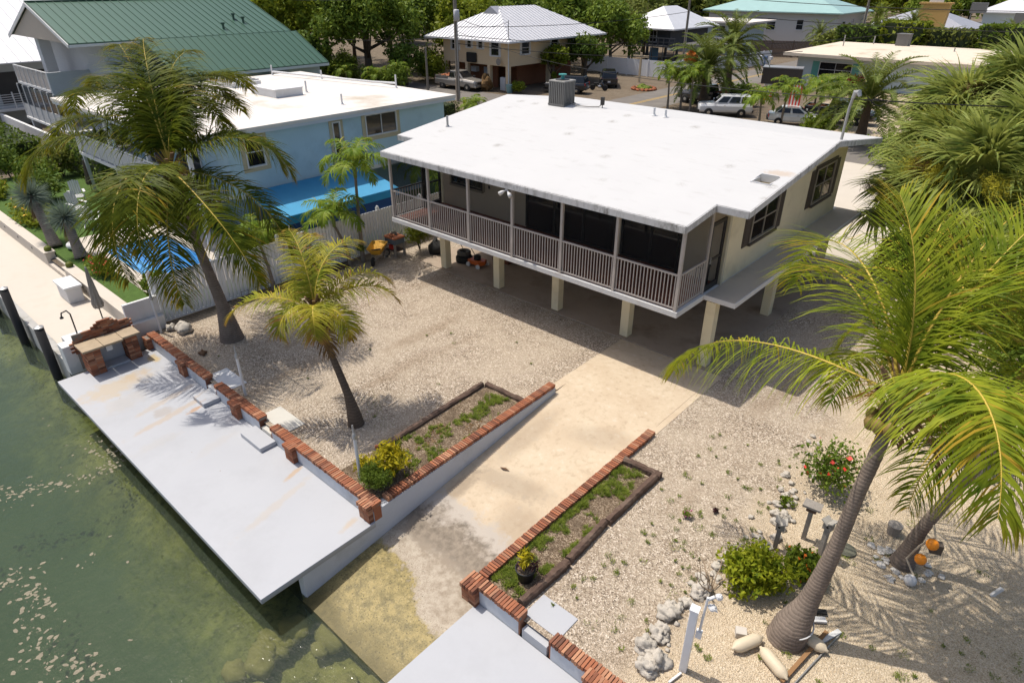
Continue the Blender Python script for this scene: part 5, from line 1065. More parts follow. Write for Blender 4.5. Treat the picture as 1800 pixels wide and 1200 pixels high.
for i,(x,y,a,lb) in enumerate(((-37.4,9.1,.2,'white slatted garden chair on the lawn behind the grey yuccas'),(-34.9,8.9,2.6,'white slatted garden chair on the lawn nearest the pool'),(-39.6,9.8,-.2,'white slatted garden chair farthest back on the lawn'))):
    o = ch if i == 0 else copy_tree(ch); o.location = (x,y,.25); o.rotation_euler = (0,0,a); o['label'] = lb
pz = thing('swimming_pool', 'blue swimming pool behind the tall palm and white fence', 'pool', (-28.7,9.3,.25))
part('pool_deck', MB().grid([-33.5,-31.2,-26.3,-24.0],[7.4,8.0,10.6,12.4],lambda x,y:.27,.1,hole=lambda x,y:(-31.2<x<-26.3 and 8.0<y<10.6)), PATIO, pz); part('pool_water', MB().box(-31.25,-26.25,7.95,10.65,-.4,.19), POOL, pz)
for j in range(3): part('pool_step', MB().box(-29.6,-26.3,8.02+.22*j,8.2+.22*j,.19,.2), mat('pool_step_blue',(.10,.34,.66),.3,.1), pz)
part('ladder', MB().tube([(-26.2,8.6,.2),(-26.2,8.6,.9),(-26.5,8.6,.9),(-26.6,8.6,.1)],.02,6).tube([(-26.2,9.0,.2),(-26.2,9.0,.9),(-26.5,9.0,.9),(-26.6,9.0,.1)],.02,6), WHITEP, pz)
def yucca(label, base, lean, h, r, seed):
    t_ = thing('yucca', label, 'yucca', base, 'grey yuccas'); b = Vector(base); c = b+Vector((lean[0],lean[1],h))
    trunk(t_, [b, b.lerp(c,.35), b.lerp(c,.7), c], [.28,.2,.18,.16], T_GREY, 10, 16)
    g = np.random.default_rng(seed); n = 750; d = g.normal(size=(n,3)); d[:,2] = d[:,2]*.9+.15; d /= np.linalg.norm(d,axis=1)[:,None]; Wv = np.cross(d,g.normal(size=(n,3))); Wv /= np.linalg.norm(Wv,axis=1)[:,None]
    V,Q = strips(np.zeros((n,3))+d*.06, d, Wv, r*g.uniform(.8,1.05,n), np.full(n,.013), 2, .04, (1,.8,.1)); inst('leaf_ball', npmesh('leaf_ball',V,Q,LF_Y), t_, c)
    n = 260; a = g.uniform(0,6.28,n); d = np.stack([np.cos(a)*.35,np.sin(a)*.35,-np.ones(n)],1); d /= np.linalg.norm(d,axis=1)[:,None]; P = np.stack([np.cos(a)*.15,np.sin(a)*.15,-g.uniform(0,.75,n)],1)+np.array([[0.,0,0]])
    V,Q = strips(P,d,np.stack([-np.sin(a),np.cos(a),0*a],1),g.uniform(.25,.5,n),np.full(n,.014),2,.05,(1,.8,.1)); inst('dead_skirt', npmesh('dead_skirt',V,Q,DEAD), t_, c)
yucca('taller grey blue yucca left of the patio steps', (-33.1,6.75,.25), (-1.2,0,), 2.05, .85, 1); yucca('shorter grey blue yucca at the patio steps', (-30.85,7.05,.25), (-.55,.0), 1.65, .8, 2)
shrub('bed of yellow flowering shrubs along the retaining wall', (-37.8,7.25,.25), (3.6,.7,.45), LV[2], 61, 1900, .11, k=40, flowers=(PETY,90,.09), stems=False); shrub('red flowering shrubs beside the pool', (-28.2,7.0,.25), (1.5,.42,.5), SHRUBG, 62, 1100, .07, k=24, flowers=(PETR,130,.05), stems=False)
shrub('orange tipped shrubs at the far end of the retaining wall', (-44.5,7.2,.25), (2.8,.6,.5), LV[2], 63, 1100, .11, k=24, flowers=(PETO,40,.08), stems=False)
shrub('leafy green bush over the fence behind the tall palm', (-24.0,7.4,.2), (.6,.5,.85), LV[0], 64, 1900, .085, k=26); shrub('yellow green bush behind the fence left of the blue awning', (-23.6,11.6,.2), (.6,1.0,1.5), LV[2], 65, 1500, .09, k=24); shrub('green bush behind the fence by the pool corner', (-24.0,10.9,.2), (.6,.6,1.2), LV[2], 66, 1000, .09, k=20)
for x,y,lb in ((-29.4,7.4,'black garden torch left of the red flowers'),(-28.3,7.5,'black garden torch among the red flowers')): solo('garden_torch', MB().tube([(x,y,.2),(x,y,1.7)],.016,6).lathe([(.03,1.7),(.05,1.8),(.04,1.86)],(x,y,0),8), DKFRAME, lb, 'torch', (x,y,.2), 'garden torches')
solo('white_bird_ornament', MB().blob((-32.2,7.1,.42),(.3,.16,.17),7,10,7,.15).tube([(-32.05,7.1,.45),(-31.9,7.1,.7),(-31.8,7.1,.72)],[.06,.05,.03],8), WHITEP, 'white bird ornament between the two yuccas', 'ornament', (-32.2,7.1,.25), smooth=True)
for x,lb in ((-32.6,'round cactus left of the patio steps'),(-29.9,'round cactus right of the patio steps')): solo('cactus', MB().blob((x,6.32,.42),(.15,.15,.13),3,12,8,.1), LV[3], lb, 'cactus', (x,6.32,.33), 'round cacti', smooth=True)
def hedge(label, x0,x1,y0,y1,z0,z1,m,seed,n=2600,leaf=.07,name='hedge'):
    g = np.random.default_rng(seed); P = np.stack([g.uniform(x0,x1,n),g.uniform(y0,y1,n),g.uniform(z0,z1,n)],1); f = g.integers(0,5,n)
    P[f==0,0] = x0; P[f==1,0] = x1; P[f==2,1] = y0; P[f==3,1] = y1; P[f>=4,2] = z1
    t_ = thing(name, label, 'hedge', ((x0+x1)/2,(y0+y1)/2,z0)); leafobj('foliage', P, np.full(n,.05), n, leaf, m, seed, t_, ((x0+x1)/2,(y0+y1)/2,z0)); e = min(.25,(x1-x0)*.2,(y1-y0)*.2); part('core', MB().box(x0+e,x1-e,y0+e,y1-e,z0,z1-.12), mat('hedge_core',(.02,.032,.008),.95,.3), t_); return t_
hedge('dark clipped hedge behind the lawn chairs', -48,-38.5,11.6,13.2,.25,2.0,LV[1],71,3800,.11); hedge('clipped square hedge beyond the blue house', -44.5,-40.2,31.0,38.4,0,1.85,leafmat('clipped_hedge',(.05,.075,.02),(.11,.14,.045),None,2,.2),72,5200,.09)
for i,(x,y,rx_,h_,mi) in enumerate(((-41,8.6,1.6,1.0,1),(-44.5,9.2,1.8,1.1,0),(-48,8.8,2.0,1.2,1),(-46,11.0,1.6,1.3,3),(-37.6,11.6,1.6,1.2,1),(-33.6,11.8,1.4,1.3,1),(-52,8.5,2.2,1.2,0),(-31.4,11.9,1.0,1.2,0))): shrub('leafy garden shrub around the neighbour lawn',(x,y,.2),(rx_,1.1,h_),LV[mi],80+i,1100,.12,k=18,group='shrubs around the neighbour lawn')
hedge('hedge in front of the far white roofed house', -60.5,-50.5,9.5,11.5,0,1.7,LV[1],73,2600,.13)
# blue house
BH = thing('blue_house', 'pale blue raised house with flat white roof and blue awning', 'house', (-34.7,18,0))
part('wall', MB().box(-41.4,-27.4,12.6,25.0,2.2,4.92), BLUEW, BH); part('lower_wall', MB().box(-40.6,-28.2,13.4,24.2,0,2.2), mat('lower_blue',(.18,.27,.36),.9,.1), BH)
part('roof', MB().box(-42.0,-26.95,10.6,25.5,5.0,5.14), ROOFB, BH); part('fascia', MB().box(-41.97,-26.98,10.63,25.47,4.86,4.998), mat('blue_grey_fascia',(.50,.54,.60),.7,.05), BH); part('base_trim', MB().box(-27.397,-27.33,12.6,25.0,2.16,2.34), WHITEP, BH)
window(BH,'x',-27.398,1,19.75,21.7,3.75,4.8,2,1,WHITEP,trim=BUFF,sill=False,trimw=.2); window(BH,'x',-27.398,1,17.85,18.3,2.75,4.72,1,2,WHITEP,trim=BUFF,sill=False,trimw=.16); window(BH,'x',-27.398,1,13.4,14.3,3.4,4.7,1,2,WHITEP,trim=BUFF,sill=False,trimw=.18)
for i in range(3): window(BH,'y',12.598,-1,-40.4+i*4,-38.0+i*4,2.45,4.5,2,1,WHITEP,sill=False)
part('balcony', MB().box(-41.4,-27.4,11.0,12.595,2.25,2.4), WHITEP, BH); br = MB(); br.box(-41.4,-27.4,11.02,11.08,3.35,3.42); 
for i in range(15): br.box(-41.4+i-.03,-41.4+i+.03,11.02,11.08,2.4,3.35)
part('balcony_rail', br, WHITEP, BH); part('balcony_panel', MB().box(-41.3,-27.5,11.04,11.05,2.5,3.3), mat('rail_panel',(.45,.45,.45),.7,.1), BH)
for x in (-41.2,-36.5,-32,-27.6): part('balcony_post', MB().box(x-.08,x+.08,11.05,11.2,0,4.86), WHITEP, BH)
aw = thing('blue_awning', 'bright blue fabric awning hanging on the side of the blue house', 'awning', (-26,16.3,1.5))
A0, A1 = 13.3, 19.3
part('canopy', MB().extr([(-27.32,A0,2.42),(-24.65,A0,1.86),(-24.65,A0,1.84),(-27.32,A0,2.38)],(0,A1-A0,0)), BLUEA, aw); part('valance', MB().box(-24.67,-24.63,A0,A1,1.5,1.838), mat('awning_valance',(.01,.20,.42),.75,.1), aw); part('valance', MB().extr([(-27.3,A0-.02,2.36),(-24.65,A0-.02,1.84),(-24.65,A0-.02,1.5),(-27.3,A0-.02,2.0)],(0,.018,0)), BLUEA, aw)
part('side_curtain', MB().box(-24.9,-24.85,A0+.3,A1,.1,1.5), BLUEA2, aw)
for y in (A0+.1,16.3,A1-.1): part('awning_post', MB().tube([(-24.75,y,0),(-24.75,y,1.83)],.03,8), WHITEP, aw)
sk = thing('roof_skylight', 'low white boxed skylight on the blue house roof', 'skylight', (-34.2,19.2,5.14)); part('curb', MB().box(-35.5,-33.0,18.4,20.0,5.14,5.5), WHITEP, sk); part('dome', MB().prism([(-35.55,18.35),(-32.95,18.35),(-32.95,20.05),(-35.55,20.05)],5.503,5.56), WHITEP, sk, bev=.02)
pk = thing('roof_hatch', 'long ribbed white vent box on the blue house roof', 'roof vent', (-39.5,19.5,5.14)); part('box', MB().box(-41,-38,18.6,20.4,5.14,5.4), WHITEP, pk)
for i in range(7): part('rib', MB().box(-41+i*.43,-40.85+i*.43,18.55,20.45,5.403,5.46), METAL, pk)
for x,y,h,lb in ((-28.9,19.6,.5,'grey vent pipe near the eave of the blue house roof'),(-33.6,20.6,.6,'vent pipe behind the skylight of the blue house'),(-37.7,24.3,.5,'vent pipe at the back of the blue house roof'),(-41.6,23.2,.6,'vent pipe at the far left of the blue house roof'),(-31.2,24.9,.7,'vent pipe at the rear edge of the blue house roof')):
    solo('vent_pipe', MB().tube([(x,y,5.13),(x,y,5.14+h)],.05,8).lathe([(.1,5.14),(.06,5.2)],(x,y,0),8), WHITEP, lb, 'pipe', (x,y,5.14), 'vent pipes on the blue house')
solo('roof_duct', MB().tube([(-41.5,23.2,5.35),(-33,24.6,5.35),(-31.2,24.9,5.4)],.06,8), WHITEP, 'white pipe running along the back of the blue house roof', 'pipe', (-41.5,23.2,5.2))
# green roofed house
GH = thing('green_roof_house', 'large white house with green standing seam metal roof', 'house', (-55,22,0))
part('upper_wall', MB().box(-60.5,-49.6,16.2,29.0,5.6,7.0), mat('pale_grey_wall',(.46,.48,.50),.85,.06), GH); part('lower_wall', MB().box(-60.5,-49.0,16.2,29.6,0,5.597), MATS['pale_grey_wall'], GH)
def slope_roof(root, x0,z0,x1,z1,y0,y1,m,th=.08,rib=.45,ribm=None,name='roof_slope'):
    o = part(name, MB().extr([(x0,y0,z0),(x1,y0,z1),(x1,y0,z1+th),(x0,y0,z0+th)],(0,y1-y0,0)), m, root)
    n = int((y1-y0)/rib); d = Vector((x1-x0,0,z1-z0))
    base = mk('seam', MB().extr([(x0,-.018,z0+th),(x1,-.018,z1+th),(x1,-.018,z1+th+.05),(x0,-.018,z0+th+.05)],(0,.036,0)), ribm or m)
    for i in range(n+1): inst('seam', base, o, (0,y0+.05+i*(y1-y0-.1)/n,0))
    return o
slope_roof(GH,-55,9.2,-48.9,7.05,14.2,29.4,GREENR,rib=.5,ribm=mat('green_seam',(.035,.09,.06),.5,.1)); slope_roof(GH,-55.02,9.2,-61.2,7.05,14.2,29.4,GREENR,rib=.8)
part('ridge_cap', MB().box(-55.15,-54.85,14.2,29.4,9.27,9.34), MATS['green_seam'], GH); lr = slope_roof(GH,-48.85,7.02,-45.0,5.1,18.5,29.8,GREENR,rib=.5,ribm=MATS['green_seam']); part('lower_eave', MB().box(-45.05,-44.98,18.5,29.8,4.95,5.12), WHITEP, GH)
rk = MB(); rk.bar((-55,14.17,9.12),(-48.9,14.17,6.97),.05,.22); rk.bar((-55,14.17,9.12),(-61.2,14.17,6.97),.05,.22); rk.box(-48.93,-48.85,14.2,18.4,6.9,7.05)
part('rake_board', rk, WHITEP, GH); part('gable_soffit', MB().extr([(-55,14.3,9.0),(-49.6,14.3,7.1),(-60.4,14.3,7.1)],(0,2.0,0)), mat('buff_soffit',(.48,.41,.34),.85,.06), GH)
part('gable_column', MB().box(-57.0,-56.3,14.6,15.3,4.1,7.3), MATS['pale_grey_wall'], GH); part('balcony_floor', MB().box(-60.4,-53.2,13.6,16.19,3.95,4.1), WHITEP, GH)
rl = MB(); rl.box(-60.4,-53.2,13.62,13.7,5.15,5.22)
for i in range(8): rl.box(-60.4+i*1.02-.03,-60.4+i*1.02+.03,13.62,13.7,4.1,5.15)
part('balcony_rail', rl, WHITEP, GH); part('rail_glass', MB().box(-60.3,-53.3,13.65,13.66,4.15,5.1), mat('milky_panel',(.42,.38,.36),.4,.1), GH); part('side_parapet', MB().box(-53.2,-53.0,13.62,16.19,2.0,5.2), MATS['pale_grey_wall'], GH)
part('porch_floor', MB().box(-60.4,-51.0,13.4,16.19,1.55,1.7), WHITEP, GH)
for i in range(8): part('porch_post', MB().box(-60.4+i*1.32-.05,-60.4+i*1.32+.05,13.45,13.55,1.7,3.95), WHITEP, GH)
for i in range(7): part('porch_screen', MB().box(-60.34+i*1.32,-59.14+i*1.32,13.49,13.5,2.65,3.9), GLASS, GH); part('porch_panel', MB().box(-60.34+i*1.32,-59.14+i*1.32,13.49,13.5,1.72,2.6), mat('rail_panel',(.45,.45,.45),.7,.1), GH)
for x in (-60.2,-56,-51.2): part('stilt', MB().box(x-.2,x+.2,13.6,14.0,0,1.55), WHITEP, GH)
for x,y in ((-51.2,26.2),(-50.6,26.6),(-49.8,24.6)): z = 9.2-.352*(x+55); part('roof_vent', MB().lathe([(.08,z-.1),(.08,z+.35),(.14,z+.38),(.14,z+.48)],(x,y,0),10), MATS['green_seam'], GH)
part('end_wall', MB().box(-49.0,-46.0,27,29.6,0,5.0), MATS['pale_grey_wall'], GH)
WH = thing('white_metal_roof_house', 'white house with white standing seam roof at the left edge', 'house', (-80,20,0))
slope_roof(WH,-78,9.6,-66.5,4.7,10,36,WHITER,rib=.9,ribm=mat('white_seam',(.5,.5,.53),.5,.1)); part('wall', MB().box(-86,-68.0,11,35,0,4.9), mat('white_house_wall',(.42,.44,.44),.85,.08), WH); slope_roof(WH,-78.02,9.6,-88,4.7,10,36,WHITER,rib=2)
for i in range(4): part('porch_opening', MB().box(-67.995,-67.95,11.6+i*2.2,13.3+i*2.2,1.6,4.0), DKFRAME, WH)
part('porch_slab', MB().box(-68,-66.2,10.4,24,1.3,1.5), WHITEP, WH); rl = MB()
for j in range(6): rl.box(-66.3,-66.26,10.4,24,1.65+j*.17,1.69+j*.17)
for i in range(8): rl.box(-66.34,-66.24,10.4+i*1.9,10.48+i*1.9,1.5,2.7)
part('porch_rail', rl, WHITEP, WH); part('dormer', MB().extr([(-72.5,9.8,7.3),(-69,9.8,5.8),(-69.5,9.8,7.6)],(0,2.5,0)), GREYR, WH)
solo('garden_wall', MB().box(-66,-44,12.9,13.1,0,1.25), WHITEP, 'low white garden wall in front of the far hedge', 'wall', (-55,13,0))
# ------------------------------------------------------------------ street side: tan house, vehicles, fences, poles
TH = thing('tan_house', 'two storey tan house on columns with white metal hip roof', 'house', (-54.5,61,0))
part('upper_wall', MB().box(-59.4,-49.5,54.6,68.5,2.45,5.0), TAN, TH); part('recess_wall', MB().box(-59.0,-51.5,58.2,68,0,2.447), RUSTW, TH)
for x in (-59.2,-55.8,-52.4,-49.72):
    for y in (54.8,61.5,68.2): part('column', MB().box(x-.2,x+.2,y-.2,y+.2,0,2.447), TAN, TH)
ro = MB(); ex0,ex1,ey0,ey1 = -60.9,-48.0,53.1,70.0; zr_,ze = 7.9,5.0
ro.add([(ex0,ey0,ze),(ex1,ey0,ze),(ex1,ey1,ze),(ex0,ey1,ze),(-54.45,58.5,zr_),(-54.45,64.6,zr_)],[(0,1,4),(1,2,5,4),(2,3,5),(3,0,4,5),(3,2,1,0)]); rf = part('roof', ro, WHITER, TH)
for i in range(1,26):
    u = i/26; x = ex0+u*(ex1-ex0); t_ = 1-abs(2*u-1); part('seam', MB().bar((x,ey0,ze+.03),(x,ey0+t_*5.4,ze+.03+t_*2.9),.05,.05), MATS['white_seam'], rf)
for i in range(1,30):
    u = i/30; y = ey0+u*(ey1-ey0); t_ = min(1,min(u,1-u)*(ey1-ey0)/5.4); part('seam', MB().bar((ex1,y,ze+.03),(ex1-t_*6.45,y,ze+.03+t_*2.9),.05,.05), MATS['white_seam'], rf)
part('roof_edge', MB().box(ex0,ex1,ey0-.03,ey0-.003,ze-.16,ze).box(ex1+.003,ex1+.03,ey0,ey1,ze-.16,ze), WHITEP, TH); part('gable_vent', MB().extr([(-56.0,57.2,7.0),(-53,57.2,7.0),(-54.5,57.2,7.95)],(0,1.2,0)), GREYR, TH)
for x0,x1,z0 in ((-58.0,-56.9,3.7),(-55.6,-54.9,4.0),(-53.9,-53.2,4.0),(-52.0,-50.8,3.4)): window(TH,'y',54.598,-1,x0,x1,z0,4.85,1,2,WHITEP,shut=(.22,WHITEP))
for y0,y1 in ((56.6,57.9),(61.6,62.8),(65.5,66.5)): window(TH,'x',-49.498,1,y0,y1,3.5,4.8,1,2,WHITEP,shut=(.22,WHITEP))
part('garage_wall', MB().box(-58.6,-52.6,56.2,56.35,0,2.447), RUSTW, TH); part('garage_door', MB().box(-54.6,-53.8,56.12,56.198,.1,2.0), mat('grey_door',(.40,.42,.46),.6,.1), TH); part('window_unit', MB().box(-56.2,-55.4,55.7,56.198,1.45,2.0), WHITEP, TH); part('downpipe', MB().tube([(-49.42,54.5,0),(-49.42,54.5,4.7),(-48.2,54.0,4.9)],.06,8), WHITEP, TH)
solo('spa_cover', MB().box(-55.6,-54.1,54.35,54.597,2.55,3.55), BLACK, 'black folded spa cover on the wall of the tan house', 'cover', (-54.9,54.5,2.6), bev=.12); solo('satellite_dish', MB().lathe([(.0,0),(.2,-.04),(.34,-.14)],(-50.6,54.35,2.9),14,axis='y'), GREYWOOD, 'small satellite dish on the tan house wall', 'dish', (-50.6,54.4,2.9))
solo('roof_mast', MB().tube([(-48.6,53.6,5.1),(-48.6,53.6,6.9)],.035,6), DKFRAME, 'thin dark service mast at the corner of the tan house roof', 'mast', (-48.6,53.6,5.1))
def wheel(root, x, y, r, w=.24):
    wl = part('wheel', MB().lathe([(r*.62,-w/2),(r*.95,-w/2),(r,-w*.3),(r,w*.3),(r*.95,w/2),(r*.62,w/2)],(x,y,r),18,axis='y'), TIRE, root, True, world=False); part('rim', MB().lathe([(.01,-w*.53),(r*.6,-w*.48),(r*.6,w*.48),(.01,w*.53)],(x,y,r),14,axis='y'), CHROME, wl, world=False)
def loft(mb, st, mi=0):
    n = 8; vs = []
    for x,hw,zb,zt,ht in st: vs += [(x,-hw*.92,zb),(x,-hw,zb+(zt-zb)*.25),(x,-hw,zb+(zt-zb)*.72),(x,-ht,zt),(x,ht,zt),(x,hw,zb+(zt-zb)*.72),(x,hw,zb+(zt-zb)*.25),(x,hw*.92,zb)]
    k = len(st); fs = [(i*n+j,i*n+(j+1)%n,(i+1)*n+(j+1)%n,(i+1)*n+j) for i in range(k-1) for j in range(n)]+[tuple(range(n-1,-1,-1)),tuple((k-1)*n+j for j in range(n))]
    return mb.add(vs,fs,mi)
def vehicle(name, label, cat, loc, rz_, paint, kind, scale=1.0, group='parked vehicles'):
    t_ = thing(name, label, cat, loc, group, rz_); t_.scale = (scale,)*3; P_ = lambda n,mb,m,s=False,par=None,bev=0: part(n, mb, m, par or t_, s, bev, world=False)
    if kind == 'pickup':
        P_('body', loft(MB(),[(2.75,.78,.45,.95,.66),(2.6,.92,.4,1.05,.78),(1.2,.97,.4,1.14,.82),(-.9,.97,.4,1.12,.86),(-2.7,.96,.45,1.1,.88)]), paint, bev=.04); cab = (1.15,-.85,.35,-.72,1.12,1.82)
        P_('bed_rail', MB().box(-2.68,-.95,.82,.94,1.1,1.28).box(-2.68,-.95,-.94,-.82,1.1,1.28).box(-2.7,-2.6,-.82,.82,1.1,1.28).box(-1.0,-.92,-.82,.82,1.1,1.28), paint)
        P_('bed_load', MB().blob((-1.8,0,1.2),(.7,.6,.16),4,12,6,.4), RUST); wx, wr_ = (1.75,-1.7), .40
    elif kind == 'van':
        P_('body', loft(MB(),[(2.45,.7,.35,.8,.6),(2.3,.9,.3,.95,.72),(1.5,.96,.3,1.05,.85),(-2.3,.96,.32,1.08,.9),(-2.45,.9,.4,1.05,.86)]), paint, bev=.04); cab = (1.65,-2.4,.55,-2.2,1.05,1.72); wx, wr_ = (1.5,-1.5), .34
    elif kind == 'suv':
        P_('body', loft(MB(),[(2.3,.72,.42,.9,.6),(2.15,.88,.38,1.02,.74),(1.0,.93,.38,1.1,.82),(-2.1,.93,.4,1.1,.86),(-2.25,.88,.46,1.06,.82)]), paint, bev=.04); cab = (1.05,-2.2,.35,-2.0,1.08,1.74); wx, wr_ = (1.4,-1.35), .37
    else:
        P_('body', loft(MB(),[(2.25,.7,.35,.72,.6),(2.1,.86,.3,.82,.7),(.9,.9,.3,.94,.8),(-1.4,.9,.3,.96,.8),(-2.2,.84,.36,.9,.72)]), paint, bev=.05); cab = (.95,-1.75,.15,-1.15,.94,1.42); wx, wr_ = (1.35,-1.35), .32
    f0,r0,f1,r1,zb,zt = cab; w0,w1 = .84,.68
    P_('cabin', MB().add([(f0,-w0,zb),(f0,w0,zb),(r0,w0,zb),(r0,-w0,zb),(f1,-w1,zt),(f1,w1,zt),(r1,w1,zt),(r1,-w1,zt)],[(3,2,1,0),(4,5,6,7),(0,1,5,4),(1,2,6,5),(2,3,7,6),(3,0,4,7)]), paint, bev=.05)
    L = lambda a,b,u: tuple(a[i]+(b[i]-a[i])*u for i in range(3))
    def pane(nm,a,b,c,d,off,m=GLASS,i0=.07,i1=.93,j0=.16,j1=.88):
        q = [L(L(a,b,u),L(d,c,u),v) for u,v in ((i0,j0),(i1,j0),(i1,j1),(i0,j1))]; q = [tuple(Vector(p)+Vector(off)) for p in q]; P_(nm, MB().extr(q, Vector(off)*.8), m)
    pane('windscreen',(f0,-w0,zb),(f0,w0,zb),(f1,w1,zt),(f1,-w1,zt),(.012,0,.012)); pane('rear_window',(r0,w0,zb),(r0,-w0,zb),(r1,-w1,zt),(r1,w1,zt),(-.012,0,.012))
    for s in (-1,1):
        k = 3 if kind in ('van','suv') else 2
        for i in range(k):
            u0,u1 = i/k,(i+1)/k; pane('side_window',L((f0,s*w0,zb),(r0,s*w0,zb),u0),L((f0,s*w0,zb),(r0,s*w0,zb),u1),L((f1,s*w1,zt),(r1,s*w1,zt),u1),L((f1,s*w1,zt),(r1,s*w1,zt),u0),(0,s*.012,.003),GLASS,.1 if i else .2,.95)
        P_('mirror', MB().obox((f0-.15,s*1.05,zb+.12),(.12,.2,.14)), paint); wheel(t_,wx[0],s*.84,wr_); wheel(t_,wx[1],s*.84,wr_)
        fx = {'pickup':2.74,'van':2.4,'suv':2.26}.get(kind,2.2); P_('headlight', MB().obox((fx-.06,s*.64,.82 if kind!='sedan' else .66),(.1,.26,.14)), CHROME); P_('tail_light', MB().obox((-fx+.04,s*.8,.95 if kind!='sedan' else .78),(.08,.14,.26)), RED); P_('door_handle', MB().obox((.1,s*.975 if kind!='sedan' else s*.91,zb-.1),(.16,.03,.03)), CHROME)
    P_('front_bumper', MB().obox((fx+.02,0,.5),(.18,1.7,.2)), CHROME if kind == 'pickup' else DKFRAME, bev=.04); P_('rear_bumper', MB().obox((-fx-.02,0,.52),(.16,1.7,.18)), CHROME if kind == 'pickup' else DKFRAME, bev=.04); P_('grille', MB().obox((fx+.01,0,.78 if kind!='sedan' else .62),(.06,.9,.2)), DKFRAME)
    P_('number_plate', MB().obox((-fx-.11,0,.7),(.02,.3,.15)), WHITEP)
    return t_
vehicle('pickup_truck','silver pickup truck parked in front of the tan house','pickup truck',(-54.8,52.6,0),.05,SILVER,'pickup',1.06)
vehicle('sport_utility_vehicle','black car parked beside the tan house, partly behind the air conditioner','car',(-44.6,58.3,0),3.5,BLKPAINT,'suv'); vehicle('minivan','black minivan parked by the white vinyl fence','minivan',(-44.3,65.6,0),2.2,BLKPAINT,'van')
vehicle('sport_utility_vehicle','white car with roof bars parked under the date palms','car',(-26.2,57.2,0),-2.6,WHTPAINT,'suv'); vehicle('pickup_truck','black pickup truck behind the date palm trunk','pickup truck',(-30.2,61.5,0),3.0,BLKPAINT,'pickup'); vehicle('sedan','white car half hidden by the roof edge at the right','car',(-19.9,57.2,0),.4,WHTPAINT,'sedan'); vehicle('pickup_truck','black pickup truck among the palms at the right','pickup truck',(-17.6,60.6,0),.2,BLKPAINT,'pickup')
mc = thing('motorcycle','black motorcycle parked between the two black cars','motorcycle',(-42.9,61.8,0),None,.3)
for x in (-.7,.7): part('wheel', MB().lathe([(.2,-.05),(.3,-.06),(.31,0),(.3,.06),(.2,.05)],(x,0,.31),16,axis='y'), TIRE, mc, True, world=False)
part('frame', MB().tube([(-.7,0,.31),(-.2,0,.55),(.35,0,.75),(.7,0,.31)],[.05,.12,.1,.04],8), BLKPAINT, mc, world=False); part('seat', MB().obox((-.3,0,.72),(.6,.26,.12)), BLACK, mc, world=False, bev=.04); part('handlebar', MB().tube([(.3,-.35,1.0),(.42,0,.95),(.3,.35,1.0)],.02,6), CHROME, mc, world=False); part('engine', MB().blob((.05,0,.42),(.25,.16,.18),2,8,6,.1), CHROME, mc, world=False)
tr = thing('utility_trailer','dark box trailer with pale roof on the cross street','trailer',(-29.0,76.5,0),None,.3); part('box', MB().box(-2,2,-1,1,.5,2.1), mat('trailer_brown',(.06,.05,.045),.6,.2), tr, world=False); part('roof', MB().box(-2.05,2.05,-1.05,1.05,2.103,2.2), METAL, tr, world=False)
for s in (-1,1): wheel(tr,0,s*.95,.35)
def vfence(label, a, b, h, m, board=.16, name='vinyl_fence', group=None):
    a, b = Vector(a), Vector(b); L = (b-a).length; n = int(L/board); d = (b-a)/n; an = math.atan2(d.y,d.x); t_ = thing(name, label, 'fence', a, group); me = mk('fence_board', MB().box(-board*.47,board*.47,-.02,.02,.05,h), m)
    for i in range(min(n,290)): inst('fence_board', me, t_, a+d*(i+.5), an)
    for i in range(0,n,15): part('fence_post', MB().obox(a+d*i+Vector((0,0,h*.52)),(.14,.14,h*1.04),an), m, t_)
    return t_
vfence('white vinyl fence behind the black minivan',(-54,75,0),(-42.6,75,0),1.9,VINYL,.2); vfence('white vinyl fence turning along the cross street',(-42.5,75.1,0),(-39.2,98,0),1.8,VINYL,.2); vfence('tall dark wooden fence across the far end of the street',(-46,106.5,0),(-33,111.5,0),2.3,mat('dark_fence_wood',(.13,.095,.075),.95,.3,6),.2,'wooden_fence')
vfence('white fence in front of the cream roofed house',(-31,77.2,0),(-22,77.2,0),1.0,VINYL,.22)
def pole(label, x, y, h, r=.16, m=None, arms=True, tf=False):
    p = thing('utility_pole', label, 'utility pole', (x,y,0), 'utility poles'); part('pole', MB().tube([(x,y,-.1),(x,y,h)],[r,r*.75],10), m or mat('pole_wood',(.21,.185,.155),.9,.25,5,.3,20), p)
    if tf: part('transformer', MB().lathe([(.2,7.1),(.27,7.15),(.27,8.0),(.2,8.08)],(x+.36,y-.2,0),14), mat('transformer_grey',(.5,.5,.52),.5,.05), p, True); part('crossarm', MB().box(x-1.2,x+1.2,y-.06,y+.06,9.9,10.05), GREYWOOD, p)
    if arms: part('conduit', MB().tube([(x+r+.03,y-.1,0),(x+r+.03,y-.1,7)],.05,6), METAL, p)
pole('near utility pole with white transformer left of the tan house',-49.15,46.85,12,.2,tf=True); pole('short wooden pole stub left of the utility pole',-56.4,49.3,4.3,.13,arms=False); pole('grey utility pole in front of the white houses',-46.2,85.8,12,.17); pole('leaning far utility pole beside the teal roofed house',-33.5,117,12,.18)
def wire(label, a, b, sag, r=.022, n=14):
    a, b = Vector(a), Vector(b); solo('overhead_wire', MB().tube([a.lerp(b,i/n)-Vector((0,0,sag*4*(i/n)*(1-i/n))) for i in range(n+1)], r, 4), BLACK, label, 'wire', a, 'overhead wires')
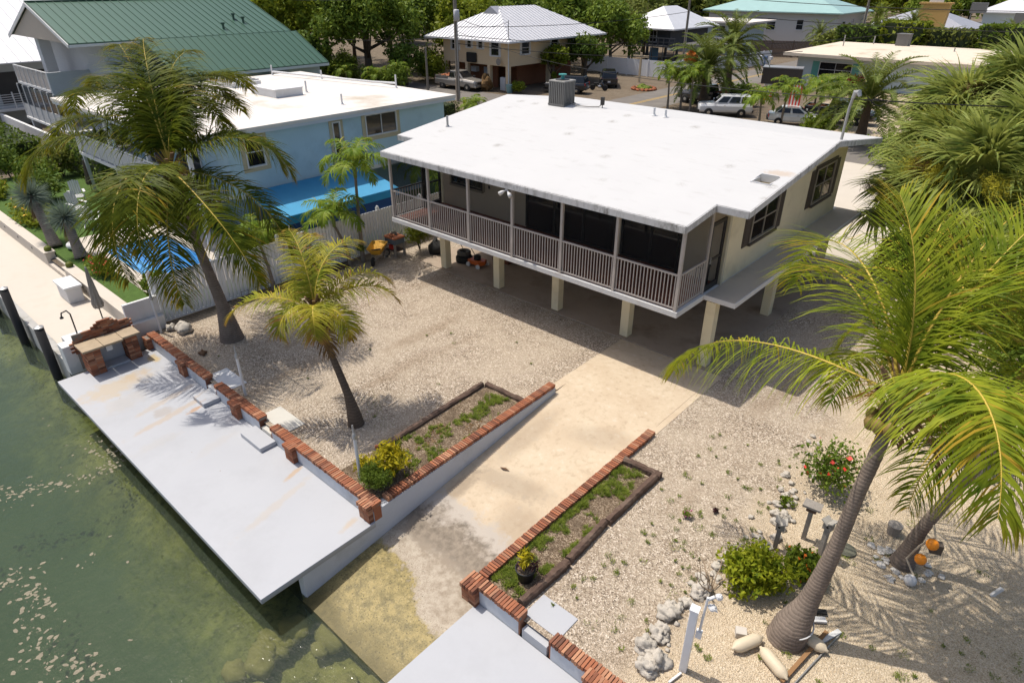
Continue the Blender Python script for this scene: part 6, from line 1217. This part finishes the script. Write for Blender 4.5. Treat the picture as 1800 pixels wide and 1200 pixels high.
wire('black wire from the near pole to our roof mast',(-49.1,46.8,6.3),(-6.3,23.9,7.2),.9,.014); wire('black wire from the near pole to the tan house mast',(-49.1,46.8,7.6),(-48.6,53.6,6.8),.7); wire('upper wire from the near pole along the cross street',(-49.1,46.8,9.9),(-46.2,85.8,9.9),.6); wire('lower wire from the near pole along the cross street',(-49.1,46.8,6.6),(-46.2,85.8,6.8),.5,.03); wire('wire from the near pole over the parking bay',(-49.1,46.8,5.9),(-20,88,5.5),1.2,.03); wire('wire crossing in front of the tan house',(-49.1,46.8,5.2),(-25,70,4.4),.8,.03); wire('long pale wire over the far houses',(-46.2,85.8,8.8),(10,95,8.2),.9,.035); wire('second long wire over the far houses',(-46.2,85.8,6.9),(10,100,6.0),.9,.035); wire('wire left of the near pole into the trees',(-49.1,46.8,9.5),(-90,40,9.6),1.0); wire('lower wire left of the near pole',(-49.1,46.8,5.8),(-80,42,5.6),.8)
wire('wire from our roof mast to the right edge',(-6.3,23.9,7.2),(12,50,6.8),.6)
solo('wooden_cross_post', MB().box(-43.1,-42.9,69.9,70.1,0,3.2).box(-44.0,-42.0,69.92,70.08,2.7,2.9), mat('pale_timber',(.50,.40,.27),.85,.1), 'pale wooden post with a crossbar right of the tan house', 'post', (-43,70,0))
# far houses
def farhouse(name, label, x0,x1,y0,y1,z0,ze,zp,wall,roof,wins,over=.6,hip=True,flat=False,group=None):
    t_ = thing(name, label, 'house', ((x0+x1)/2,(y0+y1)/2,0), group); part('wall', MB().box(x0,x1,y0,y1,z0,ze), wall, t_); a0,a1,b0,b1 = x0-over,x1+over,y0-over,y1+over
    if flat: part('roof', MB().box(a0,a1,b0,b1,ze,zp), roof, t_)
    else:
        w = min(a1-a0,b1-b0)/2
        if a1-a0 > b1-b0: r0,r1 = (a0+w,(b0+b1)/2),(a1-w,(b0+b1)/2); f = [(0,1,5,4),(1,2,5),(2,3,4,5),(3,0,4)]
        else: r0,r1 = ((a0+a1)/2,b0+w),((a0+a1)/2,b1-w); f = [(0,1,4),(1,2,5,4),(2,3,5),(3,0,4,5)]
        part('roof', MB().add([(a0,b0,ze),(a1,b0,ze),(a1,b1,ze),(a0,b1,ze),(*r0,zp),(*r1,zp)], f+[(3,2,1,0)]), roof, t_); part('eave_trim', MB().box(a0,a1,b0-.04,b0-.003,ze-.18,ze).box(a1+.003,a1+.04,b0,b1,ze-.18,ze), WHITEP if roof is not TEALR else TEALR, t_)
    for ax,u0,u1,a,b,nu in wins: window(t_,ax,(y0-.002 if ax=='y' else x1+.002),(-1 if ax=='y' else 1),u0,u1,a,b,nu,2,WHITEP)
    return t_
farhouse('teal_roof_house','long two storey white house with pale teal hip roof',-61.5,-39,122,136,0,5.7,8.3,FARW,TEALR,[('y',-56.5,-54.6,3.4,4.8,2),('y',-50.6,-49.0,2.8,4.6,1),('y',-51.5,-50.2,.3,1.2,2),('y',-45.5,-44.3,3.0,4.6,1),('x',124.5,126,2.6,4.4,1),('x',129,130.2,3,4.6,1)],.9)
SHs = farhouse('stilt_house','dark house on stilts with pale grey hip roof',-57.5,-50.3,89,100,2.4,4.5,7.1,DARKW,WHITER,[('y',-53.6,-52.4,2.7,4.2,2)],1.2)
for x in (-57,-54,-51,-49.2): part('stilt', MB().box(x-.14,x+.14,89.2,89.5,0,2.4), DARKW, SHs)
dk = MB(); dk.box(-53,-48.6,87.4,89,2.2,2.4); dk.box(-53,-48.6,87.4,87.5,3.3,3.4); dk.box(-53,-48.6,87.42,87.48,2.8,2.88)
for i in range(6): dk.box(-53+i*.87,-52.9+i*.87,87.4,87.5,0 if i%2 else 2.4,3.3)
part('deck', dk, DARKW, SHs); part('blue_panel', MB().box(-53.2,-51.9,88.8,88.95,0,2.0), mat('blue_panel',(.10,.20,.34),.8,.1), SHs)
F5 = farhouse('flat_roof_house','white two storey house with flat pale roof behind the stilt house',-60.5,-47.5,106.5,114,0,4.5,4.75,FARB,ROOFB,[('y',-58.5,-57.3,3.0,4.1,2),('y',-55.7,-54.6,3.2,4.1,2),('y',-52.8,-50.6,2.9,4.1,2)],1.3,flat=True)
part('deck_rail', MB().box(-60.6,-47.4,105.3,105.4,2.4,2.5).box(-60.6,-47.4,105.32,105.38,1.2,2.38), WHITEP, F5)
farhouse('low_flat_house','distant low house with flat roof and dark windows',-98,-80,160,170,0,4.4,4.9,mat('far_grey_wall',(.40,.38,.36),.85,.06),ROOFB,[('y',-96,-91,1.8,3.9,2),('y',-88.5,-84,1.8,3.9,2)],.9,flat=True)
RH = farhouse('cream_roof_house','single storey white house with cream roof and teal shutters',-29.4,6,81.4,98,0,3.0,3.3,FARB,ROOFR,[],1.3,flat=True); part('roof_crown', MB().add([(-30.6,80.2,3.302),(7.2,80.2,3.302),(7.2,99.2,3.302),(-30.6,99.2,3.302),(-22,90,3.85),(0,90,3.85)],[(0,1,5,4),(1,2,5),(2,3,4,5),(3,0,4)]), ROOFR, RH)
window(RH,'y',81.398,-1,-26.9,-23.4,.95,2.5,2,2,WHITEP,shut=(.75,TEALS)); part('corner_pipe', MB().tube([(-29.3,81.2,0),(-29.3,81.2,2.7),(-30,80.6,3)],.06,6), WHITEP, RH)
for x,y,h,lb in ((-27.5,90,1.1,'thin vent on the left of the cream roof'),(-25,93,1.0,'tall vent pipe in the middle of the cream roof'),(-15.5,88,.5,'low vent on the right of the cream roof')): solo('vent_pipe', MB().tube([(x,y,3.3),(x,y,3.6+h)],.07,6), METAL, lb, 'pipe', (x,y,3.5), 'vents on the cream roof')
ac2 = solo('air_conditioner', MB().box(-21.9,-20.6,90,91.2,3.5,5.0).box(-21.95,-20.55,89.95,91.25,5.0,5.1), ACGREY, 'grey air conditioner on the cream roof', 'air conditioner', (-21.2,90.6,3.6))
GR1 = farhouse('grey_roof_house','grey metal roofed house behind the ochre chimney',-41,-24,142,158,0,2.6,6.0,FARW,GREYR,[('y',-38,-36,.8,2.0,2)],1.0); GR2 = farhouse('grey_flat_house','low house with plain grey roof at the top right',-26,-6,128,141,0,2.6,3.9,mat('far_yellow_wall',(.42,.33,.15),.85,.06),GREYR,[],1.0); farhouse('white_gable_house','large white roofed house at the upper right corner',-26,4,165,185,0,5.0,10.5,FARB,WHITER,[],1.0)
cm = thing('ochre_chimney','broad ochre stucco chimney on the grey roofs','chimney',(-27.5,131,0)); part('stack', MB().extr([(-30.1,131,0),(-25.9,131,0),(-25.5,131,7.0),(-29.6,131,7.0)],(0,1.4,0)), YELW, cm); part('cap', MB().box(-29.9,-25.2,130.9,132.5,7.0,7.25), YELW, cm); part('flue', MB().box(-28.6,-26.6,131.4,131.5,7.25,8.6).box(-28.6,-26.6,131.4,132.2,8.6,8.7), WHITEP, cm)
for x,y,z,lb in ((-15.5,131,4.6,'grey rooftop unit on thin legs at the top right'),(-23,140,5.6,'grey rooftop unit beside the ochre chimney')): 
    u = thing('rooftop_unit',lb,'air conditioner',(x,y,z-1),'rooftop units'); part('box', MB().box(x-1.1,x+1.1,y-.6,y+.6,z,z+1.5), ACGREY, u)
    for s in (-.9,.9): part('leg', MB().box(x+s-.04,x+s+.04,y-.04,y+.04,z-1.0,z), METAL, u)
# flags, mailboxes, garden ring
def flag(label, x,y,z,w,h,vert=False):
    t_ = thing('flag', label, 'flag', (x,y,0), 'flags'); part('staff', MB().tube([(x,y,0),(x,y,z+h+.1)],.02,6), METAL, t_); n = 7
    for i in range(n): part('stripe', MB().box(x+.03+(i*w/n if vert else 0),x+.03+((i+1)*w/n-.001 if vert else w),y-.01,y+.01,z+(0 if vert else i*h/n),z+(h if vert else (i+1)*h/n-.001)), RED if i%2==0 else WHITEP, t_)
    if not vert: part('canton', MB().box(x+.03,x+.03+w*.42,y-.016,y+.016,z+h*.46,z+h), mat('flag_blue',(.02,.03,.16),.8,.1), t_)
flag('small striped flag beside the white car roof',-23.6,58.2,1.5,1.0,.9); flag('hanging red and white striped flag between the small palms',-20.9,57.6,1.3,.9,1.7,True)
for i,(x,lb) in enumerate(((-38.6,'left mailbox on the street corner'),(-37.9,'middle mailbox on the street corner'),(-37.2,'right mailbox on the street corner'))): solo('mailbox', MB().box(x-.06,x+.06,92.9,93.0,0,1.1).box(x-.18,x+.18,92.7,93.3,1.1,1.5), WHITEP if i != 1 else mat('mail_blue',(.08,.14,.25),.6,.1), lb, 'mailbox', (x,93,0), 'mailboxes')
pr_ = thing('stone_planter_ring','round stone planter ring in the sandy parking bay','planter',(-39.6,65.6,0))
for i in range(16): a = i*.3927; part('stone', MB().blob((-39.6+1.2*math.cos(a),65.6+1.2*math.sin(a),.12),(.24,.2,.16),i,8,5,.3), RUST, pr_)
part('plants', MB().blob((-39.6,65.6,.25),(.8,.8,.25),3,12,6,.4), WEED, pr_); solo('white_shelf', MB().box(-51.0,-50.3,54.9,55.3,0,1.3), WHITEP, 'small white shelf rack at the tan house column', 'shelf', (-50.6,55.1,0)); solo('blue_planter', MB().lathe([(.3,0),(.42,.8)],(-49.0,54.2,0),12), mat('aqua_pot',(.22,.36,.36),.6,.1), 'aqua planter pot at the corner of the tan house', 'pot', (-49,54.2,0)); solo('brown_dry_plant', MB().blob((-51.6,53.4,.8),(.6,.6,.7),6,12,8,.5), DEAD, 'dry orange brown plant in a pot at the pickup nose', 'plant', (-51.6,53.4,0)); solo('stub_post', MB().tube([(-53.3,50.6,0),(-53.3,50.6,1.3)],.13,8), mat('pale_stub',(.34,.26,.19),.9,.2), 'short pale post in front of the pickup', 'post', (-53.3,50.6,0))
solo('driftwood_pile', MB().tube([(-46.2,45.6,.1),(-45.6,45.9,.5),(-45.0,46.2,.2)],.07,5).tube([(-46.0,46.2,.1),(-45.4,45.6,.6)],.05,5).tube([(-45.7,45.5,.05),(-44.8,45.9,.5)],.05,5), GREYWOOD, 'tangle of grey driftwood at the foot of the utility pole', 'driftwood', (-45.5,45.9,0))
# ------------------------------------------------------------------ trees and palms of the street side
for i,(x,y,h,r,mi,n,lb) in enumerate(((-66.4,49.2,10.5,5.6,0,11000,'big spreading tree with dark trunk left of the tan house'),(-76,45,10.5,5.2,2,8000,'bushy tree behind the green roof at the left'),(-72,57,11,5.5,1,8000,'tall dark tree behind the big spreading tree'),(-61.5,50.5,4.2,2.2,1,2500,'low palm like bush left of the pickup truck'),(-62.5,71,9.5,5,0,6500,'round tree directly behind the tan house'),(-52,77,8,4.4,0,7000,'tree between the tan house and the white fence'),(-48.6,61,4.4,1.6,2,2200,'yellow green small tree against the tan house wall'),(-47.6,65.6,5.0,2.3,1,3000,'dark small tree at the right end of the tan house'),(-84,60,12,6,1,6000,'tall tree at the far left skyline'),(-58,84,9,4.6,3,5000,'olive tree left of the stilt house'))):
    tree(lb,(x,y,0),h,r,LV[mi],300+i,n,.26 if n>5000 else .2,.42 if i==0 else .22,low=.16)
for i,(x,y,h,r,mi) in enumerate(((-80,53,11,5,1),(-88,47,11,5,0),(-70,65,10.5,5,0),(-76,73,11,5.5,1),(-63,62.5,9,4.4,2),(-58,75,9.5,4.6,0),(-93,60,11,5.5,2),(-66,80,9.5,5,1),(-74,90,10,5,0),(-60,98,8.5,4.5,3),(-82,40,9,4.2,0),(-68,42.5,5.5,2.8,1))):
    tree('leafy tree in the wooded lot behind the green roof',(x,y,0),h,r,LV[mi],340+i,5200,.3,.25,'trees of the wooded lot',low=.06)
for i,(x,y,rx_,h_,mi) in enumerate(((-58.6,46.8,1.6,1.9,0),(-60.5,54,2.2,2.2,2),(-66,58,2.6,2.4,0),(-72,50,2.6,2.2,1),(-80,44,3,2.4,2),(-62,46.2,1.8,1.6,1),(-65,45,1.7,1.2,3),(-69,46,2.2,1.8,0),(-73,41,2.2,2.0,1),(-63,55,2,1.8,0),(-77,38,2.4,2.2,0),(-70.5,37,2,1.4,2))): shrub('garden bush under the trees left of the pickup truck',(x,y,0),(rx_,1.6,h_),LV[mi],360+i,1700,.16,k=20,group='bushes under the trees')
T0 = tree('distant leafy tree in the wooded skyline',(-100,120,0),10,5.5,LV[0],401,3000,.5,.3,'trees on the skyline',low=.05); T1 = tree('distant leafy tree in the wooded skyline',(-70,140,0),9,5,LV[2],402,3000,.5,.3,'trees on the skyline',low=.05); T2 = tree('distant leafy tree in the wooded skyline',(-20,200,0),9,5,LV[3],403,2800,.5,.3,'trees on the skyline',low=.05)
rt_ = random.Random(12); k = 0
for i in range(135):
    if i >= 95: x = -140+rt_.uniform(0,150); y = rt_.uniform(140,200) if x < -60 else rt_.uniform(188,230)
    elif i < 60: x = -250+rt_.uniform(0,300); y = 185+rt_.uniform(0,70)
    elif i < 80: x = rt_.uniform(-190,-84); y = rt_.uniform(70,170)
    else: x = rt_.uniform(-78,-60); y = rt_.uniform(112,150)
    o = copy_tree((T0,T1,T2)[i%3]); o.location = (x,y,0); s = rt_.uniform(.75,1.2); o.scale = (s,s,s*.95); o.rotation_euler = (0,0,rt_.uniform(0,6.28))
g_ = np.random.default_rng(77); n = 400; cx_ = np.stack([g_.uniform(-420,160,n),g_.uniform(250,330,n),g_.uniform(2,8,n)],1)
wo = inst('far_woodland', npmesh('far_woodland',*leafquads(cx_,np.full(n,7.0),16000,1.2,5),LV[1]), None, (0,0,0)); wo['kind'] = 'stuff'
XM = smallpalm_meshes(LF_A, 1.9, .5, 24, .035, (1.2,.8,.5,.2), (1.8,2.0,1.9,1.6), 150); DM = smallpalm_meshes(LF_D, 3.4, .38, 46, .026, (1.35,1.0,.7,.4,.0,-.3), (1.3,1.4,1.4,1.3,1.1,.8), 170, RACHG, .12, .04, .5)
feather_palm('date_palm','nearer of two date palms by the street corner',(-29.4,59.4,0),3.4,DM,64,T_DARK,.38,'date palms',seed=4,rings=24,scale=1.25); feather_palm('date_palm','farther of two date palms by the street corner',(-31.7,68.9,0),4.6,DM,60,T_DARK,.38,'date palms',seed=5,rings=24,scale=1.3); solo('date_fruit', MB().blob((-31.3,59.6,4.2),(.6,.5,.5),4,12,8,.4), mat('orange_fruit',(.55,.17,.02),.8,.25,5), 'orange fruit bunch among the date palm fronds', 'fruit', (-31.3,59.6,4))
feather_palm('date_palm','feathery date palm in front of the cream roof at the right',(-13.6,53,0),3.0,DM,50,T_DARK,.32,'date palms',seed=6,scale=1.3,rings=20)
for i,(x,y,h,lb) in enumerate(((-31.6,56.8,2.7,'slim palm left of the date palms'),(-30.6,57.4,2.3,'short slim palm left of the date palms'),(-29.2,56.6,2.8,'slim palm in front of the nearer date palm'),(-22.2,55.4,1.7,'slim palm right of the white car'),(-20.6,56.0,2.4,'slim palm beside the hanging striped flag'),(-18.6,58.2,2.2,'slim palm in front of the teal shutters'),(-17.4,58.9,2.6,'slim palm right of the teal shutters'),(-16.2,57.6,2.0,'slim palm above the right black pickup'),(-19.6,60.2,2.3,'slim palm behind the striped flag'))):
    feather_palm('christmas_palm',lb,(x,y,0),h,XM,13,T_GREY,.09,'slim palms along the street',seed=10+i,shaft=.5,lean=(R.uniform(-.2,.2),R.uniform(-.2,.2)),rings=14)
for i,(x,y,h,lb) in enumerate(((-60.2,45.5,1.6,'small palm under the big tree'),(-63.5,44,1.8,'small palm left of the big tree'),(-59.3,47.6,2.0,'small palm behind the wooden pole stub'),(-70,40,2.4,'small palm beside the green roof'),(-40.5,30.2,1.4,'small palm in front of the clipped square hedge'),(-38.6,32.5,.9,'low palm right of the clipped hedge'),(-26.3,22.6,1.9,'palm between the blue house and our roof'),(-25.0,24.5,1.4,'low palm behind the left roof edge'))):
    feather_palm('christmas_palm',lb,(x,y,0),h,XM,13,T_GREY,.09,'small garden palms',seed=30+i,rings=12)
feather_palm('areca_palm','fan of pale green fronds at the foot of the utility pole',(-43.9,43.6,0),.5,XM,14,T_GREY,.08,None,seed=50,rings=6)
for i,(x,y,lb) in enumerate(((-40,118,'palm at the far end of the street'),(-33,122,'palm right of the teal roofed house'),(-28,122,'palm in front of the grey roofs'),(-22,116,'palm behind the cream roof'),(-14,114,'palm behind the cream roof at the right'),(-36,134,'tall palm behind the teal roof'),(-6,116,'palm at the top right edge'))): feather_palm('date_palm',lb,(x,y,0),2.6+i%3,DM,30,T_DARK,.35,'distant palms',seed=60+i,rings=10)
for i in range(7): hedge('leafy hedge section in the row behind the cream roofed house',-32+i*5.4,-27+i*5.4,101,104.5,0,5.0+.7*(i%2),LV[(i+1)%4],500+i,1100,.35)['group'] = 'hedge row behind the cream roof'
shrub('dark bush under the date palms',(-27.4,63,0),(2.4,1.6,1.3),LV[1],510,1500,.16,k=20); shrub('yellow green low bush behind our roof edge',(-17.0,54.4,0),(2.0,1.2,1.0),SHRUBG,511,1400,.13,k=18); shrub('dark round bush by the far wooden fence',(-33.8,105,0),(3.2,2.4,2.8),LV[3],512,2200,.3,k=24); shrub('green shrubs behind the rear driveway',(-9.3,47.5,0),(3.2,1.4,1.5),LV[0],513,2000,.15,k=24); shrub('low plants at the corner of the tan house',(-48.0,54.6,0),(.9,.8,.8),LV[2],514,700,.13,k=10); shrub('red leaved bush in front of the cream roofed house',(-22.0,78.6,0),(1.6,.7,1.4),leafmat('red_leaf',(.10,.02,.02),(.22,.05,.035),None,3,.2),515,700,.16,k=10)
# fan palms at the right
FM = [fan_mesh('fan_leaf', 600+i, .95+.1*(i%2), LF_F, 38, .85) for i in range(4)]; FD = [fan_mesh('dead_fan_leaf', 620+i, .8, DEAD, 22, .7) for i in range(2)]
def fanpalm(label, base, h, n, seed, lean=(0,0), flowers=3, dead=26, s=1.0):
    t_ = thing('fan_palm', label, 'palm tree', base, 'fan palms'); b = Vector(base); c = b+Vector((lean[0],lean[1],h)); g = random.Random(seed); trunk(t_, [b,b.lerp(c,.4),b.lerp(c,.8),c], [.26,.2,.19,.17], T_DARK, 10, 20)
    for i in range(n):
        el = 1.35-1.75*(i/n)+g.uniform(-.2,.2); k = s*g.uniform(.85,1.2); inst('fan_leaf', g.choice(FM), t_, c, i*2.399+g.uniform(-.3,.3), (k,k,k), 0, -el)
    for i in range(dead): k = s*g.uniform(.8,1.1); inst('dead_fan_leaf', g.choice(FD), t_, c-Vector((0,0,.2+.04*i)), i*2.399, (k*1.15,k*1.15,k*1.15), 0, .85+g.uniform(0,.5))
    for i in range(flowers):
        a = g.uniform(0,6.28); V,Q = leafquads(clumps((math.cos(a)*1.75,math.sin(a)*1.75,.35),(.7,.7,.5),10,seed+i,.3),np.full(10,.38),2200,.055,seed+i,asp=.12); inst('flower_plume', npmesh('flower_plume',V,Q,FLOWER if i%3 else FLOWB), t_, c)
for i,(x,y,h,n,lb) in enumerate(((-4.6,31.0,4.3,38,'fan palm nearest the rear driveway'),(-3.2,33.5,6.3,40,'tallest fan palm of the right cluster'),(-1.8,29.0,5.2,40,'fan palm with yellow flower plumes in the right cluster'),(-4.6,29.0,2.9,34,'low fan palm hanging beside the house corner'),(.2,31.5,6.4,38,'fan palm at the right edge of the cluster'),(-.6,26.4,3.6,36,'fan palm in front at the right edge'),(-5.2,35.5,4.8,34,'fan palm at the back of the cluster'),(-2.9,27.2,4.4,38,'fan palm in the middle of the right cluster'),(-4.9,33.2,5.4,36,'fan palm behind the one nearest the driveway'))): fanpalm(lb,(x,y,0),h,n,700+i*7,s=1.45,flowers=(7 if i in (1,2,4,7) else 2))
shrub('dark undergrowth beneath the fan palms',(-2.0,31,0),(2.6,2.6,1.8),LV[3],720,4200,.14,k=40); shrub('weedy undergrowth below the right palms',(.5,22.5,0),(2.0,2.2,1.4),LV[0],721,2400,.12,k=26); shrub('leafy undergrowth by the right palm crown',(-.2,17.5,0),(1.3,1.5,1.1),LV[2],722,1800,.1,k=22)
